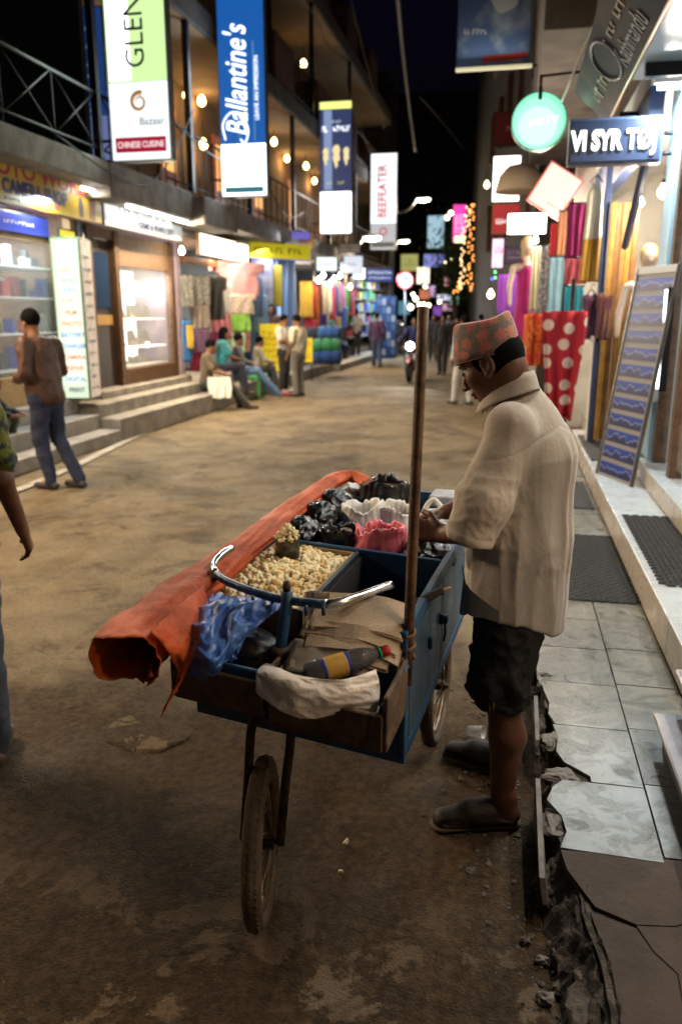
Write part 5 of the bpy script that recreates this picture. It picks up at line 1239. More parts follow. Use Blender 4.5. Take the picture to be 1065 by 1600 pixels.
t, w, h = SX('shop_sign', 'navy sign with white letters above the blue shop', 571, 419, 613, 441, -4.7, mat('navy_sign', (.02, .04, .16), .4, emis=(.04, .08, .35), estr=.5)); marks('lettering', w * .8, h * .3, 9, emit('navy_let', (.9, .95, 1), 1.2), t, (0, h * .2, .06), seed=113); marks('lettering', w * .8, h * .2, 12, emit('navy_let'), t, (0, -h * .2, .06), seed=114)
t, w, h = SX('shop_sign', 'dull brown yellow sign below the second balcony', 467, 362, 490, 390, -5.2, mat('dull_yel', (.30, .18, .02), .5)); marks('lettering', w * .6, h * .6, 4, ink_red, t, (0, 0, .06), seed=115, rows=3)
t, w, h = SX('shop_sign', 'cream cone shaped lit sign beside the yellow sign', 461, 392, 486, 414, -5.3, emit('cream_lit', (1, .85, .70), .7))
bulb('bare bulb above the cream sign', ax(476, 393, -5.1), .06, bulb_white, 20, NEUT)
# duffel bags piled outside
def duffel(label, u, v, Y, r, l, c, rz):
    p = ay(u, v, Y); t = thing('duffel_bag', label, 'bag', (p.x, Y, p.z), rz, 'travel bags piled outside the far shop'); m_ = cloth_mat(c)
    V, F = tube_geo([(-l / 2, 0, 0), (-l / 2 + .05, 0, 0), (0, 0, .01), (l / 2 - .05, 0, 0), (l / 2, 0, 0)], [r * .75, r, r * 1.03, r, r * .75], 14); obj('bag_body', V, F, m_, t, True)
    tube('handle', arc_pts([(-l * .2, -r * .8, r * .4), (-l * .1, -r * .6, r * 1.2), (l * .1, -r * .6, r * 1.2), (l * .2, -r * .8, r * .4)], 4), .015, black_iron, t, 5)
    for s in (-.18, .18): tube('strap', [(s * l, r * 1.04 * math.cos(a), r * 1.04 * math.sin(a)) for a in [2 * PI * k / 16 for k in range(16)]], .012, black_iron, t, 5, closed=True)
duffel('large dark duffel bag on top of the pile', 500, 525, 21.8, .24, .8, (.015, .016, .025), .2)
duffel('blue duffel bag at the top of the pile', 516, 521, 21.5, .20, .6, (.02, .08, .22), -.1)
duffel('green duffel bag in the middle of the pile', 510, 541, 21.2, .20, .75, (.03, .20, .05), .1)
duffel('blue duffel bag lying lowest in the pile', 510, 557, 21.2, .22, .8, (.02, .06, .20), .0)
duffel('dark duffel bag at the left end of the pile', 494, 548, 21.4, .26, .6, (.012, .012, .018), .3)
duffel('royal blue bag at the street end of the pile', 527, 545, 22.2, .24, .5, (.02, .04, .28), 1.2)
# blue shop
shop_f = thing('shop', 'shop front stacked with blue and white goods at the end of the row', 'shop front', (0, 0, 0))
box('back_wall', (-6.6, 28.5, .3), (-6.5, 36, 3.4), mat('blue_dark_wall', (.05, .10, .28), .7), shop_f, 0)
lamp('shop_light', 'AREA', (-4.9, 32, 3.3), 300, (.82, .92, 1.0), shop_f, size=.3, size_y=4, rot=(0, R(-25), 0))
for zz in (.9, 1.35, 1.8, 2.25, 2.7): box('shelf', (-6.5, 28.6, zz - .03), (-5.6, 35.8, zz), shelf_m, shop_f, .003)
goods('small packet on the crowded shelves of the blue shop', 'goods in the blue shop', 0, 28.7, 35.6, -5.75, -5.6, (.9, 1.35, 1.8, 2.25, 2.7), [(.05, .12, .5), (.6, .62, .65), (.03, .06, .3), (.45, .06, .08), (.2, .35, .6), (.1, .3, .15), (.65, .55, .2)], smin=.22, smax=.5, hmin=.2, hmax=.40, seed=62)
dv = thing('display_rack', 'tall blue rack of packets at the corner of the blue shop', 'rack', tuple(gz(602, 560, .2)), R(14))
box('rack_body', (-.35, -.1, .0), (.35, .12, 2.1), mat('rack_blue', (.03, .10, .35), .5), dv, .01)
for j in range(7):
    for i in range(4): box('packet', (-.31 + i * .16, -.13, .12 + j * .28), (-.18 + i * .16, -.10, .34 + j * .28), mat('packet_%d' % ((i + j) % 3), [(.08, .2, .6), (.3, .45, .8), (.04, .1, .4)][(i + j) % 3], .4), dv, .003)

# ------------------------------------------------------------------ the end of the street
far = thing('building', 'dark building closing the far end of the street', 'building', (0, 0, 0))
prism('wall', [(-14, 74), (1, 74), (1, 80), (-14, 80)], 0, 20, dark_wall, far)
fw = mat('far_window', (.03, .03, .035), .2)
for i in range(6):
    for j in range(3): 
        if (i * 3 + j) % 4: box('window', (-12.5 + i * 2.1, 73.93, 5 + j * 3), (-11.4 + i * 2.1, 74.02, 6.5 + j * 3), fw, far, .02)
far2 = thing('building', 'dark block behind the street lamps beyond the farthest banner', 'building', (0, 0, 0))
prism('wall', [(-22, 52), (-9.2, 52), (-9.2, 62), (-22, 62)], 0, 12, dark_wall, far2)
for i in range(4): box('window', (-16 + i * 1.7, 51.93, 5), (-15 + i * 1.7, 52.01, 6.4), fw, far2, .02)
far3 = thing('building', 'dark unlit house on the right behind the strings of lights', 'building', (0, 0, 0))
prism('wall', [(-1.9, 40.2), (5, 40.2), (5, 60), (-3.2, 60)], 0, 13, dark_wall, far3)
for i in range(4): box('window', (-1.98 - i * .26, 42 + i * 4, 5), (-1.9 - i * .26, 43.2 + i * 4, 6.5), fw, far3, .02)

def street_lamp(label, u, v, Y, pole_h=0, arm=1.4, glow=1.0):
    p = ay(u, v, Y); t = thing('street_lamp', label, 'street lamp', (p.x, Y, p.z), group='street lamps down the road')
    sdf('lamp_head', [ell((0, 0, 0), (.30, .16, .10))], .03, emit('street_glow', (1, .95, .78), 14 * glow), t)
    sdf('lamp_cover', [ell((-.06, 0, .07), (.34, .18, .07))], .03, grey_metal, t)
    pts = arc_pts([(-.25, 0, .05), (-.6, 0, -.35), (-1.0, 0, -.5), (-arm, 0, -.45)], 5); tube('arm', pts, .05, grey_metal, t, 8)
    tube('pole', [(-arm, 0, 1.0), (-arm, 0, -p.z)], .08, mat('pole_grey', (.12, .12, .13), .6), t, 10)
    lamp('lamp_light', 'POINT', (0, -.05, -.25), 200 * glow, (1, .78, .50), t, radius=.15)
street_lamp('glowing street lamp on a curved arm beside the farthest banner', 661, 312, 36)
street_lamp('glowing street lamp lower down between the farthest banner and the sky', 631, 377, 46)
street_lamp('glowing street lamp head in front of the farthest banner', 581, 372, 27, arm=.9)

def farsign(label, u0, v0, u1, v1, Y, face, name='shop_sign', mk=None, rows=1, frame=black_iron, lit=0):
    t, w, h = signY(name, label, u0, v0, u1, v1, Y, face, frame, d=.2)
    if mk is not None: marks('lettering', w * .7, h * .5, 6, mk, t, (0, 0, .106), seed=int(u0), rows=rows)
    if lit: lamp('sign_light', 'AREA', (0, 0, .3), lit, (1, .95, .9), t, size=w, size_y=h, rot=(R(180), 0, 0))
    pole_z = t.location.z
    return t
farsign('tall pale blue lit banner beyond the farthest street lamp', 668, 337, 693, 388, 44, mat('pb_lit', (.3, .4, .5), .5, emis=(.45, .70, .85), estr=.75))
farsign('yellow green lit sign with a leaf mark beyond the banners', 626, 397, 653, 424, 50, mat('yg_lit', (.3, .3, .1), .5, emis=(.55, .58, .18), estr=.45), mk=mat('leaf_ink', (.05, .3, .05), .5), rows=2)
farsign('violet blue lit sign with a green border', 662, 397, 694, 417, 50, mat('vb_lit', (.1, .1, .4), .5, emis=(.28, .30, .95), estr=.6), mk=emit('vb_ink', (.6, .7, 1), .6), frame=mat('green_border', (.02, .15, .04), .5, emis=(.03, .3, .06), estr=.4))
farsign('small warm white lit sign under the yellow green one', 651, 417, 671, 444, 46, emit('ww_lit', (1, .92, .72), 1.6))
farsign('oval red and white lit sign low in the distance', 694, 430, 714, 447, 46, emit('rw_lit', (1, .42, .45), 1.6), mk=emit('rw_ink', (1, .9, .9), 1.5), rows=2)
farsign('magenta upright lit sign beside the strings of lights', 708, 320, 727, 379, 38, mat('mg_lit', (.5, .02, .25), .5, emis=(1, .04, .42), estr=.95), mk=emit('mg_ink', (1, .75, .85), 1.6), rows=6)
farsign('small yellow green lit box under the magenta sign', 709, 368, 726, 380, 37.8, emit('yg_box', (.95, 1, .5), 1.8))
farsign('lilac lit sign above the parked motorcycles', 664, 446, 680, 464, 48, mat('ll_lit', (.3, .2, .4), .5, emis=(.75, .5, .9), estr=.7))
farsign('long bluish white lit sign far down the street', 682, 460, 704, 470, 52, emit('bw_lit', (.8, .85, 1), 1.3), mk=ink_blue)
farsign('pale green lit sign beside the far dark gate', 703, 462, 716, 476, 50, mat('pg_lit', (.2, .4, .3), .5, emis=(.35, .8, .6), estr=.6))
farsign('pink lit window display far down the street', 690, 474, 706, 486, 52, mat('pk_lit', (.4, .2, .3), .5, emis=(.9, .5, .65), estr=.7))
farsign('small pink lit box right of the strings of lights', 738, 444, 749, 456, 40, emit('pk_box', (1, .5, .75), 1.6))
farsign('red brown lit doorway sign behind the motorcyclist', 655, 452, 672, 468, 47, mat('rb_lit', (.3, .1, .06), .5, emis=(.7, .22, .12), estr=.6))
farsign('teal lit display far left of the motorcyclist', 622, 470, 640, 492, 44, mat('tl_lit', (.05, .2, .3), .5, emis=(.15, .4, .55), estr=.5))
farsign('purple lit display behind the motorcyclist', 676, 478, 690, 494, 50, mat('pp_lit', (.15, .05, .3), .5, emis=(.35, .12, .7), estr=.5))
for k, (u, v, Y, s) in enumerate(((704, 333, 40, .11), (698, 340, 40, .11), (694, 410, 46, .10), (703, 407, 46, .10), (649, 467, 46, .13), (641, 480, 40, .14), (655, 476, 42, .11), (662, 476, 42, .11), (669, 477, 42, .11), (686, 472, 48, .10), (625, 507, 34, .09), (727, 497, 30, .07), (664, 448, 46, .10), (645, 460, 48, .10))):
    t = ico('distant_light', s, emit('dist_%d' % (k % 3), [(1, .85, .45), (1, .92, .7), (1, .75, .4)][k % 3], 9)); t.location = ay(u, v, Y); tag(t, 'small round light glowing in the distant street', 'light', 'distant lights')
# no-parking sign
npz = ay(633, 438, 33); t = thing('road_sign', 'round red and white no parking sign beyond the blue shop', 'road sign', npz, rot=FACE_S)
prism('disc', [(.34 * math.cos(a), .34 * math.sin(a)) for a in [2 * PI * k / 28 for k in range(28)]], -.02, 0, mat('sign_white', (.75, .75, .78), .4, emis=(.6, .6, .65), estr=.25), t)
tube('red_border', [(.32 * math.cos(a), .32 * math.sin(a), .004) for a in [2 * PI * k / 28 for k in range(28)]], .035, mat('sign_red', (.5, .03, .03), .4, emis=(.6, .03, .03), estr=.15), t, 6, closed=True)
text('lettering', 'P', .42, ink_dark, t, (0, 0, .006), (0, 0, 0), .004, offs=.01)
tube('post', [(0, -.3, -.04), (0, -npz.z, -.04)], .035, grey_metal, t, 8)
# vertical strings of fairy lights
def fairy(label, pts, Y, n, m):
    t = thing('light_string', label, 'light string', ay(pts[0][0], pts[0][1], Y), group='strings of fairy lights'); o0 = t.location.copy()
    path = arc_pts([ay(u, v, Y) - o0 for u, v in pts], 8); tube('wire', path, .012, black_iron, t, 5); q = random.Random(n); src = None
    for k in range(n):
        f = k / (n - 1) * (len(path) - 1); i = min(int(f), len(path) - 2); p = path[i].lerp(path[i + 1], f - i) + Vector((q.uniform(-.13, .13), q.uniform(-.1, .1), q.uniform(-.05, .05)))
        if src is None: src = ico('bulb', .03, m, t, 1); src.location = p
        else: share('bulb', src, t, p)
fo = emit('fairy_orange', (1, .36, .08), 7); fy = emit('fairy_amber', (1, .62, .30), 8)
fairy('amber string of fairy lights nearest the magenta sign', ((728, 325), (730, 345), (724, 365), (722, 395), (722, 420), (720, 440), (722, 452)), 36, 34, fy)
fairy('orange string of fairy lights hanging straightest', ((741, 318), (736, 340), (734, 370), (735, 400), (733, 430), (734, 452)), 36, 40, fo)
fairy('short orange string of fairy lights low on the wall', ((716, 440), (713, 450), (712, 458)), 36, 9, fo)
# cables over the street
cbm = mat('cable_grey', (.16, .145, .12), .7)
for k in range(7):
    y0, y1, z0, z1 = 9 + k * 3.3, 13.5 + k * 3.6, 3.75 + (k % 3) * .9, 4.2 + ((k + 1) % 3) * .8
    t = tube('overhead_cable', arc_pts([(-5.28, y0, z0), (-5.15, (y0 + y1) / 2, min(z0, z1) - .25), (-5.28, y1, z1)], 6), .010, black_iron); tag(t, 'slack black cable looped along the balconies', 'cable', 'cables looped along the balconies')
for k, yy in enumerate((10.62, 17.45, 24.2)): t = tube('drain_pipe', [(-5.9, yy, .6), (-5.9, yy, 3.2)], .045, grey_metal, None, 8); tag(t, ('drain pipe between the photo shop and the jewellery door', 'drain pipe at the corner of the clothes shop', 'drain pipe among the far garments')[k], 'pipe')
for k, pts in enumerate((((478, 0, 20), (530, 110, 23), (578, 240, 28)), ((548, 0, 22), (575, 110, 25), (600, 200, 28)), ((621, -10, 18), (628, 70, 22), (637, 150, 27), (648, 236, 34)), ((654, 150, 30), (690, 190, 36), (730, 240, 46)))):
    t = tube('overhead_cable', arc_pts([ay(*p) for p in pts], 6), [.012, .012, .045, .012][k], cbm); tag(t, ('thin cable running to the red lettered banner', 'thin cable above the navy banner', 'thick bundled cable hanging across the night sky', 'faint cable far across the night sky')[k], 'cable', 'cables over the street')
# tree by the far wall
tr_ = thing('tree', 'dark leafy tree behind the magenta sign', 'tree', (ay(706, 560, 42).x, 42, 0))
tube('trunk', [(0, 0, 0), (.1, 0, 1.5), (-.1, .1, 3.2), (.1, 0, 4.6)], [.20, .16, .12, .05], wood_brown, tr_, 8)
q = random.Random(3); V = []; F = []
for k in range(2600):
    a = q.uniform(0, 2 * PI); r = abs(q.gauss(0, .8)); z = 4.0 + q.gauss(0, 1.0); d = Vector((q.gauss(0, 1), q.gauss(0, 1), q.gauss(0, 1))).normalized(); e = d.orthogonal().normalized(); g_ = d.cross(e)
    p = Vector((r * math.cos(a), r * math.sin(a) * .8, z)); n0 = len(V); V += [p + e * .10, p + g_ * .05, p - e * .10, p - g_ * .05]; F.append((n0, n0 + 1, n0 + 2, n0 + 3))
for k in range(5): tube('limb', [(0, 0, 2.8 + .3 * k), (.8 * math.cos(k * 2.4), .6 * math.sin(k * 2.4), 4 + .25 * k)], [.07, .02], wood_brown, tr_, 6)
obj('crown', V, F, mat('leaf_dark', (.05, .08, .03), .7), tr_)
# ------------------------------------------------------------------ the vendor's cart
CO = Vector((-.24, 2.0, 0)); CR = R(-5); SK = R(9)      # the home-made cart is a little out of square
def skew(p): return Vector((p[0] * math.cos(SK), p[1] - p[0] * math.sin(SK), p[2]))
def cl(u, v, z):
    p = gz(u, v, z) - CO; a, b = p.x * math.cos(-CR) - p.y * math.sin(-CR), p.x * math.sin(-CR) + p.y * math.cos(-CR)
    x = a / math.cos(SK); return Vector((x, b + x * math.sin(SK), z))
def cw_(p):
    p = skew(p); return Vector((CO.x + p.x * math.cos(CR) - p.y * math.sin(CR), CO.y + p.x * math.sin(CR) + p.y * math.cos(CR), p.z))
def skew_parts(root):
    for o in root.children:
        o.location = skew(o.location)
        if tuple(o.rotation_euler) == (0, 0, 0) and o.data is not None and o.data.users == 1 and o.type == 'MESH':
            for v in o.data.vertices: v.co = skew(v.co)
            for ch in o.children:
                if ch.type == 'MESH':
                    for v in ch.data.vertices: v.co = skew(v.co)
def on_cart(name, label, cat, p, rz=0.0, group=None):
    return thing(name, label, cat, cw_(p), CR + rz, group)
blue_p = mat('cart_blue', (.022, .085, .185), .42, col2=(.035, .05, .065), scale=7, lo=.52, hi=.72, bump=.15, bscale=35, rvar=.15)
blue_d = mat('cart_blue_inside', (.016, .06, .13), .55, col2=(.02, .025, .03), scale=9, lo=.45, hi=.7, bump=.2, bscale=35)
rust = mat('rusty_steel', (.085, .045, .025), .6, metal=.4, col2=(.03, .022, .018), scale=25, bump=.4, bscale=90)
chrome = mat('worn_chrome', (.62, .62, .62), .16, metal=1.0, col2=(.30, .24, .20), scale=30, lo=.55, hi=.75, rvar=.1)
oldwood = mat('old_plank', (.14, .085, .042), .7, col2=(.07, .042, .022), scale=6, bump=.5, bscale=30, distort=3)
card = mat('cardboard', (.36, .24, .135), .8, col2=(.26, .165, .09), scale=6, bump=.2, bscale=30)
soot = mat('soot', (.010, .009, .009), .9, bump=.4, bscale=40)
cart = thing('food_cart', 'blue painted three wheeled snack cart beside the vendor', 'cart', CO, CR)
RZ, BZ, LY, WX = .88, .50, 1.72, .70
def cbx(name, x0, y0, z0, x1, y1, z1, m=blue_p, parent=cart, bev=.003): return box(name, (x0, y0, z0), (x1, y1, z1), m, parent, bev)
cbx('side_wall', -.018, .0, BZ, 0, LY, RZ)
cbx('side_wall', -WX, .0, BZ, -WX + .018, LY, RZ)
cbx('front_wall', -WX + .019, .001, BZ, -.019, .019, RZ - .10)
cbx('back_wall', -WX + .019, LY - .019, BZ, -.019, LY - .001, RZ)
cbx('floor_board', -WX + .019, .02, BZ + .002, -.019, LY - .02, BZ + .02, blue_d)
# frame strips proud of the side
for (y0, y1) in ((-.004, .045), (.56, .60), (1.10, 1.14), (LY - .04, LY + .003)): cbx('corner_strip', -.012, y0, BZ - .003, .006, y1, RZ + .002)
cbx('rail', -.010, .046, BZ - .006, .008, LY - .05, BZ + .035); cbx('rail', -.016, .046, RZ - .035, .0065, LY - .05, RZ + .006)
cbx('rail', -WX - .006, .0, BZ - .02, .004, .03, BZ + .03)
for k, (y0, y1) in enumerate(((.05, .345), (.35, .555), (.605, 1.095))):
    d_ = cbx('door', .0005, y0, BZ + .038, .006, y1, RZ - .038, mat('cart_blue_door', (.045, .085, .135), .38, col2=(.10, .12, .14), scale=5, lo=.5, hi=.8, bump=.1, bscale=25, rvar=.15))
    box('handle', (.006, y1 - .03, .70), (.020, y1 - .012, .74), mat('latch', (.03, .05, .09), .35, metal=.8), d_, .003)
lt = cbx('latch', .006, .545, .695, .030, .575, .725, mat('latch'), cart, .006)
tube('latch_chain', [(.02, .56, .695), (.022, .565, .66), (.018, .558, .63)], .004, mat('latch'), cart, 5)
# dividers of the tray
cbx('divider', -WX + .019, .66, .74, -.019, .675, RZ + .004)
cbx('divider', -.345, .03, .70, -.330, .659, RZ - .002, mat('sooty_blue', (.012, .018, .028), .6, bump=.3, bscale=30))
cbx('divider', -.185, .676, .76, -.173, LY - .02, RZ - .012); cbx('divider', -.535, .676, .76, -.523, LY - .02, RZ - .012)
for yy in (.97, 1.34): cbx('divider', -WX + .019, yy, .76, -.019, yy + .012, RZ - .016)
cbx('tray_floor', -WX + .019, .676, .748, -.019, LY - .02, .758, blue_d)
cbx('popcorn_tray', -WX + .022, .05, .775, -.347, .655, .790, card)
for (a, b, c_, d_) in ((-WX + .022, .05, -.347, .058), (-WX + .022, .645, -.347, .655), (-WX + .022, .058, -WX + .03, .645), (-.357, .058, -.349, .645)): cbx('tray_edge', a, b, .790, c_, d_, .872, card, cart, .002)
# stove well
cbx('stove_well', -.328, .03, .56, -.02, .655, .572, soot)
cbx('stove_well_side', -.328, .03, .572, -.318, .655, .86, soot); cbx('stove_well_side', -.03, .03, .572, -.020, .655, .84, soot)
st = on_cart('clay_stove', 'soot black round stove sunk in the cart well', 'stove', (-.175, .36, .573))
lathe('stove_body', [(.10, 0), (.125, .05), (.13, .14), (.118, .16), (.10, .15), (.095, .05), (.001, .045)], soot, st, 20)
lathe('pan', [(.001, .165), (.08, .168), (.115, .20), (.12, .20), (.085, .16), (.001, .157)], mat('pan_iron', (.02, .018, .017), .5, metal=.5), st, 20)
# corner pole
pl0 = Vector((.002, .02, .72)); 
pw = ay(661, 480, 2.09); pl1 = cl(*(661, 480), pw.z)
pole_m = mat('rusty_pole', (.16, .085, .04), .55, metal=.35, col2=(.06, .035, .022), scale=22, lo=.4, hi=.62, bump=.35, bscale=90)
pole = tube('corner_pole', [pl0 + (pl1 - pl0) * (k / 8) for k in range(9)], .0155, pole_m, cart, 12)
cord = mat('tie_cloth', (.20, .12, .06), .8, bump=.4, bscale=60)
tube('tie', [pl0 + Vector((.021 * math.cos(a), .021 * math.sin(a), .08 + .006 * a)) for a in [k * .5 for k in range(30)]], .005, cord, pole, 5)
tube('tie_end', [pl0 + Vector((-.01, -.022, .09)), pl0 + Vector((-.016, -.034, .03)), pl0 + Vector((-.008, -.028, -.02))], .008, cord, pole, 6)
# front wooden tray
TZ0, TZ1, TY = .672, .775, -.25
cbx('tray_front', -.63, TY, TZ0, -.345, TY + .016, TZ1, oldwood); cbx('tray_front', -.325, TY - .004, TZ0 - .012, .0, TY + .014, TZ1 - .015, oldwood)
cbx('tray_bottom', -.628, TY + .017, TZ0 + .002, -.345, -.002, TZ0 + .014, oldwood); cbx('tray_bottom', -.325, TY + .015, TZ0 - .01, -.001, -.002, TZ0 + .004, oldwood)
cbx('tray_side', -.646, TY + .004, TZ0, -.631, -.002, TZ1 + .01, oldwood); cbx('tray_side', .0, TY + .004, TZ0 - .012, .012, -.006, TZ1 + .035, oldwood)
cbx('tray_side', -.344, TY + .02, TZ0 + .015, -.332, -.002, TZ1 + .03, oldwood); cbx('tray_side', -.322, TY + .016, TZ0 + .006, -.312, -.002, TZ1 + .02, oldwood)
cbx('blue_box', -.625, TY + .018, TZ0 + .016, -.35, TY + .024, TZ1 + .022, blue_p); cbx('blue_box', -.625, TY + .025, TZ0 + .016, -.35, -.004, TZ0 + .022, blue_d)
tube('blue_lip', [(-.626, TY + .02, TZ1 + .022), (-.35, TY + .02, TZ1 + .022)], .005, blue_p, cart, 6)
tube('stay_rod', [cl(636, 1040, .80), cl(600, 1100, .74), cl(578, 1130, .70)], .006, blue_p, cart, 8)
tube('stay_rod', [(.004, -.10, .80), (.004, -.11, .69)], .006, blue_p, cart, 8)

# handlebar, column, fork
hz = .95
hb = [cl(362, 857, hz + .012), cl(345, 868, hz + .012), cl(334, 884, hz + .006), cl(345, 903, hz), cl(385, 921, hz), cl(420, 932, hz - .002), cl(450, 938, hz), cl(482, 942, hz), cl(505, 944, hz), cl(530, 941, hz + .002), cl(560, 932, hz + .004), cl(611, 914, hz + .010)]
path = arc_pts(hb, 6); nP = len(path); i0, i1 = int(nP * .24), int(nP * .74)
bar = tube('handlebar', path[i0:i1 + 1], .0125, mat('bar_blue', (.03, .085, .16), .32, metal=.5, col2=(.35, .30, .27), scale=40, lo=.56, hi=.66), cart, 12)
tube('grip_end', path[:i0 + 1], .0128, chrome, bar, 12); tube('grip_end', path[i1:], .0128, chrome, bar, 12)
hub = Vector((-.388, -.185, .238)); col_t = cl(448, 938, hz)
crown = Vector((-.365, -.145, .60)); 
tube('steering_column', [col_t + Vector((0, 0, .028)), col_t, col_t.lerp(crown, .5), crown], .0175, blue_p, cart, 12)
lathe('column_nut', [(.012, .0), (.013, .018), (.009, .022), (.009, .03), (.001, .031)], rust, cart, 8, loc=col_t + Vector((0, 0, .026)))
lathe('column_base', [(.03, 0), (.03, .03), (.022, .04)], rust, cart, 12, loc=col_t.lerp(crown, .48))
for u in (395, 425, 505, 478): 
    p_ = cl(u, 931 if u < 450 else 946, hz); lathe('bolt', [(.001, -.03), (.006, -.028), (.006, .0)], mat('bar_blue'), cart, 6, loc=p_)
wr = R(14.5); axd = Vector((math.cos(wr), math.sin(wr), 0)); hd = Vector((-math.sin(wr), math.cos(wr), 0))
for s in (-1, 1):
    a = crown + axd * .012 * s; b = crown + axd * .058 * s + Vector((0, 0, -.01)) ; c_ = hub + axd * .056 * s
    tube('fork_blade', arc_pts([a + Vector((0, 0, .03)), b + Vector((0, 0, .0)), b.lerp(c_, .5), c_], 5), .0145, rust, cart, 10)
def wheel(name, c, r, rz, parent):
    tyre_m = mat('tyre', (.13, .092, .058), .9, col2=(.24, .17, .11), scale=14, lo=.45, hi=.7, bump=.3, bscale=60)
    w = tube(name, [(0, (r - .028) * math.cos(a), (r - .028) * math.sin(a)) for a in [2 * PI * k / 64 for k in range(64)]], .028, tyre_m, parent, 14, closed=True, loc=c, rot=(0, 0, rz))
    V = []; F = []
    n = 58
    for k in range(n):
        for j, (off, wd) in enumerate(((-.013, .010), (0, .009), (.013, .010))):
            a = 2 * PI * (k + (.5 if j == 1 else 0)) / n; da = 2 * PI / n * .36; rr = r - .0015 - abs(off) * .32; k0 = len(V)
            for q_, rad in ((0, rr - .006), (1, rr + .0035)):
                for (xx, aa) in ((off - wd / 2, a - da), (off + wd / 2, a - da * .3), (off + wd / 2, a + da * 1.2), (off - wd / 2, a + da * .5)): V.append((xx, rad * math.cos(aa), rad * math.sin(aa)))
            F += [(k0 + 4, k0 + 5, k0 + 6, k0 + 7), (k0, k0 + 1, k0 + 5, k0 + 4), (k0 + 1, k0 + 2, k0 + 6, k0 + 5), (k0 + 2, k0 + 3, k0 + 7, k0 + 6), (k0 + 3, k0, k0 + 4, k0 + 7)]
    tr = obj('tread', V, F, tyre_m, w); tr['kind'] = 'stuff'
    V = []; F = []; n = 64
    for k in range(n):
        a = 2 * PI * k / n
        for (xx, rad) in ((-.015, r - .044), (-.015, r - .058), (0, r - .064), (.015, r - .058), (.015, r - .044), (0, r - .050)): V.append((xx, rad * math.cos(a), rad * math.sin(a)))
    for k in range(n):
        for j in range(6): F.append((k * 6 + j, k * 6 + (j + 1) % 6, ((k + 1) % n) * 6 + (j + 1) % 6, ((k + 1) % n) * 6 + j))
    obj('rim', V, F, mat('rim_steel', (.22, .17, .12), .4, metal=.8, col2=(.10, .06, .035), scale=20), w, True)
    tube('hub', [(-.05, 0, 0), (-.035, 0, 0), (-.034, 0, 0), (.034, 0, 0), (.035, 0, 0), (.05, 0, 0)], [.008, .008, .022, .022, .008, .008], rust, w, 12)
    for k in range(28):
        a = 2 * PI * k / 28; s = .03 if k % 2 else -.03; b = a + (.5 if k % 4 < 2 else -.5)
        tube('spoke', [(s, .02 * math.cos(b), .02 * math.sin(b)), (0, (r - .06) * math.cos(a), (r - .06) * math.sin(a))], .0014, mat('spoke_steel', (.35, .30, .24), .3, metal=.9), w, 4)
    return w
wheel('front_wheel', hub, .238, wr, cart)
wheel('rear_wheel', (-.075, .98, .25), .25, 0, cart); wheel('rear_wheel', (-WX + .075, .98, .25), .25, 0, cart)
tube('axle', [(-WX + .03, .98, .25), (-.03, .98, .25)], .012, rust, cart, 8)
for xx in (-.11, -WX + .11): cbx('axle_bracket', xx - .012, .95, .24, xx + .012, 1.01, BZ, rust)

# ------------------------------------------------------------------ orange tarpaulin rolled along the cart's left side
tarp_m = mat('orange_tarp', (.52, .085, .014), .62, col2=(.22, .038, .012), scale=7, lo=.40, hi=.72, bump=.45, bscale=22, rvar=.1, spec=.3, detail=9)
tarp = thing('tarpaulin', 'orange plastic tarpaulin rolled along the left edge of the cart', 'tarpaulin', (0, 0, 0))
ctrl = [(195, 1030, .86, .098, .085), (232, 982, .88, .100, .072), (275, 938, .90, .090, .058), (325, 898, .91, .072, .040), (385, 852, .915, .060, .032), (435, 812, .92, .060, .031), (480, 778, .925, .058, .030), (522, 750, .93, .054, .030), (552, 745, .93, .044, .028), (578, 762, .91, .036, .03)]
cp = [gz(u, v, z) for u, v, z, _, _ in ctrl]; cpath = arc_pts(cp, 7)
rad = []
for i in range(len(cpath)):
    f = i / 7; k = min(int(f), len(ctrl) - 2); t_ = f - k; rad.append((ctrl[k][3] * (1 - t_) + ctrl[k + 1][3] * t_, ctrl[k][4] * (1 - t_) + ctrl[k + 1][4] * t_))
V = []; F = []; n = 52
for i, p in enumerate(cpath):
    tdir = (cpath[min(i + 1, len(cpath) - 1)] - cpath[max(i - 1, 0)]).normalized(); side = tdir.cross(Vector((0, 0, 1))).normalized(); upv = side.cross(tdir).normalized()
    for k in range(n + 1):
        th = R(-60) + R(395) * k / n       # from the right side over the top, round the left and tucked under
        spiral = 1 - .16 * (k / n)
        cr = 1 + .20 * fbm(math.cos(th) * 1.3 + i * .05, math.sin(th) * 1.3, i * .13) + .16 * (.45 - abs(mnoise.noise(Vector((math.cos(th) * 2.2, math.sin(th) * 2.2, i * .16)))) * 2) + .07 * (.45 - abs(mnoise.noise(Vector((math.cos(th) * 5 + 3, math.sin(th) * 5, i * .36)))) * 2)
        near = max(0, 1 - i / 12)
        V.append(p + side * rad[i][0] * cr * spiral * math.cos(th) + upv * rad[i][1] * cr * spiral * math.sin(th) - tdir * near * .06 * max(0, math.sin(th)) * .5 + tdir * .02 * near * math.sin(3 * th))
W = n + 1
F = [(i * W + k, i * W + k + 1, (i + 1) * W + k + 1, (i + 1) * W + k) for i in range(len(cpath) - 1) for k in range(n)]
ro = obj('roll', V, F, tarp_m, tarp, True); md = ro.modifiers.new('thickness', 'SOLIDIFY'); md.thickness = .0025; md.offset = 0
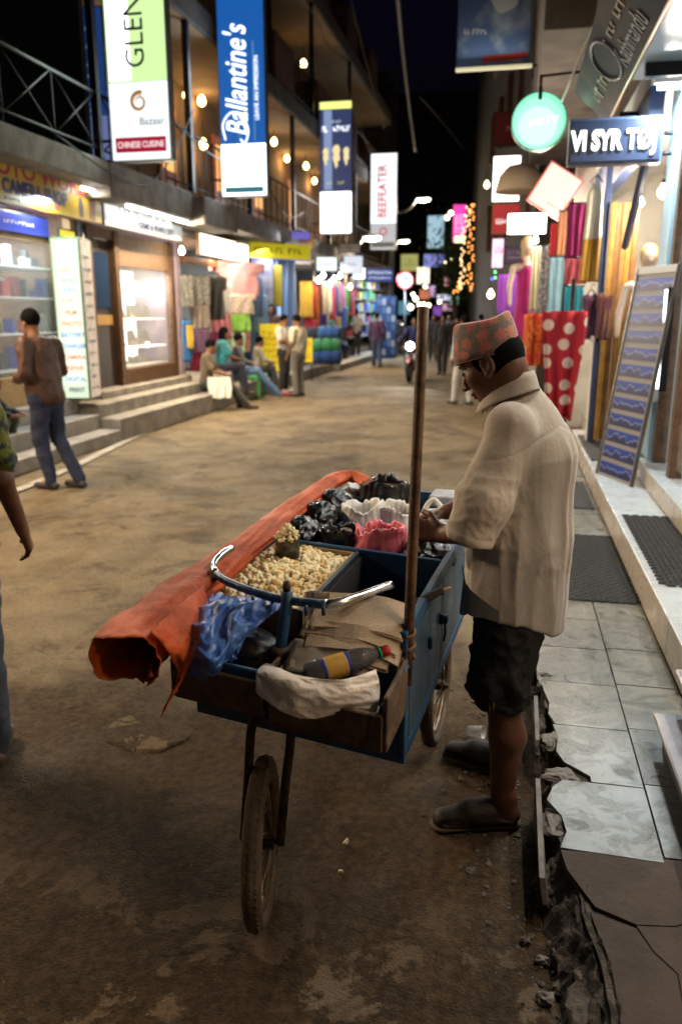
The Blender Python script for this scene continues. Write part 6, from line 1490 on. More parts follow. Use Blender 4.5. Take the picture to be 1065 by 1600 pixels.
# loose flap hanging from the near end
fl = [[(236, 985, .95), (252, 1005, .91), (268, 1028, .86), (276, 1052, .81), (278, 1080, .76)], [(262, 962, .95), (276, 985, .915), (288, 1012, .875), (288, 1045, .82), (272, 1085, .76)], [(292, 935, .95), (305, 965, .915), (306, 1000, .87), (296, 1040, .82), (262, 1100, .75)], [(318, 915, .94), (326, 945, .90), (318, 985, .86), (286, 1040, .81), (252, 1122, .73)]]
rows_ = [arc_pts([gz(*p) for p in r_], 5) for r_ in fl]; colsn = len(rows_[0]); V = []
mids = []
for j in range(colsn): mids.append(arc_pts([rows_[i][j] for i in range(4)], 5))
for j in range(colsn):
    for i, p in enumerate(mids[j]): V.append(p + Vector((0, -.012, 0)) * fbm(i * .35, j * .25, 3) + Vector((.006 * fbm(i * .8, j * .6, 9), 0, .004 * fbm(i, j * .7, 4))))
W = len(mids[0]); F = [(j * W + i, j * W + i + 1, (j + 1) * W + i + 1, (j + 1) * W + i) for j in range(colsn - 1) for i in range(W - 1)]
fo_ = obj('flap', V, F, tarp_m, tarp, True); md = fo_.modifiers.new('thickness', 'SOLIDIFY'); md.thickness = .0025; md.offset = 0

# ------------------------------------------------------------------ popcorn
pop_m = mat('popcorn', (.84, .64, .30), .75, col2=(.58, .32, .08), scale=45, lo=.52, hi=.72, bump=.3, bscale=150, sss=.15)
pop_m2 = mat('popcorn_pale', (.90, .80, .53), .75, col2=(.74, .53, .19), scale=45, lo=.55, hi=.75, bump=.3, bscale=150, sss=.15)
def kernel(seed, m, sub=2):
    q = random.Random(seed); bm = bmesh.new()
    for k in range(5):
        d = Vector((q.gauss(0, 1), q.gauss(0, 1), q.gauss(0, 1))).normalized() * (.0048 if k else 0)
        n0 = len(bm.verts); bmesh.ops.create_icosphere(bm, subdivisions=sub, radius=q.uniform(.0034, .0052), matrix=Matrix.Translation(d)); bm.verts.ensure_lookup_table()
        for v in bm.verts[n0:]: v.co += Vector((q.uniform(-1, 1), q.uniform(-1, 1), q.uniform(-1, 1))) * .0005
    me = bpy.data.meshes.new('kernel'); bm.to_mesh(me); bm.free(); me.polygons.foreach_set('use_smooth', [True] * len(me.polygons)); me.materials.append(m); return me
KM = [kernel(i, pop_m if i % 3 == 0 else pop_m2) for i in range(6)]
heap = on_cart('popcorn_heap', 'heap of yellow popcorn in the cardboard lined tray', 'popcorn', (0, 0, 0))
def heap_z(x, y): return .812 + .062 * max(0, 1 - ((x + .515) / .20) ** 2) ** .5 * max(0, 1 - ((y - .37) / .34) ** 2) ** .5 + .008 * fbm(x * 12, y * 12)
def add_kernel(p, q, parent, s=1.0, name='kernel'):
    o = bpy.data.objects.new(name, q.choice(KM)); link(o, parent); o.location = p; k = s * q.uniform(.8, 1.3); o.scale = (k, k, k); o.rotation_euler = (q.uniform(0, 6), q.uniform(0, 6), q.uniform(0, 6)); return o
q = random.Random(77); pts = []
tries = 0
while len(pts) < 300 and tries < 40000:
    tries += 1; x, y = q.uniform(-.672, -.362), q.uniform(.07, .638)
    if ((x + .50) / .04) ** 2 + ((y - .50) / .045) ** 2 < 1 and False: continue
    if all((x - a) ** 2 + (y - b) ** 2 > .0185 ** 2 for a, b in pts): pts.append((x, y))
for x, y in pts: add_kernel((x, y, heap_z(x, y) + q.uniform(.0, .010)), q, heap, 2.1)
V = []; F = []
src = kernel(31, pop_m2, 1); sv = [v.co.copy() for v in src.vertices]; sf = [tuple(p.vertices) for p in src.polygons]
for k in range(900):
    x, y = q.uniform(-.675, -.36), q.uniform(.066, .64); z = heap_z(x, y) - q.uniform(.004, .012); Mx = Matrix.Rotation(q.uniform(0, 6), 3, 'X') @ Matrix.Rotation(q.uniform(0, 6), 3, 'Y'); s = q.uniform(.9, 1.4); n0 = len(V)
    V += [Vector((x, y, z)) + Mx @ v * s for v in sv]; F += [tuple(i + n0 for i in f) for f in sf]
so = obj('kernels_below', V, F, pop_m2, heap, True); so['kind'] = 'stuff'
# measuring tin heaped with popcorn
tp = Vector((-.555, .47, .878)); tin = on_cart('measuring_tin', 'dark tin standing in the popcorn and heaped with kernels', 'tin', tp)
tin_m = mat('dull_tin', (.10, .09, .065), .45, metal=.6, col2=(.05, .042, .032), scale=18, bump=.15, bscale=50)
lathe('can', [(.043, -.01), (.043, .03), (.0455, .034), (.043, .038), (.043, .072), (.0455, .078), (.0415, .078), (.0415, .066), (.001, .065)], tin_m, tin, 28)
q = random.Random(5)
for k in range(46):
    a, r = q.uniform(0, 2 * PI), .040 * math.sqrt(q.random()); z = .072 + .050 * (1 - (r / .042) ** 2) * q.uniform(.35, 1)
    add_kernel((r * math.cos(a), r * math.sin(a), z), q, tin, 1.15, 'popcorn_kernel')
for k, (u, v, lab) in enumerate(((541, 1316, 'single popcorn kernel dropped on the road nearer the cart'), (533, 1361, 'broken popcorn kernel dropped on the road between wheel and sandal'), (298, 1352, 'popcorn crumb dropped on the road left of the front wheel'))):
    p = gz(u, v, .006); o = add_kernel(p, q, None, [1.1, 1.1, .6][k], 'dropped_popcorn'); tag(o, lab, 'popcorn')

# ------------------------------------------------------------------ bags of snacks
def crumple(d, seed, a1=.10, a2=.06):
    r1 = 1 - abs(mnoise.noise(d * 2.6 + Vector((seed, 0, 0)))) * 2; r2 = 1 - abs(mnoise.noise(d * 6.5 + Vector((0, seed, 0)))) * 2; r3 = 1 - abs(mnoise.noise(d * 13 + Vector((0, 0, seed)))) * 2
    return a1 * r1 + a2 * r2 + a2 * .4 * r3
black_pl = mat('black_plastic', (.008, .008, .010), .22, spec=.6, bump=.25, bscale=40)
white_pl = mat('white_plastic', (.80, .79, .75), .4, sss=.1, bump=.2, bscale=40, col2=(.66, .64, .59), scale=8)
pink_pl = mat('pink_plastic', (.85, .17, .22), .35, sss=.15, bump=.2, bscale=40, col2=(.72, .16, .17), scale=9)
nuts = mat('roast_nuts', (.16, .10, .04), .7, col2=(.05, .03, .015), scale=60, lo=.45, hi=.6, bump=1.0, bscale=120)
peas = mat('green_peas', (.16, .14, .03), .65, col2=(.06, .05, .015), scale=70, lo=.45, hi=.6, bump=1.0, bscale=120)
def closed_bag(label, p, r, sc, m, seed, knot=False, rz=0):
    t = on_cart('plastic_bag', label, 'plastic bag', p, rz)
    bm = bmesh.new(); bmesh.ops.create_icosphere(bm, subdivisions=5, radius=r)
    for v in bm.verts:
        d = v.co.normalized(); f = 1 + crumple(d, seed); v.co = Vector((v.co.x * sc[0], v.co.y * sc[1], v.co.z * sc[2])) * f
        if v.co.z < 0: v.co.z *= .6
    bmobj('bag_body', bm, m, t, True)
    if knot:
        zt = r * sc[2]
        prof = [(.045, zt * .75), (.026, zt * 1.0), (.016, zt * 1.12), (.019, zt * 1.22), (.028, zt * 1.45), (.035, zt * 1.7), (.02, zt * 1.72), (.001, zt * 1.6)]
        kn = lathe('knotted_top', prof, m, t, 26, wob=lambda w, z: .22 * math.sin(5 * w + z * 60)); kn.rotation_euler = (.1, .35, 0)
    return t
def open_bag(label, p, rx, ry, h, m, fill, seed, cup=None, lip=.02, rz=0, fillz=.62):
    t = on_cart('plastic_bag', label, 'plastic bag', p, rz); V = []; F = []; n = 96
    prof = [(.72, 0), (1.0, .14), (1.08, .36), (1.05, .58), (.96, .76), (.90, .90), (.93, .985), (.88, 1.0), (.80, .96), (.76, .82), (.80, .55)]
    for i, (r, z) in enumerate(prof):
        for k in range(n):
            a = 2 * PI * k / n; d = Vector((math.cos(a), math.sin(a), z * 1.4)); f = r * (1 + crumple(d * 1.2, seed + .04 * i, .06, .05) + .012 * z * z * math.sin(9 * a + 3 * math.sin(2 * a + seed)) + .008 * z * math.sin(21 * a + seed * 3)) ; zz = h * z * (1 + .20 * mnoise.noise(Vector((math.cos(a) * 1.4, math.sin(a) * 1.4, seed))) * z ** 3 + (.09 * mnoise.noise(Vector((math.cos(a) * 6, math.sin(a) * 6, seed + i * .3))) if z > .5 else 0))
            V.append((rx * f * math.cos(a), ry * f * math.sin(a), zz))
    for i in range(len(prof) - 1):
        for k in range(n): F.append((i * n + k, i * n + (k + 1) % n, (i + 1) * n + (k + 1) % n, (i + 1) * n + k))
    F.append(tuple(range(n - 1, -1, -1)))
    obj('bag_body', V, F, m, t, True)
    if fill is not None:
        V = [(0, 0, h * (fillz + .10))]; F = []
        for j in range(1, 7):
            for k in range(24):
                a = 2 * PI * k / 24; f = j / 6 * .92; V.append((rx * f * math.cos(a), ry * f * math.sin(a), h * (fillz + .10 * (1 - f * f)) + .004 * fbm(math.cos(a) * f * 9, math.sin(a) * f * 9, seed)))
        F += [(0, 1 + k, 1 + (k + 1) % 24) for k in range(24)]
        for j in range(5):
            for k in range(24): F.append((1 + j * 24 + k, 1 + (j + 1) * 24 + k, 1 + (j + 1) * 24 + (k + 1) % 24, 1 + j * 24 + (k + 1) % 24))
        so = obj('snack_filling', V, F, fill, t, True); so['kind'] = 'stuff'
        # loose pieces on top
        bm = bmesh.new(); q = random.Random(seed)
        for k in range(70):
            a, f = q.uniform(0, 2 * PI), .82 * math.sqrt(q.random()); mtx = Matrix.Translation((rx * f * math.cos(a), ry * f * math.sin(a), h * (fillz + .11 * (1 - f * f)) + .003)); bmesh.ops.create_icosphere(bm, subdivisions=1, radius=q.uniform(.004, .007), matrix=mtx)
        so = bmobj('snack_pieces', bm, fill, t, True); so['kind'] = 'stuff'
    if cup:
        cx, cy, tiltx = cup
        cp_ = thing('measuring_cup', 'small wooden measuring cup standing in ' + label.split(' ', 1)[1][:60] if False else 'small brown measuring cup in the ' + label, 'cup', cw_(Vector(p) + Vector((cx, cy, h * (fillz + .06)))), CR)
        lathe('cup_body', [(.019, -.01), (.021, .032), (.023, .036), (.019, .036), (.017, .006), (.001, .004)], mat('cup_brown', (.15, .11, .07), .6, metal=.2, col2=(.08, .055, .035), scale=20), cp_, 18); cp_.rotation_euler = (tiltx, .15, CR)
        so = ico('cup_filling', .017, fill or nuts, cp_, 2, .12, 3, (0, 0, .030), (1, 1, .6))
    return t
def Z(u, v, z): p = cl(u, v, z); return (p.x, p.y, .757)
open_bag('pink plastic bag of snacks in the front row', (-.285, .815, .757), .100, .092, .182, pink_pl, peas, 1.3, cup=(.0, .02, .2))
open_bag('black plastic bag of roast snacks in the front row', (-.445, .82, .757), .092, .088, .150, black_pl, nuts, 2.7, cup=(.01, -.01, .1), fillz=.7)
open_bag('white plastic bag gaping open in the second row', (-.455, 1.14, .757), .092, .085, .175, white_pl, mat('dark_seed', (.10, .09, .08), .8, bump=.8, bscale=100), 4.1, fillz=.45)
open_bag('white plastic bag with a cup standing in it', (-.315, 1.19, .757), .088, .08, .165, white_pl, nuts, 5.6, cup=(.0, -.02, .15), fillz=.6)
closed_bag('shiny black bag next to the measuring tin', (-.625, .80, .84), .095, (.85, 1.05, .95), black_pl, 1.1)
closed_bag('shiny black bag in the second row by the tarpaulin', (-.635, 1.05, .85), .092, (.85, 1.05, .95), black_pl, 3.3)
closed_bag('shiny black bag in the third row by the tarpaulin', (-.635, 1.27, .865), .088, (.85, 1, .9), black_pl, 5.2)
closed_bag('white bag with a knotted top at the far corner', (-.635, 1.52, .835), .07, (.95, 1, .75), white_pl, 7.7, knot=True)
open_bag('large black bag at the far end of the cart', (-.44, 1.53, .757), .135, .11, .19, black_pl, nuts, 8.4, fillz=.8)
closed_bag('black bag in the corner under the vendor hand', (-.09, .79, .84), .088, (1.05, 1.05, .85), black_pl, 9.9)
hb_ = on_cart('carrier_bag', 'white carrier bag with a looped handle behind the vendor hand', 'plastic bag', (-.17, 1.38, .81))
bm = bmesh.new(); bmesh.ops.create_icosphere(bm, subdivisions=5, radius=.085)
for v in bm.verts:
    d = v.co.normalized(); v.co *= 1 + crumple(d, 12.4); v.co.z = v.co.z * (.75 if v.co.z > 0 else .5)
bmobj('bag_body', bm, white_pl, hb_, True)
tube('loop_handle', arc_pts([(-.05, 0, .03), (-.045, .0, .08), (-.015, 0, .115), (.015, 0, .09), (.05, 0, .03)], 5), [.020 - .010 * math.sin(PI * k / 20) for k in range(21)], white_pl, hb_, 8)
gb = on_cart('plastic_basin', 'green rimmed plastic dish behind the pole', 'dish', (-.20, 1.17, .775))
lathe('dish', [(.06, 0), (.085, .055), (.093, .062), (.08, .058), (.055, .012), (.001, .01)], mat('dish_grey', (.30, .33, .30), .4), gb, 26); tube('green_rim', [(.091 * math.cos(a), .091 * math.sin(a), .062) for a in [2 * PI * k / 28 for k in range(28)]], .006, mat('rim_green', (.01, .30, .10), .4), gb, 6, closed=True)
bx = on_cart('paper_box', 'flat printed box lid lying at the far right corner of the cart', 'box', (-.13, 1.60, .86)); box('lid', (-.10, -.08, 0), (.13, .08, .05), mat('printed_lid', (.26, .26, .30), .5, col2=(.45, .43, .42), scale=12), bx, .006)
cs = on_cart('charred_stick', 'charred black stick with a pale tip lying across the stove well', 'stick', (0, 0, 0))
sp_ = [cl(545, 990, .82), cl(600, 965, .845), cl(650, 942, .87), cl(690, 923, .895)]
tube('stick', arc_pts(sp_, 5), [.013 + .002 * math.sin(k * 1.7) for k in range(16)], mat('charcoal', (.018, .014, .012), .8, bump=.6, bscale=60), cs, 10); tube('pale_tip', [sp_[-1], cl(704, 917, .905)], [.006, .003], wood_tan, cs, 8)

# blue plastic bag spilling over the front tray
def sheet(name, grid, m, parent, th=.0015, smooth=True):
    nr, nc = len(grid), len(grid[0]); V = [p for r_ in grid for p in r_]; F = [(j * nc + i, j * nc + i + 1, (j + 1) * nc + i + 1, (j + 1) * nc + i) for j in range(nr - 1) for i in range(nc - 1)]
    o = obj(name, V, F, m, parent, smooth)
    if th: md = o.modifiers.new('thickness', 'SOLIDIFY'); md.thickness = th; md.offset = 0
    return o
bluepl = mat('blue_plastic', (.05, .15, .50), .2, alpha=.72, spec=.6, bump=.25, bscale=30, col2=(.09, .22, .60), scale=9)
bb = on_cart('plastic_bag', 'crumpled translucent blue plastic bag in the front tray', 'plastic bag', (0, 0, 0))
ctl = [[(268, 1032, .80), (300, 1062, .78), (330, 1066, .78), (352, 1048, .79), (372, 1040, .80)],
       [(270, 1008, .83), (305, 1025, .84), (335, 1035, .86), (365, 1010, .86), (382, 1015, .83)],
       [(290, 980, .86), (315, 985, .89), (345, 985, .88), (375, 975, .90), (410, 985, .87)],
       [(310, 955, .87), (340, 948, .90), (375, 950, .90), (405, 952, .91), (438, 962, .88)],
       [(330, 935, .84), (360, 938, .86), (390, 940, .86), (415, 945, .86), (436, 952, .85)]]
rr_ = [arc_pts([cl(*p) for p in r_], 10) for r_ in ctl]; nn = len(rr_[0]); colsg = [arc_pts([rr_[j][i] for j in range(5)], 10) for i in range(nn)]
grid = []
for i in range(nn):
    row = []
    for j, p in enumerate(colsg[i]):
        d = Vector((i * .16, j * .16, 1.0)); r1 = 1 - 2 * abs(mnoise.noise(d * .55)); r2 = 1 - 2 * abs(mnoise.noise(d * 1.3 + Vector((4, 0, 0)))); r3 = 1 - 2 * abs(mnoise.noise(d * 2.9 + Vector((9, 0, 0))))
        r4 = 1 - 2 * abs(mnoise.noise(d * 5.5 + Vector((2, 7, 0)))); row.append(p + Vector((.009 * r2 + .004 * r3, -.014 * r1 - .009 * r2 - .004 * r4, .020 * r1 + .013 * r2 + .008 * r3 + .004 * r4)))
    grid.append(row)
sheet('bag_sheet', grid, bluepl, bb, 0)
db = on_cart('plastic_bag', 'dark bag stuffed under the blue plastic', 'plastic bag', (-.47, -.09, .77)); bm = bmesh.new(); bmesh.ops.create_icosphere(bm, subdivisions=4, radius=.08)
for v in bm.verts: d = v.co.normalized(); v.co *= 1 + crumple(d, 3.7); v.co.x *= 1.35; v.co.z *= .8
bmobj('bag_body', bm, mat('brown_black_plastic', (.014, .010, .010), .3, bump=.2, bscale=30), db, True)

# folded newspapers
def news_mat():
    m = bpy.data.materials.new('newsprint'); m.use_nodes = True; nt = m.node_tree; L = nt.links.new; b = nt.nodes['Principled BSDF']
    tc = nt.nodes.new('ShaderNodeTexCoord'); w = nt.nodes.new('ShaderNodeTexWave'); w.wave_type = 'BANDS'; w.bands_direction = 'Y'; w.inputs['Scale'].default_value = 62; w.inputs['Distortion'].default_value = .6; w.inputs['Detail'].default_value = 1
    L(tc.outputs['Object'], w.inputs['Vector']); n = nt.nodes.new('ShaderNodeTexNoise'); n.inputs['Scale'].default_value = 160; L(tc.outputs['Object'], n.inputs['Vector'])
    a = nt.nodes.new('ShaderNodeMath'); a.operation = 'MULTIPLY'; L(w.outputs['Fac'], a.inputs[0]); L(n.outputs['Fac'], a.inputs[1])
    r = nt.nodes.new('ShaderNodeMapRange'); r.inputs['From Min'].default_value = .18; r.inputs['From Max'].default_value = .42; L(a.outputs[0], r.inputs['Value'])
    mx = nt.nodes.new('ShaderNodeMix'); mx.data_type = 'RGBA'; mx.inputs[6].default_value = (.58, .46, .32, 1); mx.inputs[7].default_value = (.32, .25, .18, 1); L(r.outputs[0], mx.inputs[0]); L(mx.outputs[2], b.inputs['Base Color']); b.inputs['Roughness'].default_value = .85
    return m
npm = news_mat(); np_plain = mat('news_edge', (.40, .30, .20), .85, col2=(.30, .22, .15), scale=12)
def newspaper(label, k, p, w, d, bend, tilt, rz, curl):
    t = on_cart('newspaper', label, 'newspaper', p, rz, 'old newspapers in the front tray'); q = random.Random(k)
    for lay in range(4):
        dx, dy, rr = q.uniform(-.006, .006), q.uniform(-.005, .005), q.uniform(-.02, .02)
        g_ = [[Vector((w * (i / 14 - .5) + dx - rr * d * (j / 6 - .5), d * (j / 6 - .5) + dy + rr * w * (i / 14 - .5), -.0042 * lay + bend * math.sin(PI * i / 14) - curl * max(0, i / 14 - .55) ** 2 * 4 + .0016 * fbm(i * .5, j * .5, k + lay))) for i in range(15)] for j in range(7)]
        o = sheet('page_fold', g_, npm if lay == 0 else np_plain, t, .0026, smooth=False)
    V, F = tube_geo([(-w / 2 + dx * 0, -d / 2, -.0065), (-w / 2, d / 2, -.0065)], .0085, 8); obj('fold_spine', V, F, np_plain, t, True)
    t.rotation_euler = (tilt, 0, CR + rz)
    return t
newspaper('topmost folded newspaper at the back of the front tray', 1, (-.135, .00, .915), .25, .13, .004, R(26), .08, .03)
newspaper('second folded newspaper in the stack under the topmost', 2, (-.150, -.025, .896), .26, .13, .006, R(29), -.03, .05)
newspaper('third folded newspaper in the stack, its end drooping to the corner', 3, (-.135, -.05, .876), .25, .12, .006, R(32), .05, .06)
newspaper('fourth folded newspaper showing columns of print', 6, (-.155, -.082, .855), .23, .10, .010, R(50), -.04, .05)
newspaper('lowest folded newspaper beside the steering column', 4, (-.19, -.115, .825), .20, .08, .004, R(34), .12, .02)
newspaper('upright brown newspaper behind the steering column', 5, (-.262, -.03, .885), .06, .15, .004, R(75), .1, .0)
# torn packet, bottle, white paper
pk = on_cart('torn_packet', 'torn grey paper packet with burnt edges in the front tray', 'packet', (-.225, -.135, .815)); 
gq = [[Vector((.075 * (i / 10 - .5) * 2 * (1 + .08 * fbm(j * .5, i * .3, 2)), .05 * (j / 8 - .5) * 2, .012 * math.cos(PI * (i / 10 - .5)) + .010 * fbm(i * .35, j * .35, 6))) for i in range(11)] for j in range(9)]
sheet('packet_sheet', gq, mat('packet_grey', (.34, .29, .23), .8, col2=(.10, .07, .05), scale=14, lo=.55, hi=.7), pk, .002); pk.rotation_euler = (R(35), .1, CR)
rp = on_cart('wrapper', 'red scrap of wrapper behind the bottle neck', 'wrapper', (-.12, -.11, .838)); sheet('foil', [[Vector((.03 * (i / 5 - .5) * 2, .018 * (j / 4 - .5) * 2, .006 * fbm(i * .8, j * .8))) for i in range(6)] for j in range(5)], mat('red_wrap', (.45, .02, .03), .4), rp, .001); rp.rotation_euler = (R(40), 0, CR)
b0, b1 = cl(478, 1056, .812), cl(602, 1022, .845); bdir = (b1 - b0); BL = bdir.length
bt = on_cart('plastic_bottle', 'clear plastic soft drink bottle with red cap lying in the tray', 'bottle', b0); eq = Matrix.Rotation(CR, 3, 'Z') @ bdir.normalized().to_track_quat('Z', 'Y').to_matrix(); bt.rotation_euler = eq.to_euler()
pet = mat('pet_clear', (.80, .82, .80), .06, trans=.9, ior=1.35, bump=.05, bscale=30)
rb = .031
lathe('body', [(.001, .0), (rb * .8, .0), (rb, .008), (rb, BL * .50), (rb * 1.02, BL * .60), (rb * .9, BL * .70), (rb * .55, BL * .82), (rb * .40, BL * .86), (rb * .40, BL * .90)], pet, bt, 28)
lathe('drink', [(.001, .003), (rb * .9, .006), (rb * .92, BL * .44), (.001, BL * .45)], mat('dark_cola', (.02, .012, .010), .1), bt, 20)
lathe('label', [(rb * 1.02, BL * .20), (rb * 1.03, BL * .205), (rb * 1.03, BL * .475), (rb * 1.02, BL * .48)], mat('label_yellow', (.55, .34, .06), .45, col2=(.45, .26, .05), scale=20), bt, 28)
for z_ in (.18, .46): lathe('label_band', [(rb * 1.025, BL * z_), (rb * 1.035, BL * z_ + .001), (rb * 1.035, BL * z_ + .008), (rb * 1.025, BL * z_ + .009)], mat('label_blue', (.02, .03, .28), .4), bt, 28)
lathe('cap', [(rb * .44, BL * .895), (rb * .50, BL * .90), (rb * .50, BL * .975), (rb * .44, BL), (.001, BL)], mat('cap_red', (.40, .015, .02), .4), bt, 20, wob=lambda w, z: .03 * math.sin(12 * w))
tube('green_tie', [(rb * .47 * math.cos(a), rb * .47 * math.sin(a), BL * .875) for a in [2 * PI * k / 16 for k in range(16)]], .004, mat('tie_green', (.01, .30, .10), .5), bt, 5, closed=True)
tube('tie_tail', [(rb * .5, 0, BL * .875), (rb * .8, .01, BL * .85), (rb * .95, .012, BL * .80)], .004, mat('tie_green'), bt, 5)
wpap = mat('white_paper', (.90, .83, .74), .5, col2=(.82, .75, .66), scale=5, bump=.5, bscale=14, sss=.05, detail=3)
wpo = on_cart('paper_sheet', 'crumpled white paper draped over the front of the tray', 'paper', (0, 0, 0))
ctl = [[(418, 1035, .835), (450, 1048, .83), (490, 1058, .825), (540, 1060, .825), (588, 1045, .83)],
       [(405, 1045, .825), (450, 1062, .825), (495, 1070, .815), (545, 1072, .81), (592, 1060, .81)],
       [(403, 1065, .80), (445, 1085, .79), (495, 1092, .785), (545, 1090, .785), (594, 1082, .78)],
       [(404, 1085, .765), (440, 1105, .755), (490, 1112, .745), (545, 1105, .755), (592, 1105, .745)],
       [(420, 1092, .75), (445, 1112, .735), (487, 1122, .725), (545, 1112, .74), (588, 1118, .722)]]
rr_ = [arc_pts([cl(*p) for p in r_], 12) for r_ in ctl]; nn = len(rr_[0]); colsg = [arc_pts([rr_[j][i] for j in range(5)], 8) for i in range(nn)]
grid = [[p + Vector((0, -1, .3)) * (.010 * (1 - 2 * abs(mnoise.noise(Vector((i * .07 + j * .04, j * .10, 3))))) + .004 * (1 - 2 * abs(mnoise.noise(Vector((i * .17 - j * .1, j * .2, 8))))) + .0012 * (1 - 2 * abs(mnoise.noise(Vector((i * .45 - j * .3, j * .5, 5)))))) for j, p in enumerate(colsg[i])] for i in range(nn)]
sheet('paper', grid, wpap, wpo, .0008)
tube('twisted_corner', [cl(585, 1105, .745), cl(588, 1118, .728), cl(584, 1130, .712)], [.012, .008, .013], wpap, wpo, 8)

for root_ in (cart, heap, cs, bb, wpo): skew_parts(root_)
# ------------------------------------------------------------------ people
skin_a = mat('skin_brown', (.17, .075, .038), .5, col2=(.13, .055, .028), scale=14, bump=.12, bscale=90, sss=.08)
skin_b = mat('skin_tan', (.28, .14, .08), .5, col2=(.22, .105, .06), scale=10, sss=.08)
hair_m = mat('black_hair', (.004, .0035, .0035), .8, bump=.4, bscale=160, spec=.08)
def hand_prims(w, d, n, side, curl=.6, s=1.0, k=.006):
    """w wrist, d finger direction, n back-of-hand normal, side = direction towards the thumb"""
    w, d, n, t = Vector(w), Vector(d).normalized(), Vector(n).normalized(), Vector(side).normalized(); P = []
    L = .088 * s
    for o in (-.026, -.009, .009, .026): P.append(cone(w + t * o * .55 * s, w + d * L + t * o * s, .0155 * s, .0125 * s, k=.012))
    for o, ln in ((-.030, .052), (-.0105, .066), (.0095, .070), (.029, .062)):
        a = w + d * L + t * o * s; d1 = (d * math.cos(curl) - n * math.sin(curl)); b = a + d1 * ln * .55 * s; d2 = (d * math.cos(curl * 2.1) - n * math.sin(curl * 2.1)); c_ = b + d2 * ln * .5 * s
        P += [cone(a, b, .0098 * s, .0088 * s, k=k), cone(b, c_, .0088 * s, .0074 * s, k=k)]
    a = w + d * .025 * s + t * .026 * s; b = a + (d * .6 + t * .62 - n * .35) * .042 * s; c_ = b + (d * .9 + t * .1 - n * .45) * .032 * s
    P += [cone(a, b, .0135 * s, .0115 * s, k=.01), cone(b, c_, .011 * s, .009 * s, k=k)]
    return P
D = dict(hip=(0, 0, .90), chest=(0, 0, 1.24), neck=(0, -.015, 1.42), head=(0, .03, 1.575), shL=(-.185, -.01, 1.375), shR=(.185, -.01, 1.375), elL=(-.23, -.02, 1.10), elR=(.23, -.02, 1.10),
         wrL=(-.23, .06, .87), wrR=(.23, .06, .87), hpL=(-.085, 0, .88), hpR=(.085, 0, .88), knL=(-.095, .02, .48), knR=(.095, .02, .48), anL=(-.10, -.02, .075), anR=(.10, -.02, .075), toeL=(-.12, .14, .03), toeR=(.12, .14, .03), look=(0, 1, -.05))
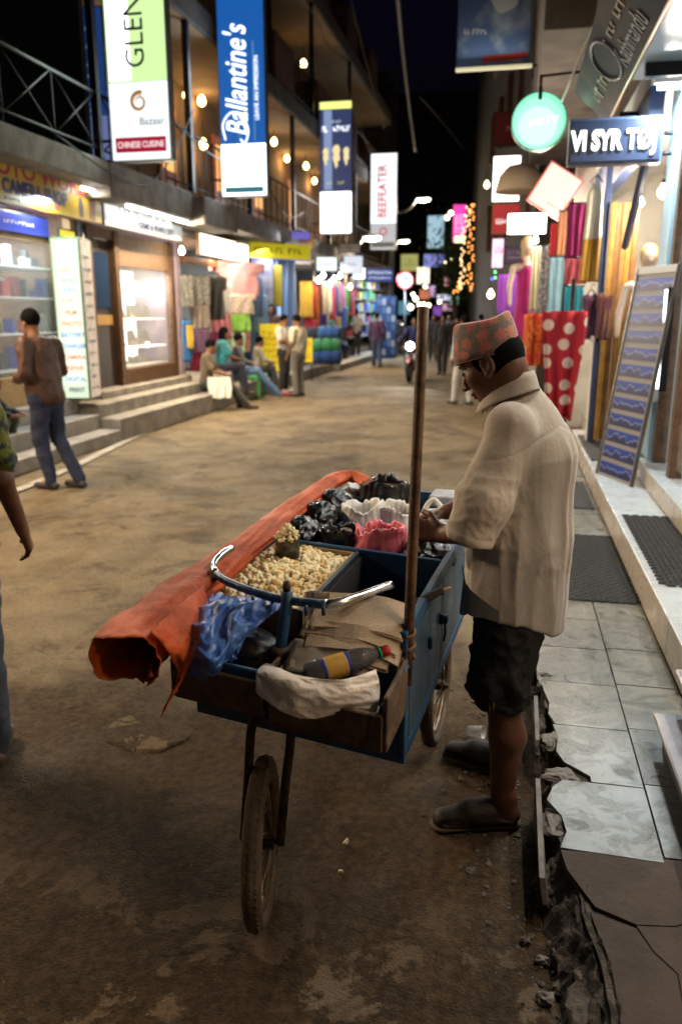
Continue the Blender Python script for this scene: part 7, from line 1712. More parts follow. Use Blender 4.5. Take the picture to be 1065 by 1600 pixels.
def person(label, loc, rz, J=None, shirt=(.3, .3, .3), trousers=(.05, .06, .1), shoe=(.03, .03, .03), skin=skin_b, vox=.018, sleeve='long', group=None, hair='short', h=1.0, shorts=False, fingers=False, shirt_m=None, tr_m=None, loose=1.0, wide=1.0):
    j = {k: Vector(v) for k, v in D.items()}
    for k, v in (J or {}).items(): j[k] = Vector(v)
    t = thing('person', label, 'person', loc, rz, group); t.scale = (h, h, h); S = 1
    f = j['look'].normalized(); r_ = f.cross(Vector((0, 0, 1))).normalized(); u_ = r_.cross(f).normalized(); MH = Matrix((r_, f, u_)).transposed(); H = j['head']
    hp = lambda x, y, z: H + r_ * x + f * y + u_ * z
    sd = (j['shR'] - j['shL']).normalized(); fw = Vector((0, 0, 1)).cross(sd).normalized()
    P = [ell(hp(0, -.005, .02), (.074, .095, .10), rot=MH), ell(hp(0, .03, -.05), (.056, .062, .075), rot=MH), cone(hp(0, .088, .0), hp(0, .108, -.035), .010, .014, k=.012), ell(hp(0, .07, -.105), (.025, .022, .02), rot=MH), ell(hp(.075, -.005, -.015), (.010, .02, .03), rot=MH, k=.006), ell(hp(-.075, -.005, -.015), (.010, .02, .03), rot=MH, k=.006),
         ell(hp(.03, .088, .005), (.016, .014, .009), op='s', k=.01, rot=MH), ell(hp(-.03, .088, .005), (.016, .014, .009), op='s', k=.01, rot=MH), cone(hp(-.02, .083, -.072), hp(.02, .083, -.072), .009, k=.006),
         cone(j['neck'] - Vector((0, 0, .04)), hp(0, -.02, -.06), .058, .052), cone(j['hip'], j['chest'], .12, .13, flat=(fw, .7)), cone(j['shL'], j['shR'], .05)]
    for s in 'LR':
        P += [cone(j['sh' + s], j['el' + s], .048, .038), cone(j['el' + s], j['wr' + s], .038, .026), cone(j['hp' + s], j['kn' + s], .072, .052), cone(j['kn' + s], j['an' + s], .05, .034), cone(j['an' + s], j['toe' + s], .032, .026)]
        d = (j['wr' + s] - j['el' + s]).normalized(); inn = (Vector((0, 0, 1)).cross(d)); inn = inn if inn.length > .2 else Vector((-1 if s == 'R' else 1, 0, 0)); sgn = -1 if s == 'R' else 1
        P += hand_prims(j['wr' + s], d, sd * (1 if s == 'R' else -1), fw, .45, 1.08)
    sdf('body', P, vox if not fingers else min(vox, .0075), skin, t, k=.02)
    lo = loose
    P = [cone(j['hip'] + Vector((0, 0, .0)), j['hip'].lerp(j['chest'], .5), .155 * lo * wide, .15 * lo * wide, flat=(fw, .76)), cone(j['hip'].lerp(j['chest'], .5), j['chest'] + Vector((0, 0, .03)), .15 * lo * wide, .16 * wide, flat=(fw, .72)), cone(j['shL'].lerp(j['shR'], .06), j['shR'].lerp(j['shL'], .06), .062), cone(j['chest'], j['neck'] - Vector((0, 0, .04)), .12, .07)]
    for s in 'LR':
        if sleeve != 'none': P.append(cone(j['sh' + s], j['el' + s] if sleeve == 'long' else j['sh' + s].lerp(j['el' + s], .75), .066 * lo, (.054 if sleeve == 'long' else .066) * lo))
        if sleeve == 'long': P.append(cone(j['el' + s], j['el' + s].lerp(j['wr' + s], .95), .054 * lo, .042 * lo))
    q_ = rnd.uniform(0, 9)
    cut_ = j['hip'].z - (.075 if j['hip'].z > .7 else .3)
    wrinkle(sdf('shirt', P, vox, shirt_m or cloth_mat(shirt), t, k=.03, post=lambda X, Y, Z, F_: np.where(np.abs(X) < .24 * wide, np.maximum(F_, cut_ - Z), F_)), .014, (9, 9, 4), q_, .007, (16, 16, 11))
    P = [cone(j['hpL'], j['hpR'], .118, flat=(fw, .9)), cone(j['hip'], j['hip'] + Vector((0, 0, .08)), .135, .135, flat=(fw, .76))]
    for s in 'LR':
        P.append(cone(j['hp' + s], j['kn' + s], .098, .072))
        if not shorts: P.append(cone(j['kn' + s], j['an' + s] + Vector((0, 0, .0)), .070, .058))
    wrinkle(sdf('trousers', P, vox, tr_m or cloth_mat(trousers), t, k=.025), .009, (7, 7, 5), q_, .006, (10, 10, 22))
    for s in 'LR':
        a, b = j['an' + s], j['toe' + s]; d = (b - a); d.z = 0
        if d.length < .01: d = Vector((0, .1, 0))
        d = d.normalized(); zz = b.z
        sdf('shoe', [cone(Vector((a.x, a.y, zz + .01)) - d * .045, Vector((b.x, b.y, zz)) + d * .02, .042, .034, flat=((0, 0, 1), .95)), cone(a - Vector((0, 0, .01)), Vector((a.x, a.y, zz + .015)), .045, .042)], min(vox, .012), mat('shoe_%02d%02d%02d' % tuple(int(c * 99) for c in shoe), shoe, .5), t, k=.02)
    HP = [ell(hp(0, -.018, .035), (.084, .098, .098), rot=MH), ell(hp(0, .095, -.03), (.085, .055, .095), op='s', k=.012, rot=MH)]
    if hair == 'long': HP += [cone(hp(.05, -.05, .0), hp(.075, -.03, -.26), .05, .035), cone(hp(-.05, -.05, .0), hp(-.075, -.03, -.26), .05, .035), cone(hp(0, -.07, 0), hp(0, -.07, -.25), .06, .05)]
    else: HP.append(ell(hp(0, .0, -.13), (.10, .12, .07), op='s', k=.012, rot=MH))
    sdf('hair', HP, min(vox, .014), hair_m, t, k=.02)
    return t

# ---- the vendor (built in street coordinates about his standing point)
VB = Vector((.04, 2.62, 0)); vend = thing('person', 'snack vendor in a patterned cap and loose beige shirt bowed over the cart', 'person', VB)
v_ = lambda x, y, z: Vector((x, y, z)) - VB
tf = Vector((-.90, .43, 0)).normalized(); tl = Vector((-tf.y, tf.x, 0))
hf = Vector((-.839, .274, -.469)).normalized(); hl = Vector((-.31, -.95, 0)); hl = (hl - hf * hl.dot(hf)).normalized(); hu = hf.cross(hl); HC = v_(-.056, 2.624, 1.573); MV = Matrix((hf, hl, hu)).transposed()
hq = lambda x, y, z: HC + hf * x + hl * y + hu * z
anL, anR = v_(.045, 2.465, .095), v_(.05, 2.80, .095); knL, knR = v_(.030, 2.49, .48), v_(.035, 2.78, .48); hpL, hpR = v_(.045, 2.54, .86), v_(.085, 2.70, .86)
shL, shR = v_(.000, 2.495, 1.385), v_(.095, 2.80, 1.365); elL, wrL = v_(-.085, 2.435, 1.050), v_(-.180, 2.535, 1.015); elR, wrR = v_(-.02, 2.90, 1.08), v_(-.20, 2.86, 1.01)
P = [ell(hq(-.004, 0, .018), (.098, .076, .103), rot=MV), ell(hq(.030, 0, -.050), (.066, .058, .080), rot=MV), ell(hq(.072, 0, -.108), (.022, .024, .020), rot=MV, k=.022), cone(hq(.094, 0, .004), hq(.119, 0, -.040), .0085, .0125, k=.010), ell(hq(.110, .011, -.044), (.010, .008, .008), rot=MV, k=.006), ell(hq(.110, -.011, -.044), (.010, .008, .008), rot=MV, k=.006),
     ell(hq(.084, 0, .024), (.020, .056, .011), rot=MV, k=.014), ell(hq(.090, .034, .004), (.016, .018, .011), op='s', rot=MV, k=.012), ell(hq(.090, -.034, .004), (.016, .018, .011), op='s', rot=MV, k=.012), ell(hq(.080, .033, .002), (.013, .014, .011), rot=MV, k=.003), ell(hq(.080, -.033, .002), (.013, .014, .011), rot=MV, k=.003),
     ell(hq(.098, 0, -.069), (.011, .024, .0065), rot=MV, k=.005), ell(hq(.095, 0, -.083), (.010, .020, .007), rot=MV, k=.005), ell(hq(.06, .045, -.03), (.028, .018, .028), rot=MV, k=.02), ell(hq(.06, -.045, -.03), (.028, .018, .028), rot=MV, k=.02),
     ell(hq(-.008, .080, -.012), (.024, .009, .036), rot=MV, k=.005), ell(hq(-.008, -.080, -.012), (.024, .009, .036), rot=MV, k=.005), ell(hq(-.004, .090, -.008), (.013, .008, .020), op='s', rot=MV, k=.005), cone(hq(.004, .080, -.042), hq(.004, .078, -.046), .010, k=.005),
     cone(v_(.045, 2.655, 1.40), hq(-.038, 0, -.045), .068, .060, k=.025), cone(v_(.05, 2.655, 1.42), hq(-.005, 0, -.085), .058, .048, k=.025),
     cone(v_(.065, 2.63, .88), v_(.075, 2.655, 1.26), .13, .14, flat=(tf, .72)), cone(shL.lerp(shR, .2), shR.lerp(shL, .2), .045), cone(hpL, knL, .078, .056), cone(hpR, knR, .078, .056),
     cone(knL, v_(.055, 2.475, .34), .053, .060), cone(v_(.055, 2.475, .34), anL, .060, .036), cone(knR, v_(.06, 2.79, .34), .053, .060), cone(v_(.06, 2.79, .34), anR, .060, .036),
     cone(anL + Vector((.03, .01, -.045)), v_(-.10, 2.425, .045), .034, .030), cone(anL + Vector((.03, .008, -.05)), anL + Vector((.02, .005, .02)), .034, .036), cone(v_(-.08, 2.43, .045), v_(-.145, 2.415, .035), .036, .028, flat=((0, 0, 1), .8)),
     cone(anR + Vector((.03, 0, -.045)), v_(-.09, 2.85, .045), .034, .030), cone(anR + Vector((.03, 0, -.05)), anR, .034, .036),
     cone(shL + Vector((.015, .015, -.04)), elL, .040, .043), cone(elL, wrL, .043, .029), cone(shR + Vector((-.03, -.02, -.05)), elR, .040, .042), cone(elR, wrR, .042, .029)]
P += hand_prims(wrL, (-.86, .28, .04), (-.15, -.98, .1), (-.1, .1, 1), .75, 1.05, .004) + hand_prims(wrR, (-.9, -.2, -.2), (0, .3, .95), (0, -1, 0), .7, 1.05)
vskin = mat('vendor_skin', (.155, .066, .034), .48, col2=(.115, .048, .025), scale=16, bump=.14, bscale=110, sss=.08)
sdf('body', P, .0048, vskin, vend, k=.022, relax=1)
# hair below the cap
sdf('hair', [ell(hq(-.012, 0, .012), (.100, .0815, .100), rot=MV), ell(hq(.075, 0, -.03), (.075, .10, .12), op='s', k=.01, rot=MV), ell(hq(-.02, 0, -.125), (.13, .12, .072), op='s', k=.012, rot=MV), ell(hq(.012, .080, -.02), (.030, .03, .045), op='s', k=.008, rot=MV), cone(hq(.030, .068, .01), hq(.022, .074, -.018), .012, .006, k=.006)], .005, hair_m, vend, k=.01)
for s in (1, -1): tube('eyebrow', [hq(.098, .014 * s, .020), hq(.096, .030 * s, .026), hq(.084, .050 * s, .022)], [.004, .005, .003], hair_m, vend, 6)
for s in (1, -1): tube('eyelid', [hq(.0945, .020 * s, .000), hq(.0955, .033 * s, -.004), hq(.088, .046 * s, .000)], .0028, hair_m, vend, 5)
# patterned cap
def cap_mat():
    m = bpy.data.materials.new('patterned_cap'); m.use_nodes = True; nt = m.node_tree; L = nt.links.new; b = nt.nodes['Principled BSDF']
    uv = nt.nodes.new('ShaderNodeUVMap'); sn = nt.nodes.new('ShaderNodeVectorMath'); sn.operation = 'SNAP'; sn.inputs[1].default_value = (.0042, .0042, 1); L(uv.outputs[0], sn.inputs[0])
    v = nt.nodes.new('ShaderNodeTexVoronoi'); v.voronoi_dimensions = '2D'; v.distance = 'EUCLIDEAN'; v.inputs['Scale'].default_value = 21; v.inputs['Randomness'].default_value = .62; L(sn.outputs[0], v.inputs['Vector'])
    n = nt.nodes.new('ShaderNodeTexNoise'); n.noise_dimensions = '2D'; n.inputs['Scale'].default_value = 120; L(sn.outputs[0], n.inputs['Vector'])
    a = nt.nodes.new('ShaderNodeMath'); a.operation = 'MULTIPLY_ADD'; L(n.outputs['Fac'], a.inputs[0]); a.inputs[1].default_value = .75; L(v.outputs['Distance'], a.inputs[2])
    c = nt.nodes.new('ShaderNodeMath'); c.operation = 'LESS_THAN'; L(a.outputs[0], c.inputs[0]); c.inputs[1].default_value = .74
    sp = nt.nodes.new('ShaderNodeSeparateColor'); L(v.outputs['Color'], sp.inputs[0])
    mo_ = nt.nodes.new('ShaderNodeMix'); mo_.data_type = 'RGBA'; mo_.inputs[6].default_value = (.62, .24, .13, 1); mo_.inputs[7].default_value = (.46, .13, .12, 1); L(sp.outputs[0], mo_.inputs[0])
    mx = nt.nodes.new('ShaderNodeMix'); mx.data_type = 'RGBA'; mx.inputs[6].default_value = (.18, .145, .125, 1); L(mo_.outputs[2], mx.inputs[7]); L(c.outputs[0], mx.inputs[0]); L(mx.outputs[2], b.inputs['Base Color']); b.inputs['Roughness'].default_value = .85; b.inputs['Sheen Weight'].default_value = .3
    n2 = nt.nodes.new('ShaderNodeTexNoise'); n2.inputs['Scale'].default_value = 400; L(uv.outputs[0], n2.inputs['Vector']); bp = nt.nodes.new('ShaderNodeBump'); bp.inputs['Strength'].default_value = .25; bp.inputs['Distance'].default_value = .003; L(n2.outputs['Fac'], bp.inputs['Height']); L(bp.outputs[0], b.inputs['Normal'])
    return m
V = []; UV = []; F = []; n = 64
rowsc = [(0, 0), (.25, 0), (.5, 0), (.75, 0), (.93, 0), (1, 0), (1, .06), (1, .2), (1, .5), (1, .8), (1, .99)]
for (t_, cin) in rowsc:
    for k in range(n + 1):
        a = 2 * PI * k / n; ca, sa = math.cos(a), math.sin(a)
        bx_, by_, bz_ = .006 + .103 * ca, .0835 * sa, .016 + .0225 * ca; tx_, ty_, tz_ = -.024 + .088 * ca, .058 * sa, .124 + .017 * ca + .007 * math.sin(2 * a + .6)
        bul = math.sin(PI * t_) * .006
        x, y, z = bx_ + (tx_ - bx_) * t_ + bul * ca, by_ + (ty_ - by_) * t_ + bul * sa * 1.6, bz_ + (tz_ - bz_) * t_
        if cin: x, y, z = x + (-.024 - x) * cin * .35 if False else x * (1 - cin * .25), y * (1 - cin), z + .005 * math.sin(PI * min(1, cin * 2)) - .010 * cin * cin
        w_ = .0025 * fbm(ca * 2.2, sa * 2.2, t_ * 2.5 + cin); V.append(hq(x + w_ * ca, y + w_ * sa, z)); UV.append((a * .092, t_ * .112 + cin * .05))
for i in range(len(rowsc) - 1):
    for k in range(n): F.append((i * (n + 1) + k, i * (n + 1) + k + 1, (i + 1) * (n + 1) + k + 1, (i + 1) * (n + 1) + k))
capo = obj('cap', V, F, cap_mat(), vend, True); uvl = capo.data.uv_layers.new(name='UVMap')
for lp in capo.data.loops: uvl.data[lp.index].uv = UV[lp.vertex_index]
md = capo.modifiers.new('thickness', 'SOLIDIFY'); md.thickness = .003; md.offset = 1
tube('cap_hem', [hq(.006 + .1045 * math.cos(a), .085 * math.sin(a), .017 + .0225 * math.cos(a)) for a in [2 * PI * k / 40 for k in range(40)]], .0028, mat('cap_edge', (.16, .11, .09), .85), vend, 6, closed=True)
# shirt
shirt_m = mat('beige_shirt', (.48, .42, .355), .85, col2=(.38, .33, .275), scale=4, lo=.3, hi=.7, bump=.18, bscale=60, sheen=.2, detail=9)
bk_ = Vector((.06, 2.64, 0)) - VB
def shirt_post(X, Y, Z, F_):
    a = (X - bk_.x) * tf.x + (Y - bk_.y) * tf.y; b = (X - bk_.x) * tl.x + (Y - bk_.y) * tl.y      # towards his front, towards his left
    low = np.clip((1.36 - Z) / .25, 0, 1); back = np.clip(-a / .08 + .3, 0, 1); flare = np.clip((1.15 - Z) / .45, 0, 1)
    fo = 0 * Z + 0 * b
    fo += .006 * np.exp(-((b - .005 - .05 * (1.33 - Z)) / .013) ** 2) * np.clip((1.35 - Z) / .05, 0, 1) * back * np.clip((Z - .85) / .2, 0, 1) * -1.4
    fo += -.006 * np.exp(-((b + .03 - .05 * (1.33 - Z)) / .016) ** 2) * np.clip((1.35 - Z) / .05, 0, 1) * back * -1
    yoke = .0035 * np.exp(-((Z - (1.375 - .05 * np.abs(b) / .15)) / .004) ** 2) * back
    g_ = F_ + fo + yoke
    hem = .715 - .030 * np.cos(b * 9.0) + .035 * np.clip(np.abs(b) / .16, 0, 1) ** 2
    g_ = np.maximum(g_, hem - Z)
    # hollow tail and sleeve openings
    inner = -(F_ + fo + .014)
    g_ = np.where(Z < .80, np.maximum(g_, inner), g_)
    return g_
ft = (tf, .84)
SP = [cone(v_(.052, 2.635, .66), v_(.060, 2.64, .98), .206, .194, flat=ft), cone(v_(.060, 2.64, .98), v_(.078, 2.655, 1.26), .194, .170, flat=ft), cone(v_(.078, 2.655, 1.26), v_(.062, 2.655, 1.365), .165, .105, flat=ft, k=.04), cone(shL.lerp(shR, .10), shR.lerp(shL, .22), .068, .062, k=.05), cone(v_(.06, 2.655, 1.38), v_(.035, 2.648, 1.455), .092, .070, k=.04),
      cone(shL + Vector((.015, .015, -.02)), v_(-.060, 2.435, 1.16), .070, .080, k=.04), cone(v_(-.060, 2.435, 1.16), v_(-.105, 2.425, 1.015), .082, .076, k=.03), cone(shR + Vector((-.03, -.02, -.03)), v_(.0, 2.85, 1.12), .062, .066, k=.04), cone(v_(.0, 2.85, 1.12), v_(-.06, 2.88, 1.06), .066, .066, k=.03)]
sl_d = Vector((-.105, 2.425, 1.015)) - Vector((-.060, 2.435, 1.16)); sl_d.normalize(); sl_e = v_(-.100, 2.426, 1.032)
def shirt_post2(X, Y, Z, F_):
    g_ = shirt_post(X, Y, Z, F_)
    # cut the left sleeve square at its hem
    s_ = (X - sl_e.x) * sl_d.x + (Y - sl_e.y) * sl_d.y + (Z - sl_e.z) * sl_d.z; rr2 = np.sqrt((X - sl_e.x) ** 2 + (Y - sl_e.y) ** 2 + (Z - sl_e.z) ** 2)
    rad_ = np.sqrt(np.maximum(rr2 ** 2 - s_ ** 2, 0)); near = (rad_ < .088) & (rr2 < .13); outer = ((X - bk_.x) * tl.x + (Y - bk_.y) * tl.y) > .14
    g_ = np.where(near & outer, np.maximum(g_, s_), g_)
    ring = np.exp(-((s_ + .026) / .0035) ** 2) * .0028
    return np.where(near & outer, g_ + ring, g_)
shirt_o = sdf('shirt', SP, .0052, shirt_m, vend, k=.02, post=shirt_post2, relax=1)
cl01 = lambda x: max(0.0, min(1.0, x))
wrinkle(shirt_o, .009, (11, 11, 1.5), 3.3, .0028, (22, 22, 3.2), mask=lambda p: .25 + .75 * cl01((1.34 - p.z) / .35))
wrinkle(shirt_o, .007, (7, 7, 15), 8.1, .0025, (34, 34, 26), mask=lambda p: cl01((.19 - (p - v_(-.06, 2.43, 1.13)).length) / .10) + .45 * cl01((.12 - abs(p.z - .95)) / .1))
# collar
V = []; F = []; n = 48; cc = v_(-.002, 2.635, 1.468)
for (rs_, dz, out) in ((1.0, -.022, 0), (.97, .010, 0), (.98, .030, 0), (1.02, .034, 0), (1.10, .018, 0), (1.24, -.016, 0), (1.27, -.024, 0)):
    for k in range(n + 1):
        a = R(22) + (2 * PI - R(44)) * k / n; ca, sa = math.cos(a), math.sin(a)      # open at the front
        x = tf * (.080 * rs_ * ca) + tl * (.074 * rs_ * sa); V.append(cc + x + Vector((0, 0, dz - .052 * ca * (1 if ca > 0 else .85) + .003 * fbm(ca * 2, sa * 2, rs_ * 3))))
W = n + 1; F = [(i * W + k, i * W + k + 1, (i + 1) * W + k + 1, (i + 1) * W + k) for i in range(6) for k in range(n)]
co_ = obj('collar', V, F, shirt_m, vend, True); md = co_.modifiers.new('thickness', 'SOLIDIFY'); md.thickness = .003; md.offset = 0
# rolled-up dark trousers
tr_d = mat('dark_trousers', (.009, .008, .008), .85, col2=(.015, .012, .011), scale=8, bump=.4, bscale=40)
P = [cone(v_(.055, 2.58, .74), v_(.065, 2.66, .74), .11, .11), cone(v_(.038, 2.555, .70), v_(.022, 2.505, .50), .112, .096), cone(v_(.06, 2.70, .70), v_(.035, 2.765, .50), .110, .094), cone(v_(.022, 2.505, .50), v_(.025, 2.50, .47), .096, .084), cone(v_(.035, 2.765, .50), v_(.035, 2.77, .47), .094, .084)]
wrinkle(sdf('trousers', P, .007, tr_d, vend, k=.03, post=lambda X, Y, Z, F_: np.maximum(F_, .448 - Z)), .016, (11, 11, 7), 2.0, .007, (18, 18, 24))
tube('trouser_cuff', [v_(.024 + .073 * math.cos(a), 2.503 + .073 * math.sin(a), .462 + .010 * math.sin(2 * a)) for a in [2 * PI * k / 28 for k in range(28)]], [.020 + .003 * math.sin(5 * k) for k in range(28)], tr_d, vend, 8, closed=True)
tube('trouser_cuff', [v_(.035 + .071 * math.cos(a), 2.77 + .071 * math.sin(a), .462) for a in [2 * PI * k / 28 for k in range(28)]], .020, tr_d, vend, 8, closed=True)
for dx in (0, .012): tube('cuff_stripe', [v_(-.008 + dx, 2.412, .49), v_(-.008 + dx, 2.410, .45)], .002, mat('stripe_tan', (.25, .15, .06), .6), vend, 5)
# slip-on sandals
sand = mat('sandal_brown', (.024, .014, .009), .65, col2=(.014, .009, .006), scale=14, bump=.25, bscale=60)
sole = mat('sandal_sole', (.10, .065, .035), .8, bump=.2, bscale=60)
def sandal(heel, toe):
    heel, toe = Vector(heel) - VB, Vector(toe) - VB; d = (toe - heel); d.z = 0; L_ = d.length; d.normalize(); s_ = Vector((-d.y, d.x, 0))
    sdf('sandal_sole', [cone(heel + d * .03 + Vector((0, 0, .012)), heel + d * L_ * .45 + Vector((0, 0, .012)), .040, .036, flat=((0, 0, 1), .36)), cone(heel + d * L_ * .45 + Vector((0, 0, .012)), toe - d * .04 + Vector((0, 0, .012)), .036, .046, flat=((0, 0, 1), .36))], .005, sole, vend, k=.015)
    up = [cone(heel + d * L_ * .50 + Vector((0, 0, .048)), toe - d * .045 + Vector((0, 0, .032)), .048, .042, flat=((0, 0, 1), .92)), cone(heel + d * L_ * .36 + Vector((0, 0, .055)), heel + d * L_ * .55 + Vector((0, 0, .055)), .049, .048), cone(heel + d * .03 + s_ * .036 + Vector((0, 0, .035)), heel + d * L_ * .45 + s_ * .038 + Vector((0, 0, .045)), .010), cone(heel + d * .03 - s_ * .036 + Vector((0, 0, .035)), heel + d * L_ * .45 - s_ * .038 + Vector((0, 0, .045)), .010), cone(heel + d * .012 - s_ * .02 + Vector((0, 0, .036)), heel + d * .012 + s_ * .02 + Vector((0, 0, .036)), .010)]
    for t_ in (.60, .74, .84):
        for w_ in (-.040, .040): up.append(ell(heel + d * L_ * t_ + s_ * w_ + Vector((0, 0, .038)), (.017, .017, .010), op='s', k=.004))
    sdf('sandal', up, .005, sand, vend, k=.015, post=lambda X, Y, Z, F_: np.maximum(F_, .014 - Z))
sandal((.105, 2.485, 0), (-.185, 2.405, 0)); sandal((.10, 2.80, 0), (-.18, 2.875, 0))

# ---- passers-by
brown_j = mat('brown_jacket', (.085, .036, .020), .55, col2=(.06, .026, .015), scale=6, bump=.25, bscale=30)
denim = mat('dark_denim', (.018, .025, .06), .8, col2=(.03, .04, .085), scale=12, bump=.2, bscale=60)
denim_l = mat('blue_denim', (.07, .14, .30), .8, col2=(.12, .20, .36), scale=8, bump=.2, bscale=60)
w0 = gz(95, 762)
person('man in a brown jacket and dark jeans walking past the photo shop', w0, R(76), dict(hip=(0, .08, .91), chest=(0, .12, 1.25), neck=(0, .15, 1.43), head=(0, .21, 1.59), shL=(-.19, .11, 1.385), shR=(.19, .11, 1.385), elL=(-.25, .08, 1.12), elR=(.25, .10, 1.12), wrL=(-.14, .30, 1.06), wrR=(.16, .32, 1.05),
       hpL=(-.085, .08, .89), hpR=(.085, .08, .89), knL=(-.09, .12, .49), knR=(.09, .07, .49), anL=(-.09, .02, .08), anR=(.09, -.17, .09), toeL=(-.10, .18, .03), toeR=(.10, -.02, .03), look=(0, 1, -.12)), wide=1.15, shirt_m=brown_j, tr_m=denim, shoe=(.05, .05, .06), skin=skin_b, vox=.014, h=1.03, fingers=True, loose=1.08)
sh = gz(70, 766, .02)
# man at the left edge of the frame, only his arm, hip and leg in view
e0 = gz(-52, 1188)
person('man at the left edge of the picture whose bare arm hangs by his side', e0, R(28), dict(elR=(.235, -.03, 1.10), wrR=(.275, .07, .885), elL=(-.24, .05, 1.1), wrL=(-.2, .2, .95), knR=(.10, .06, .48), anR=(.115, -.05, .08), toeR=(.13, .12, .03), knL=(-.09, .12, .5), anL=(-.09, .10, .08), toeL=(-.1, .26, .03)), shirt_m=cloth_mat((.015, .02, .025), 'print', (.16, .17, .01)), tr_m=mat('grey_denim', (.035, .038, .05), .8, col2=(.05, .052, .06), scale=10, bump=.2, bscale=50), shoe=(.10, .05, .03), skin=skin_a, vox=.010, sleeve='short', fingers=True, h=1.03)
s0 = ay(-22, 640, 7.7)
def stripe_mat():
    m = bpy.data.materials.new('striped_knit'); m.use_nodes = True; nt = m.node_tree; L = nt.links.new; b = nt.nodes['Principled BSDF']; tc = nt.nodes.new('ShaderNodeTexCoord'); sp = nt.nodes.new('ShaderNodeSeparateXYZ'); L(tc.outputs['Object'], sp.inputs[0])
    a = nt.nodes.new('ShaderNodeMath'); a.operation = 'MULTIPLY'; L(sp.outputs[2], a.inputs[0]); a.inputs[1].default_value = 70; s = nt.nodes.new('ShaderNodeMath'); s.operation = 'SINE'; L(a.outputs[0], s.inputs[0])
    rp = nt.nodes.new('ShaderNodeValToRGB'); e = rp.color_ramp.elements; e[0].color = (.30, .02, .03, 1); e[1].color = (.02, .02, .10, 1); e[0].position = .45; e[1].position = .55; mr = nt.nodes.new('ShaderNodeMapRange'); mr.inputs['From Min'].default_value = -1; L(s.outputs[0], mr.inputs['Value']); L(mr.outputs[0], rp.inputs[0]); L(rp.outputs[0], b.inputs['Base Color']); b.inputs['Roughness'].default_value = .9; return m
person('person in a striped jumper and jeans cut off by the left edge', (s0.x, 7.7, .17), R(-70), shirt_m=stripe_mat(), tr_m=denim_l, vox=.018)
k0 = gz(-20, 728)
person('person in olive trousers crouching at the left edge of the steps', (k0.x, k0.y, 0), R(-80), dict(hip=(0, -.15, .40), chest=(0, -.02, .72), neck=(0, .02, .9), head=(0, .08, 1.05), shL=(-.18, .0, .86), shR=(.18, 0, .86), elL=(-.22, .18, .62), elR=(.22, .18, .62), wrL=(-.12, .38, .6), wrR=(.12, .38, .6), hpL=(-.09, -.14, .38), hpR=(.09, -.14, .38), knL=(-.13, .30, .52), knR=(.13, .30, .52), anL=(-.12, .18, .08), anR=(.12, .18, .08), toeL=(-.13, .34, .03), toeR=(.13, .34, .03)), shirt=(.02, .02, .025), trousers=(.05, .055, .03), vox=.018)
def seated(label, loc, rz, seat=.45, reach=.42, spread=.12, lean=.0, foot=None, **kw):
    J = dict(hip=(0, 0, seat + .06), chest=(0, .03 + lean, seat + .40), neck=(0, .04 + lean * 1.4, seat + .57), head=(0, .09 + lean * 1.6, seat + .72), shL=(-.18, .02 + lean, seat + .53), shR=(.18, .02 + lean, seat + .53), elL=(-.22, .14 + lean, seat + .28), elR=(.22, .14 + lean, seat + .28), wrL=(-.1, .34 + lean, seat + .22), wrR=(.1, .34 + lean, seat + .22),
             hpL=(-.09, 0, seat + .04), hpR=(.09, 0, seat + .04), knL=(-spread, reach, seat + .10), knR=(spread, reach, seat + .10), anL=(-spread, reach + .08, .08), anR=(spread, reach + .10, .08), toeL=(-spread, reach + .24, .03), toeR=(spread, reach + .26, .03))
    if foot: J.update(foot)
    return person(label, loc, rz, J, **kw)
a0 = gz(328, 640)
seated('man in an olive shirt sitting on the step with a white cloth in his lap', (a0.x - .1, a0.y + .1, 0), R(-75), .42, .40, .14, .02, dict(anL=(-.15, .62, .08), anR=(.10, .75, .09), toeL=(-.15, .78, .03), toeR=(.10, .92, .04), look=(-.3, .9, -.2)), shirt=(.13, .095, .05), trousers=(.03, .035, .03), shoe=(.05, .03, .02), vox=.018, sleeve='short')
wc = gz(330, 615, .45); hanging_cloth('lap_cloth', 'white cloth spread over the lap of the man on the step', 'cloth', (a0.x + .22, a0.y - .04, .60), .42, .42, (R(62), 0, R(20)), cloth_mat((.62, .60, .55)), folds=3, amp=.03, seed=3, rail=False)
b0_ = gz(372, 610)
seated('boy in a navy top and blue jeans sitting with legs stretched out', (-5.42, 15.6, .0), R(-72), .50, .40, .10, -.02, dict(anL=(-.08, .72, .12), anR=(.06, .86, .10), toeL=(-.09, .88, .10), toeR=(.07, 1.02, .10), look=(-.3, .9, -.1)), shirt=(.015, .018, .035), tr_m=denim_l, shoe=(.25, .02, .02), vox=.018)
seated('woman in a turquoise top sitting behind the boy in jeans', (-5.62, 15.25, .12), R(-60), .50, .38, .1, .0, shirt=(.03, .30, .36), trousers=(.03, .03, .06), vox=.02, hair='long', sleeve='short')
c0 = gz(400, 596); seated('child in a grey top sitting at the shop corner', (-5.5, 17.2, .0), R(-60), .50, .36, .1, .0, shirt=(.30, .27, .22), trousers=(.05, .05, .06), vox=.02, h=.92)
m0 = gz(444, 613)
person('man in a white shirt and black trousers with folded arms', m0, R(-105), dict(elL=(-.23, .06, 1.12), elR=(.23, .06, 1.12), wrL=(.10, .20, 1.10), wrR=(-.10, .22, 1.14), look=(-.1, .95, -.25)), shirt=(.60, .58, .56), trousers=(.02, .017, .015), vox=.018, sleeve='short', shoe=(.3, .3, .3))
m1 = gz(466, 619)
person('man in a cream shirt and grey trousers facing the man with folded arms', m1, R(68), dict(wrL=(-.2, .12, .86), wrR=(.24, .0, .85), look=(0, .93, -.3)), shirt=(.62, .57, .44), trousers=(.19, .18, .155), vox=.018, sleeve='short', loose=1.06)
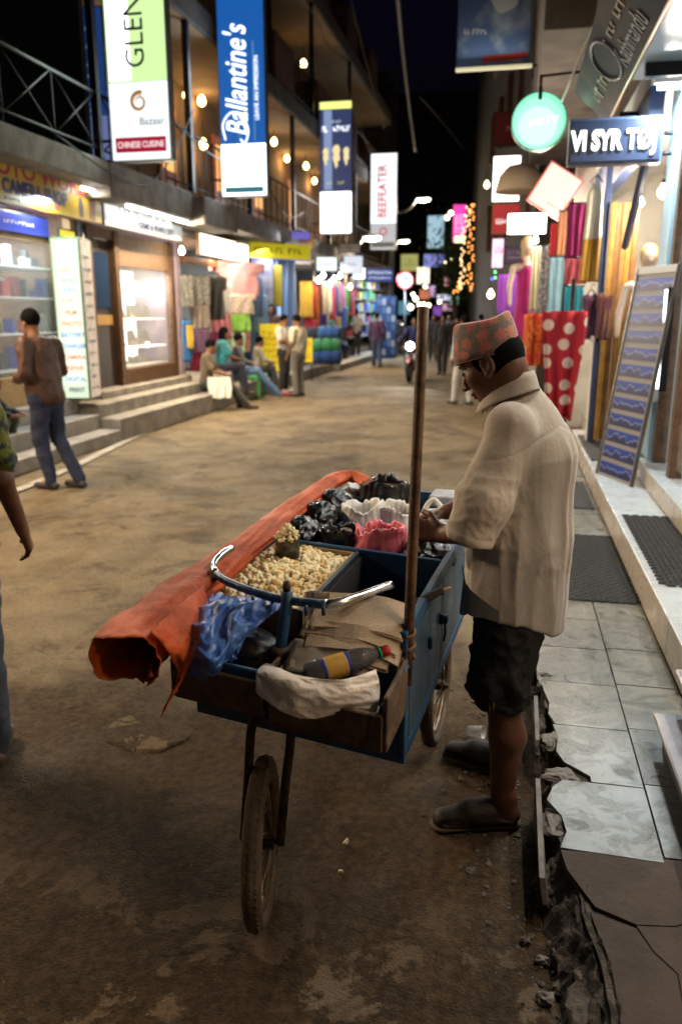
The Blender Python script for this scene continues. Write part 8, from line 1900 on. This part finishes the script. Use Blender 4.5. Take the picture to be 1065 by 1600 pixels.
fd0 = ay(426, 560, 19.2)
person('woman with long dark hair standing in the doorway behind the menu board', (fd0.x, 19.2, .35), R(190), shirt=(.10, .05, .04), trousers=(.04, .03, .03), vox=.02, hair='long', sleeve='none', h=.93)
p0 = gz(588, 573)
person('man in a purple jumper and jeans walking away down the street', p0, R(0), dict(knL=(-.10, .08, .48), anL=(-.11, .10, .08), toeL=(-.13, .26, .03), anR=(.11, -.06, .08), toeR=(.13, .1, .03)), shirt=(.05, .015, .075), tr_m=mat('mid_denim', (.05, .07, .13), .8), vox=.02, loose=1.08, h=1.03)
p1 = gz(556, 556, .2)
person('man in a white shirt standing at the blue shop with his back turned', (p1.x, p1.y, .2), R(20), shirt=(.60, .57, .52), trousers=(.04, .035, .03), vox=.02, sleeve='short', h=.98)
p2 = gz(541, 560, .2)
person('woman in a red top bending over goods by the blue shop', (p2.x - .15, p2.y, .2), R(-60), dict(chest=(0, .14, 1.18), neck=(0, .22, 1.34), head=(0, .30, 1.46)), shirt=(.42, .04, .03), trousers=(.06, .02, .02), vox=.022, h=.93, hair='long')
for k, (u, v, rz, sc, tc_, lab, nm) in enumerate(((722, 632, 40, (.55, .55, .56), (.55, .55, .55), 'pedestrian in white clothes passing behind the vendor head', 1), (690, 585, 170, (.02, .018, .016), (.025, .02, .018), 'pedestrian in dark clothes walking towards the vendor', 1), (748, 575, 10, (.45, .43, .42), (.05, .05, .06), 'pedestrian in a pale cap behind the patterned cap', 1))):
    g0 = gz(u, v); person(lab, (g0.x, g0.y, 0), R(rz), dict(knL=(-.1, .1, .48), anL=(-.1, .14, .08), toeL=(-.11, .30, .03), anR=(.1, -.1, .08), toeR=(.11, .06, .03)), shirt=sc, trousers=tc_, vox=.02, h=1.0)
for k, (u, Y, rz, sc) in enumerate(((676, 30, 180, (.03, .025, .05)), (700, 33, 160, (.02, .02, .02)), (712, 27, 20, (.08, .04, .03)), (617, 33, 30, (.04, .04, .05)), (690, 38, 190, (.10, .03, .03)), (655, 40, 170, (.03, .03, .06)))):
    g0 = ay(u, 560, Y); person(('dark figure far down the street beneath the bluish white sign', 'dark figure far down the street by the green sign', 'figure in brown standing beyond the dark pedestrian', 'figure beside the parked motorcycles', 'figure in dull red far down the street', 'figure far behind the motorcyclist')[k], (g0.x, Y, 0), R(rz), shirt=sc, trousers=(.03, .03, .04), vox=.028, group='distant pedestrians')

# ---- motorcycles
def motorcycle(label, loc, rz, lit, col=(.25, .02, .02)):
    t = thing('motorcycle', label, 'motorcycle', loc, rz, 'motorcycles on the street')       # local +Y is forward
    tm = mat('moto_tyre', (.02, .02, .02), .8); bm_ = mat('moto_paint_%d' % int(col[0] * 100), col, .3, coat=.5)
    for y0 in (.66, -.62):
        w = tube('wheel', [(0, y0 + .25 * math.cos(a), .30 + .25 * math.sin(a)) for a in [2 * PI * k / 28 for k in range(28)]], .05, tm, t, 10, closed=True)
        tube('rim', [(0, y0 + .19 * math.cos(a), .30 + .19 * math.sin(a)) for a in [2 * PI * k / 28 for k in range(28)]], .022, grey_metal, w, 6, closed=True)
        tube('hub', [(-.07, y0, .30), (.07, y0, .30)], .05, grey_metal, w, 10)
        for k in range(6): a = PI * k / 3; tube('spoke', [(0, y0, .30), (0, y0 + .19 * math.cos(a), .30 + .19 * math.sin(a))], .012, grey_metal, w, 5)
    for s in (-1, 1): tube('fork_leg', [(s * .09, .66, .30), (s * .10, .48, .88)], .026, grey_metal, t, 8)
    sdf('fuel_tank', [ell((0, .18, .86), (.15, .27, .13)), cone((0, .42, .84), (0, .0, .82), .09, .11)], .025, bm_, t)
    sdf('seat', [cone((0, -.10, .80), (0, -.62, .84), .11, .10, flat=((0, 0, 1), .5))], .025, mat('moto_seat', (.015, .015, .015), .6), t)
    sdf('engine', [ell((0, .08, .42), (.16, .22, .17)), cone((0, .2, .5), (0, .3, .66), .09, .08)], .03, mat('moto_engine', (.08, .08, .085), .4, metal=.7), t)
    sdf('front_fender', [cone((0, .90, .50), (0, .60, .60), .05, .06), cone((0, .60, .60), (0, .42, .54), .06, .04)], .025, bm_, t)
    tube('handlebar', arc_pts([(-.36, .30, 1.03), (-.22, .40, 1.04), (0, .46, .98), (.22, .40, 1.04), (.36, .30, 1.03)], 5), .016, black_iron, t, 8)
    for s in (-1, 1):
        m_ = tube('mirror_stalk', [(s * .24, .40, 1.04), (s * .32, .36, 1.22)], .008, black_iron, t, 6); sdf('mirror', [ell((s * .34, .36, 1.24), (.07, .03, .045))], .02, black_iron, m_)
        sdf('indicator', [ell((s * .17, .55, .90), (.035, .04, .03))], .015, mat('amber_lens', (.6, .2, .02), .3), t)
    tube('exhaust', [(.15, .1, .34), (.17, -.3, .30), (.18, -.8, .36)], [.03, .04, .05], chrome, t, 10)
    hl_ = sdf('headlight', [ell((0, .60, .92), (.115, .10, .115))], .02, black_iron, t)
    o = sdf('headlight_lens', [ell((0, .655, .92), (.10, .06, .10))], .018, emit('headlamp_on', (1, .93, .80), 40) if lit else mat('lens_off', (.4, .4, .4), .15), hl_)
    if lit: lamp('headlight_beam', 'SPOT', (0, .75, .92), 160, (1, .92, .78), t, rot=(R(83), 0, R(180) if False else 0), radius=.08).data.spot_size = R(70)
    return t
g0 = gz(642, 598)
mc = motorcycle('motorcycle with its headlight on riding towards the camera', g0 + Vector((0, .6, 0)), R(176), True)
seated('rider in a dark blue jacket on the oncoming motorcycle', (g0.x, g0.y + .85, .0), R(176), .80, .30, .20, .08, dict(anL=(-.2, .12, .34), anR=(.2, .12, .34), toeL=(-.21, .28, .30), toeR=(.21, .28, .30), wrL=(-.34, .55, 1.06), wrR=(.34, .55, 1.06), elL=(-.30, .28, 1.12), elR=(.30, .28, 1.12)), shirt=(.02, .03, .14), trousers=(.03, .03, .04), vox=.02)
g1 = gz(610, 556); mc2 = motorcycle('unlit motorcycle parked in front of the blue shop', (g1.x, g1.y, 0), R(120), False, (.03, .03, .04))
g2 = gz(622, 548); mc3 = motorcycle('unlit dark red motorcycle parked beyond the purple jumper', (g2.x, g2.y + 1.0, 0), R(130), False, (.18, .02, .02))

# ------------------------------------------------------------------ small things on the ground
bt_ = gz(896, 1566, .01); pen = tube('plastic_scrap', [bt_ + Vector((-.012, .02, .004)), bt_ + Vector((.008, -.02, .004))], [.004, .006], mat('scrap_blue', (.03, .10, .45), .4)); tag(pen, 'tiny blue plastic scrap lying among the rubble', 'litter')
cu = gz(742, 1143, .03); cup = thing('plastic_cup', 'crushed clear plastic cup lying behind the vendor foot', 'cup', cu); lathe('cup_shell', [(.022, -.03), (.028, .035), (.030, .037), (.027, .035), (.021, -.028)], mat('cup_clear', (.7, .7, .68), .15, alpha=.35), cup, 16, rot=(R(80), 0, R(70)))
q = random.Random(21); bm = bmesh.new()
for k in range(750):
    y = q.uniform(.9, 3.6) if q.random() < .8 else q.uniform(.9, 2.0); edge = (.62 - .36 * max(0, min(1, (y - .9) / 1.3))) if y < 2.2 else .17
    x = edge - .05 - abs(q.gauss(0, .11)); r = abs(q.gauss(0, .006)) + .0022
    mtx = Matrix.Translation((x, y, r * .25 - .004)) @ Matrix.Diagonal((q.uniform(.7, 1.3), q.uniform(.7, 1.3), q.uniform(.5, .9), 1)); bmesh.ops.create_icosphere(bm, subdivisions=1, radius=r, matrix=mtx)
for v in bm.verts: v.co += Vector((q.uniform(-.001, .001), q.uniform(-.001, .001), q.uniform(-.001, .001)))
gr = bmobj('gravel', bm, mat('grit', (.15, .12, .09), .95, col2=(.07, .055, .045), scale=40, bump=.5, bscale=80)); gr['kind'] = 'stuff'; gr['label'] = 'loose grit and pebbles along the broken kerb'
for k, (u, v, r, s) in enumerate(((875, 1548, .022, 1), (852, 1560, .018, 2), (820, 1470, .012, 3), (845, 1500, .014, 4), (867, 1520, .010, 5))):
    p = gz(u, v, .008); o = chunk('stone', p, r, (1.2, 1, .7), 80 + s, rubble_m if s % 2 else marble_m, None); tag(o, ('pale brick chip in the rubble nearest the blue scrap', 'grey stone beside the brick chip', 'small stone on the road below the marble slab', 'small pale stone in the gutter', 'smallest stone in the gutter')[k], 'stone')
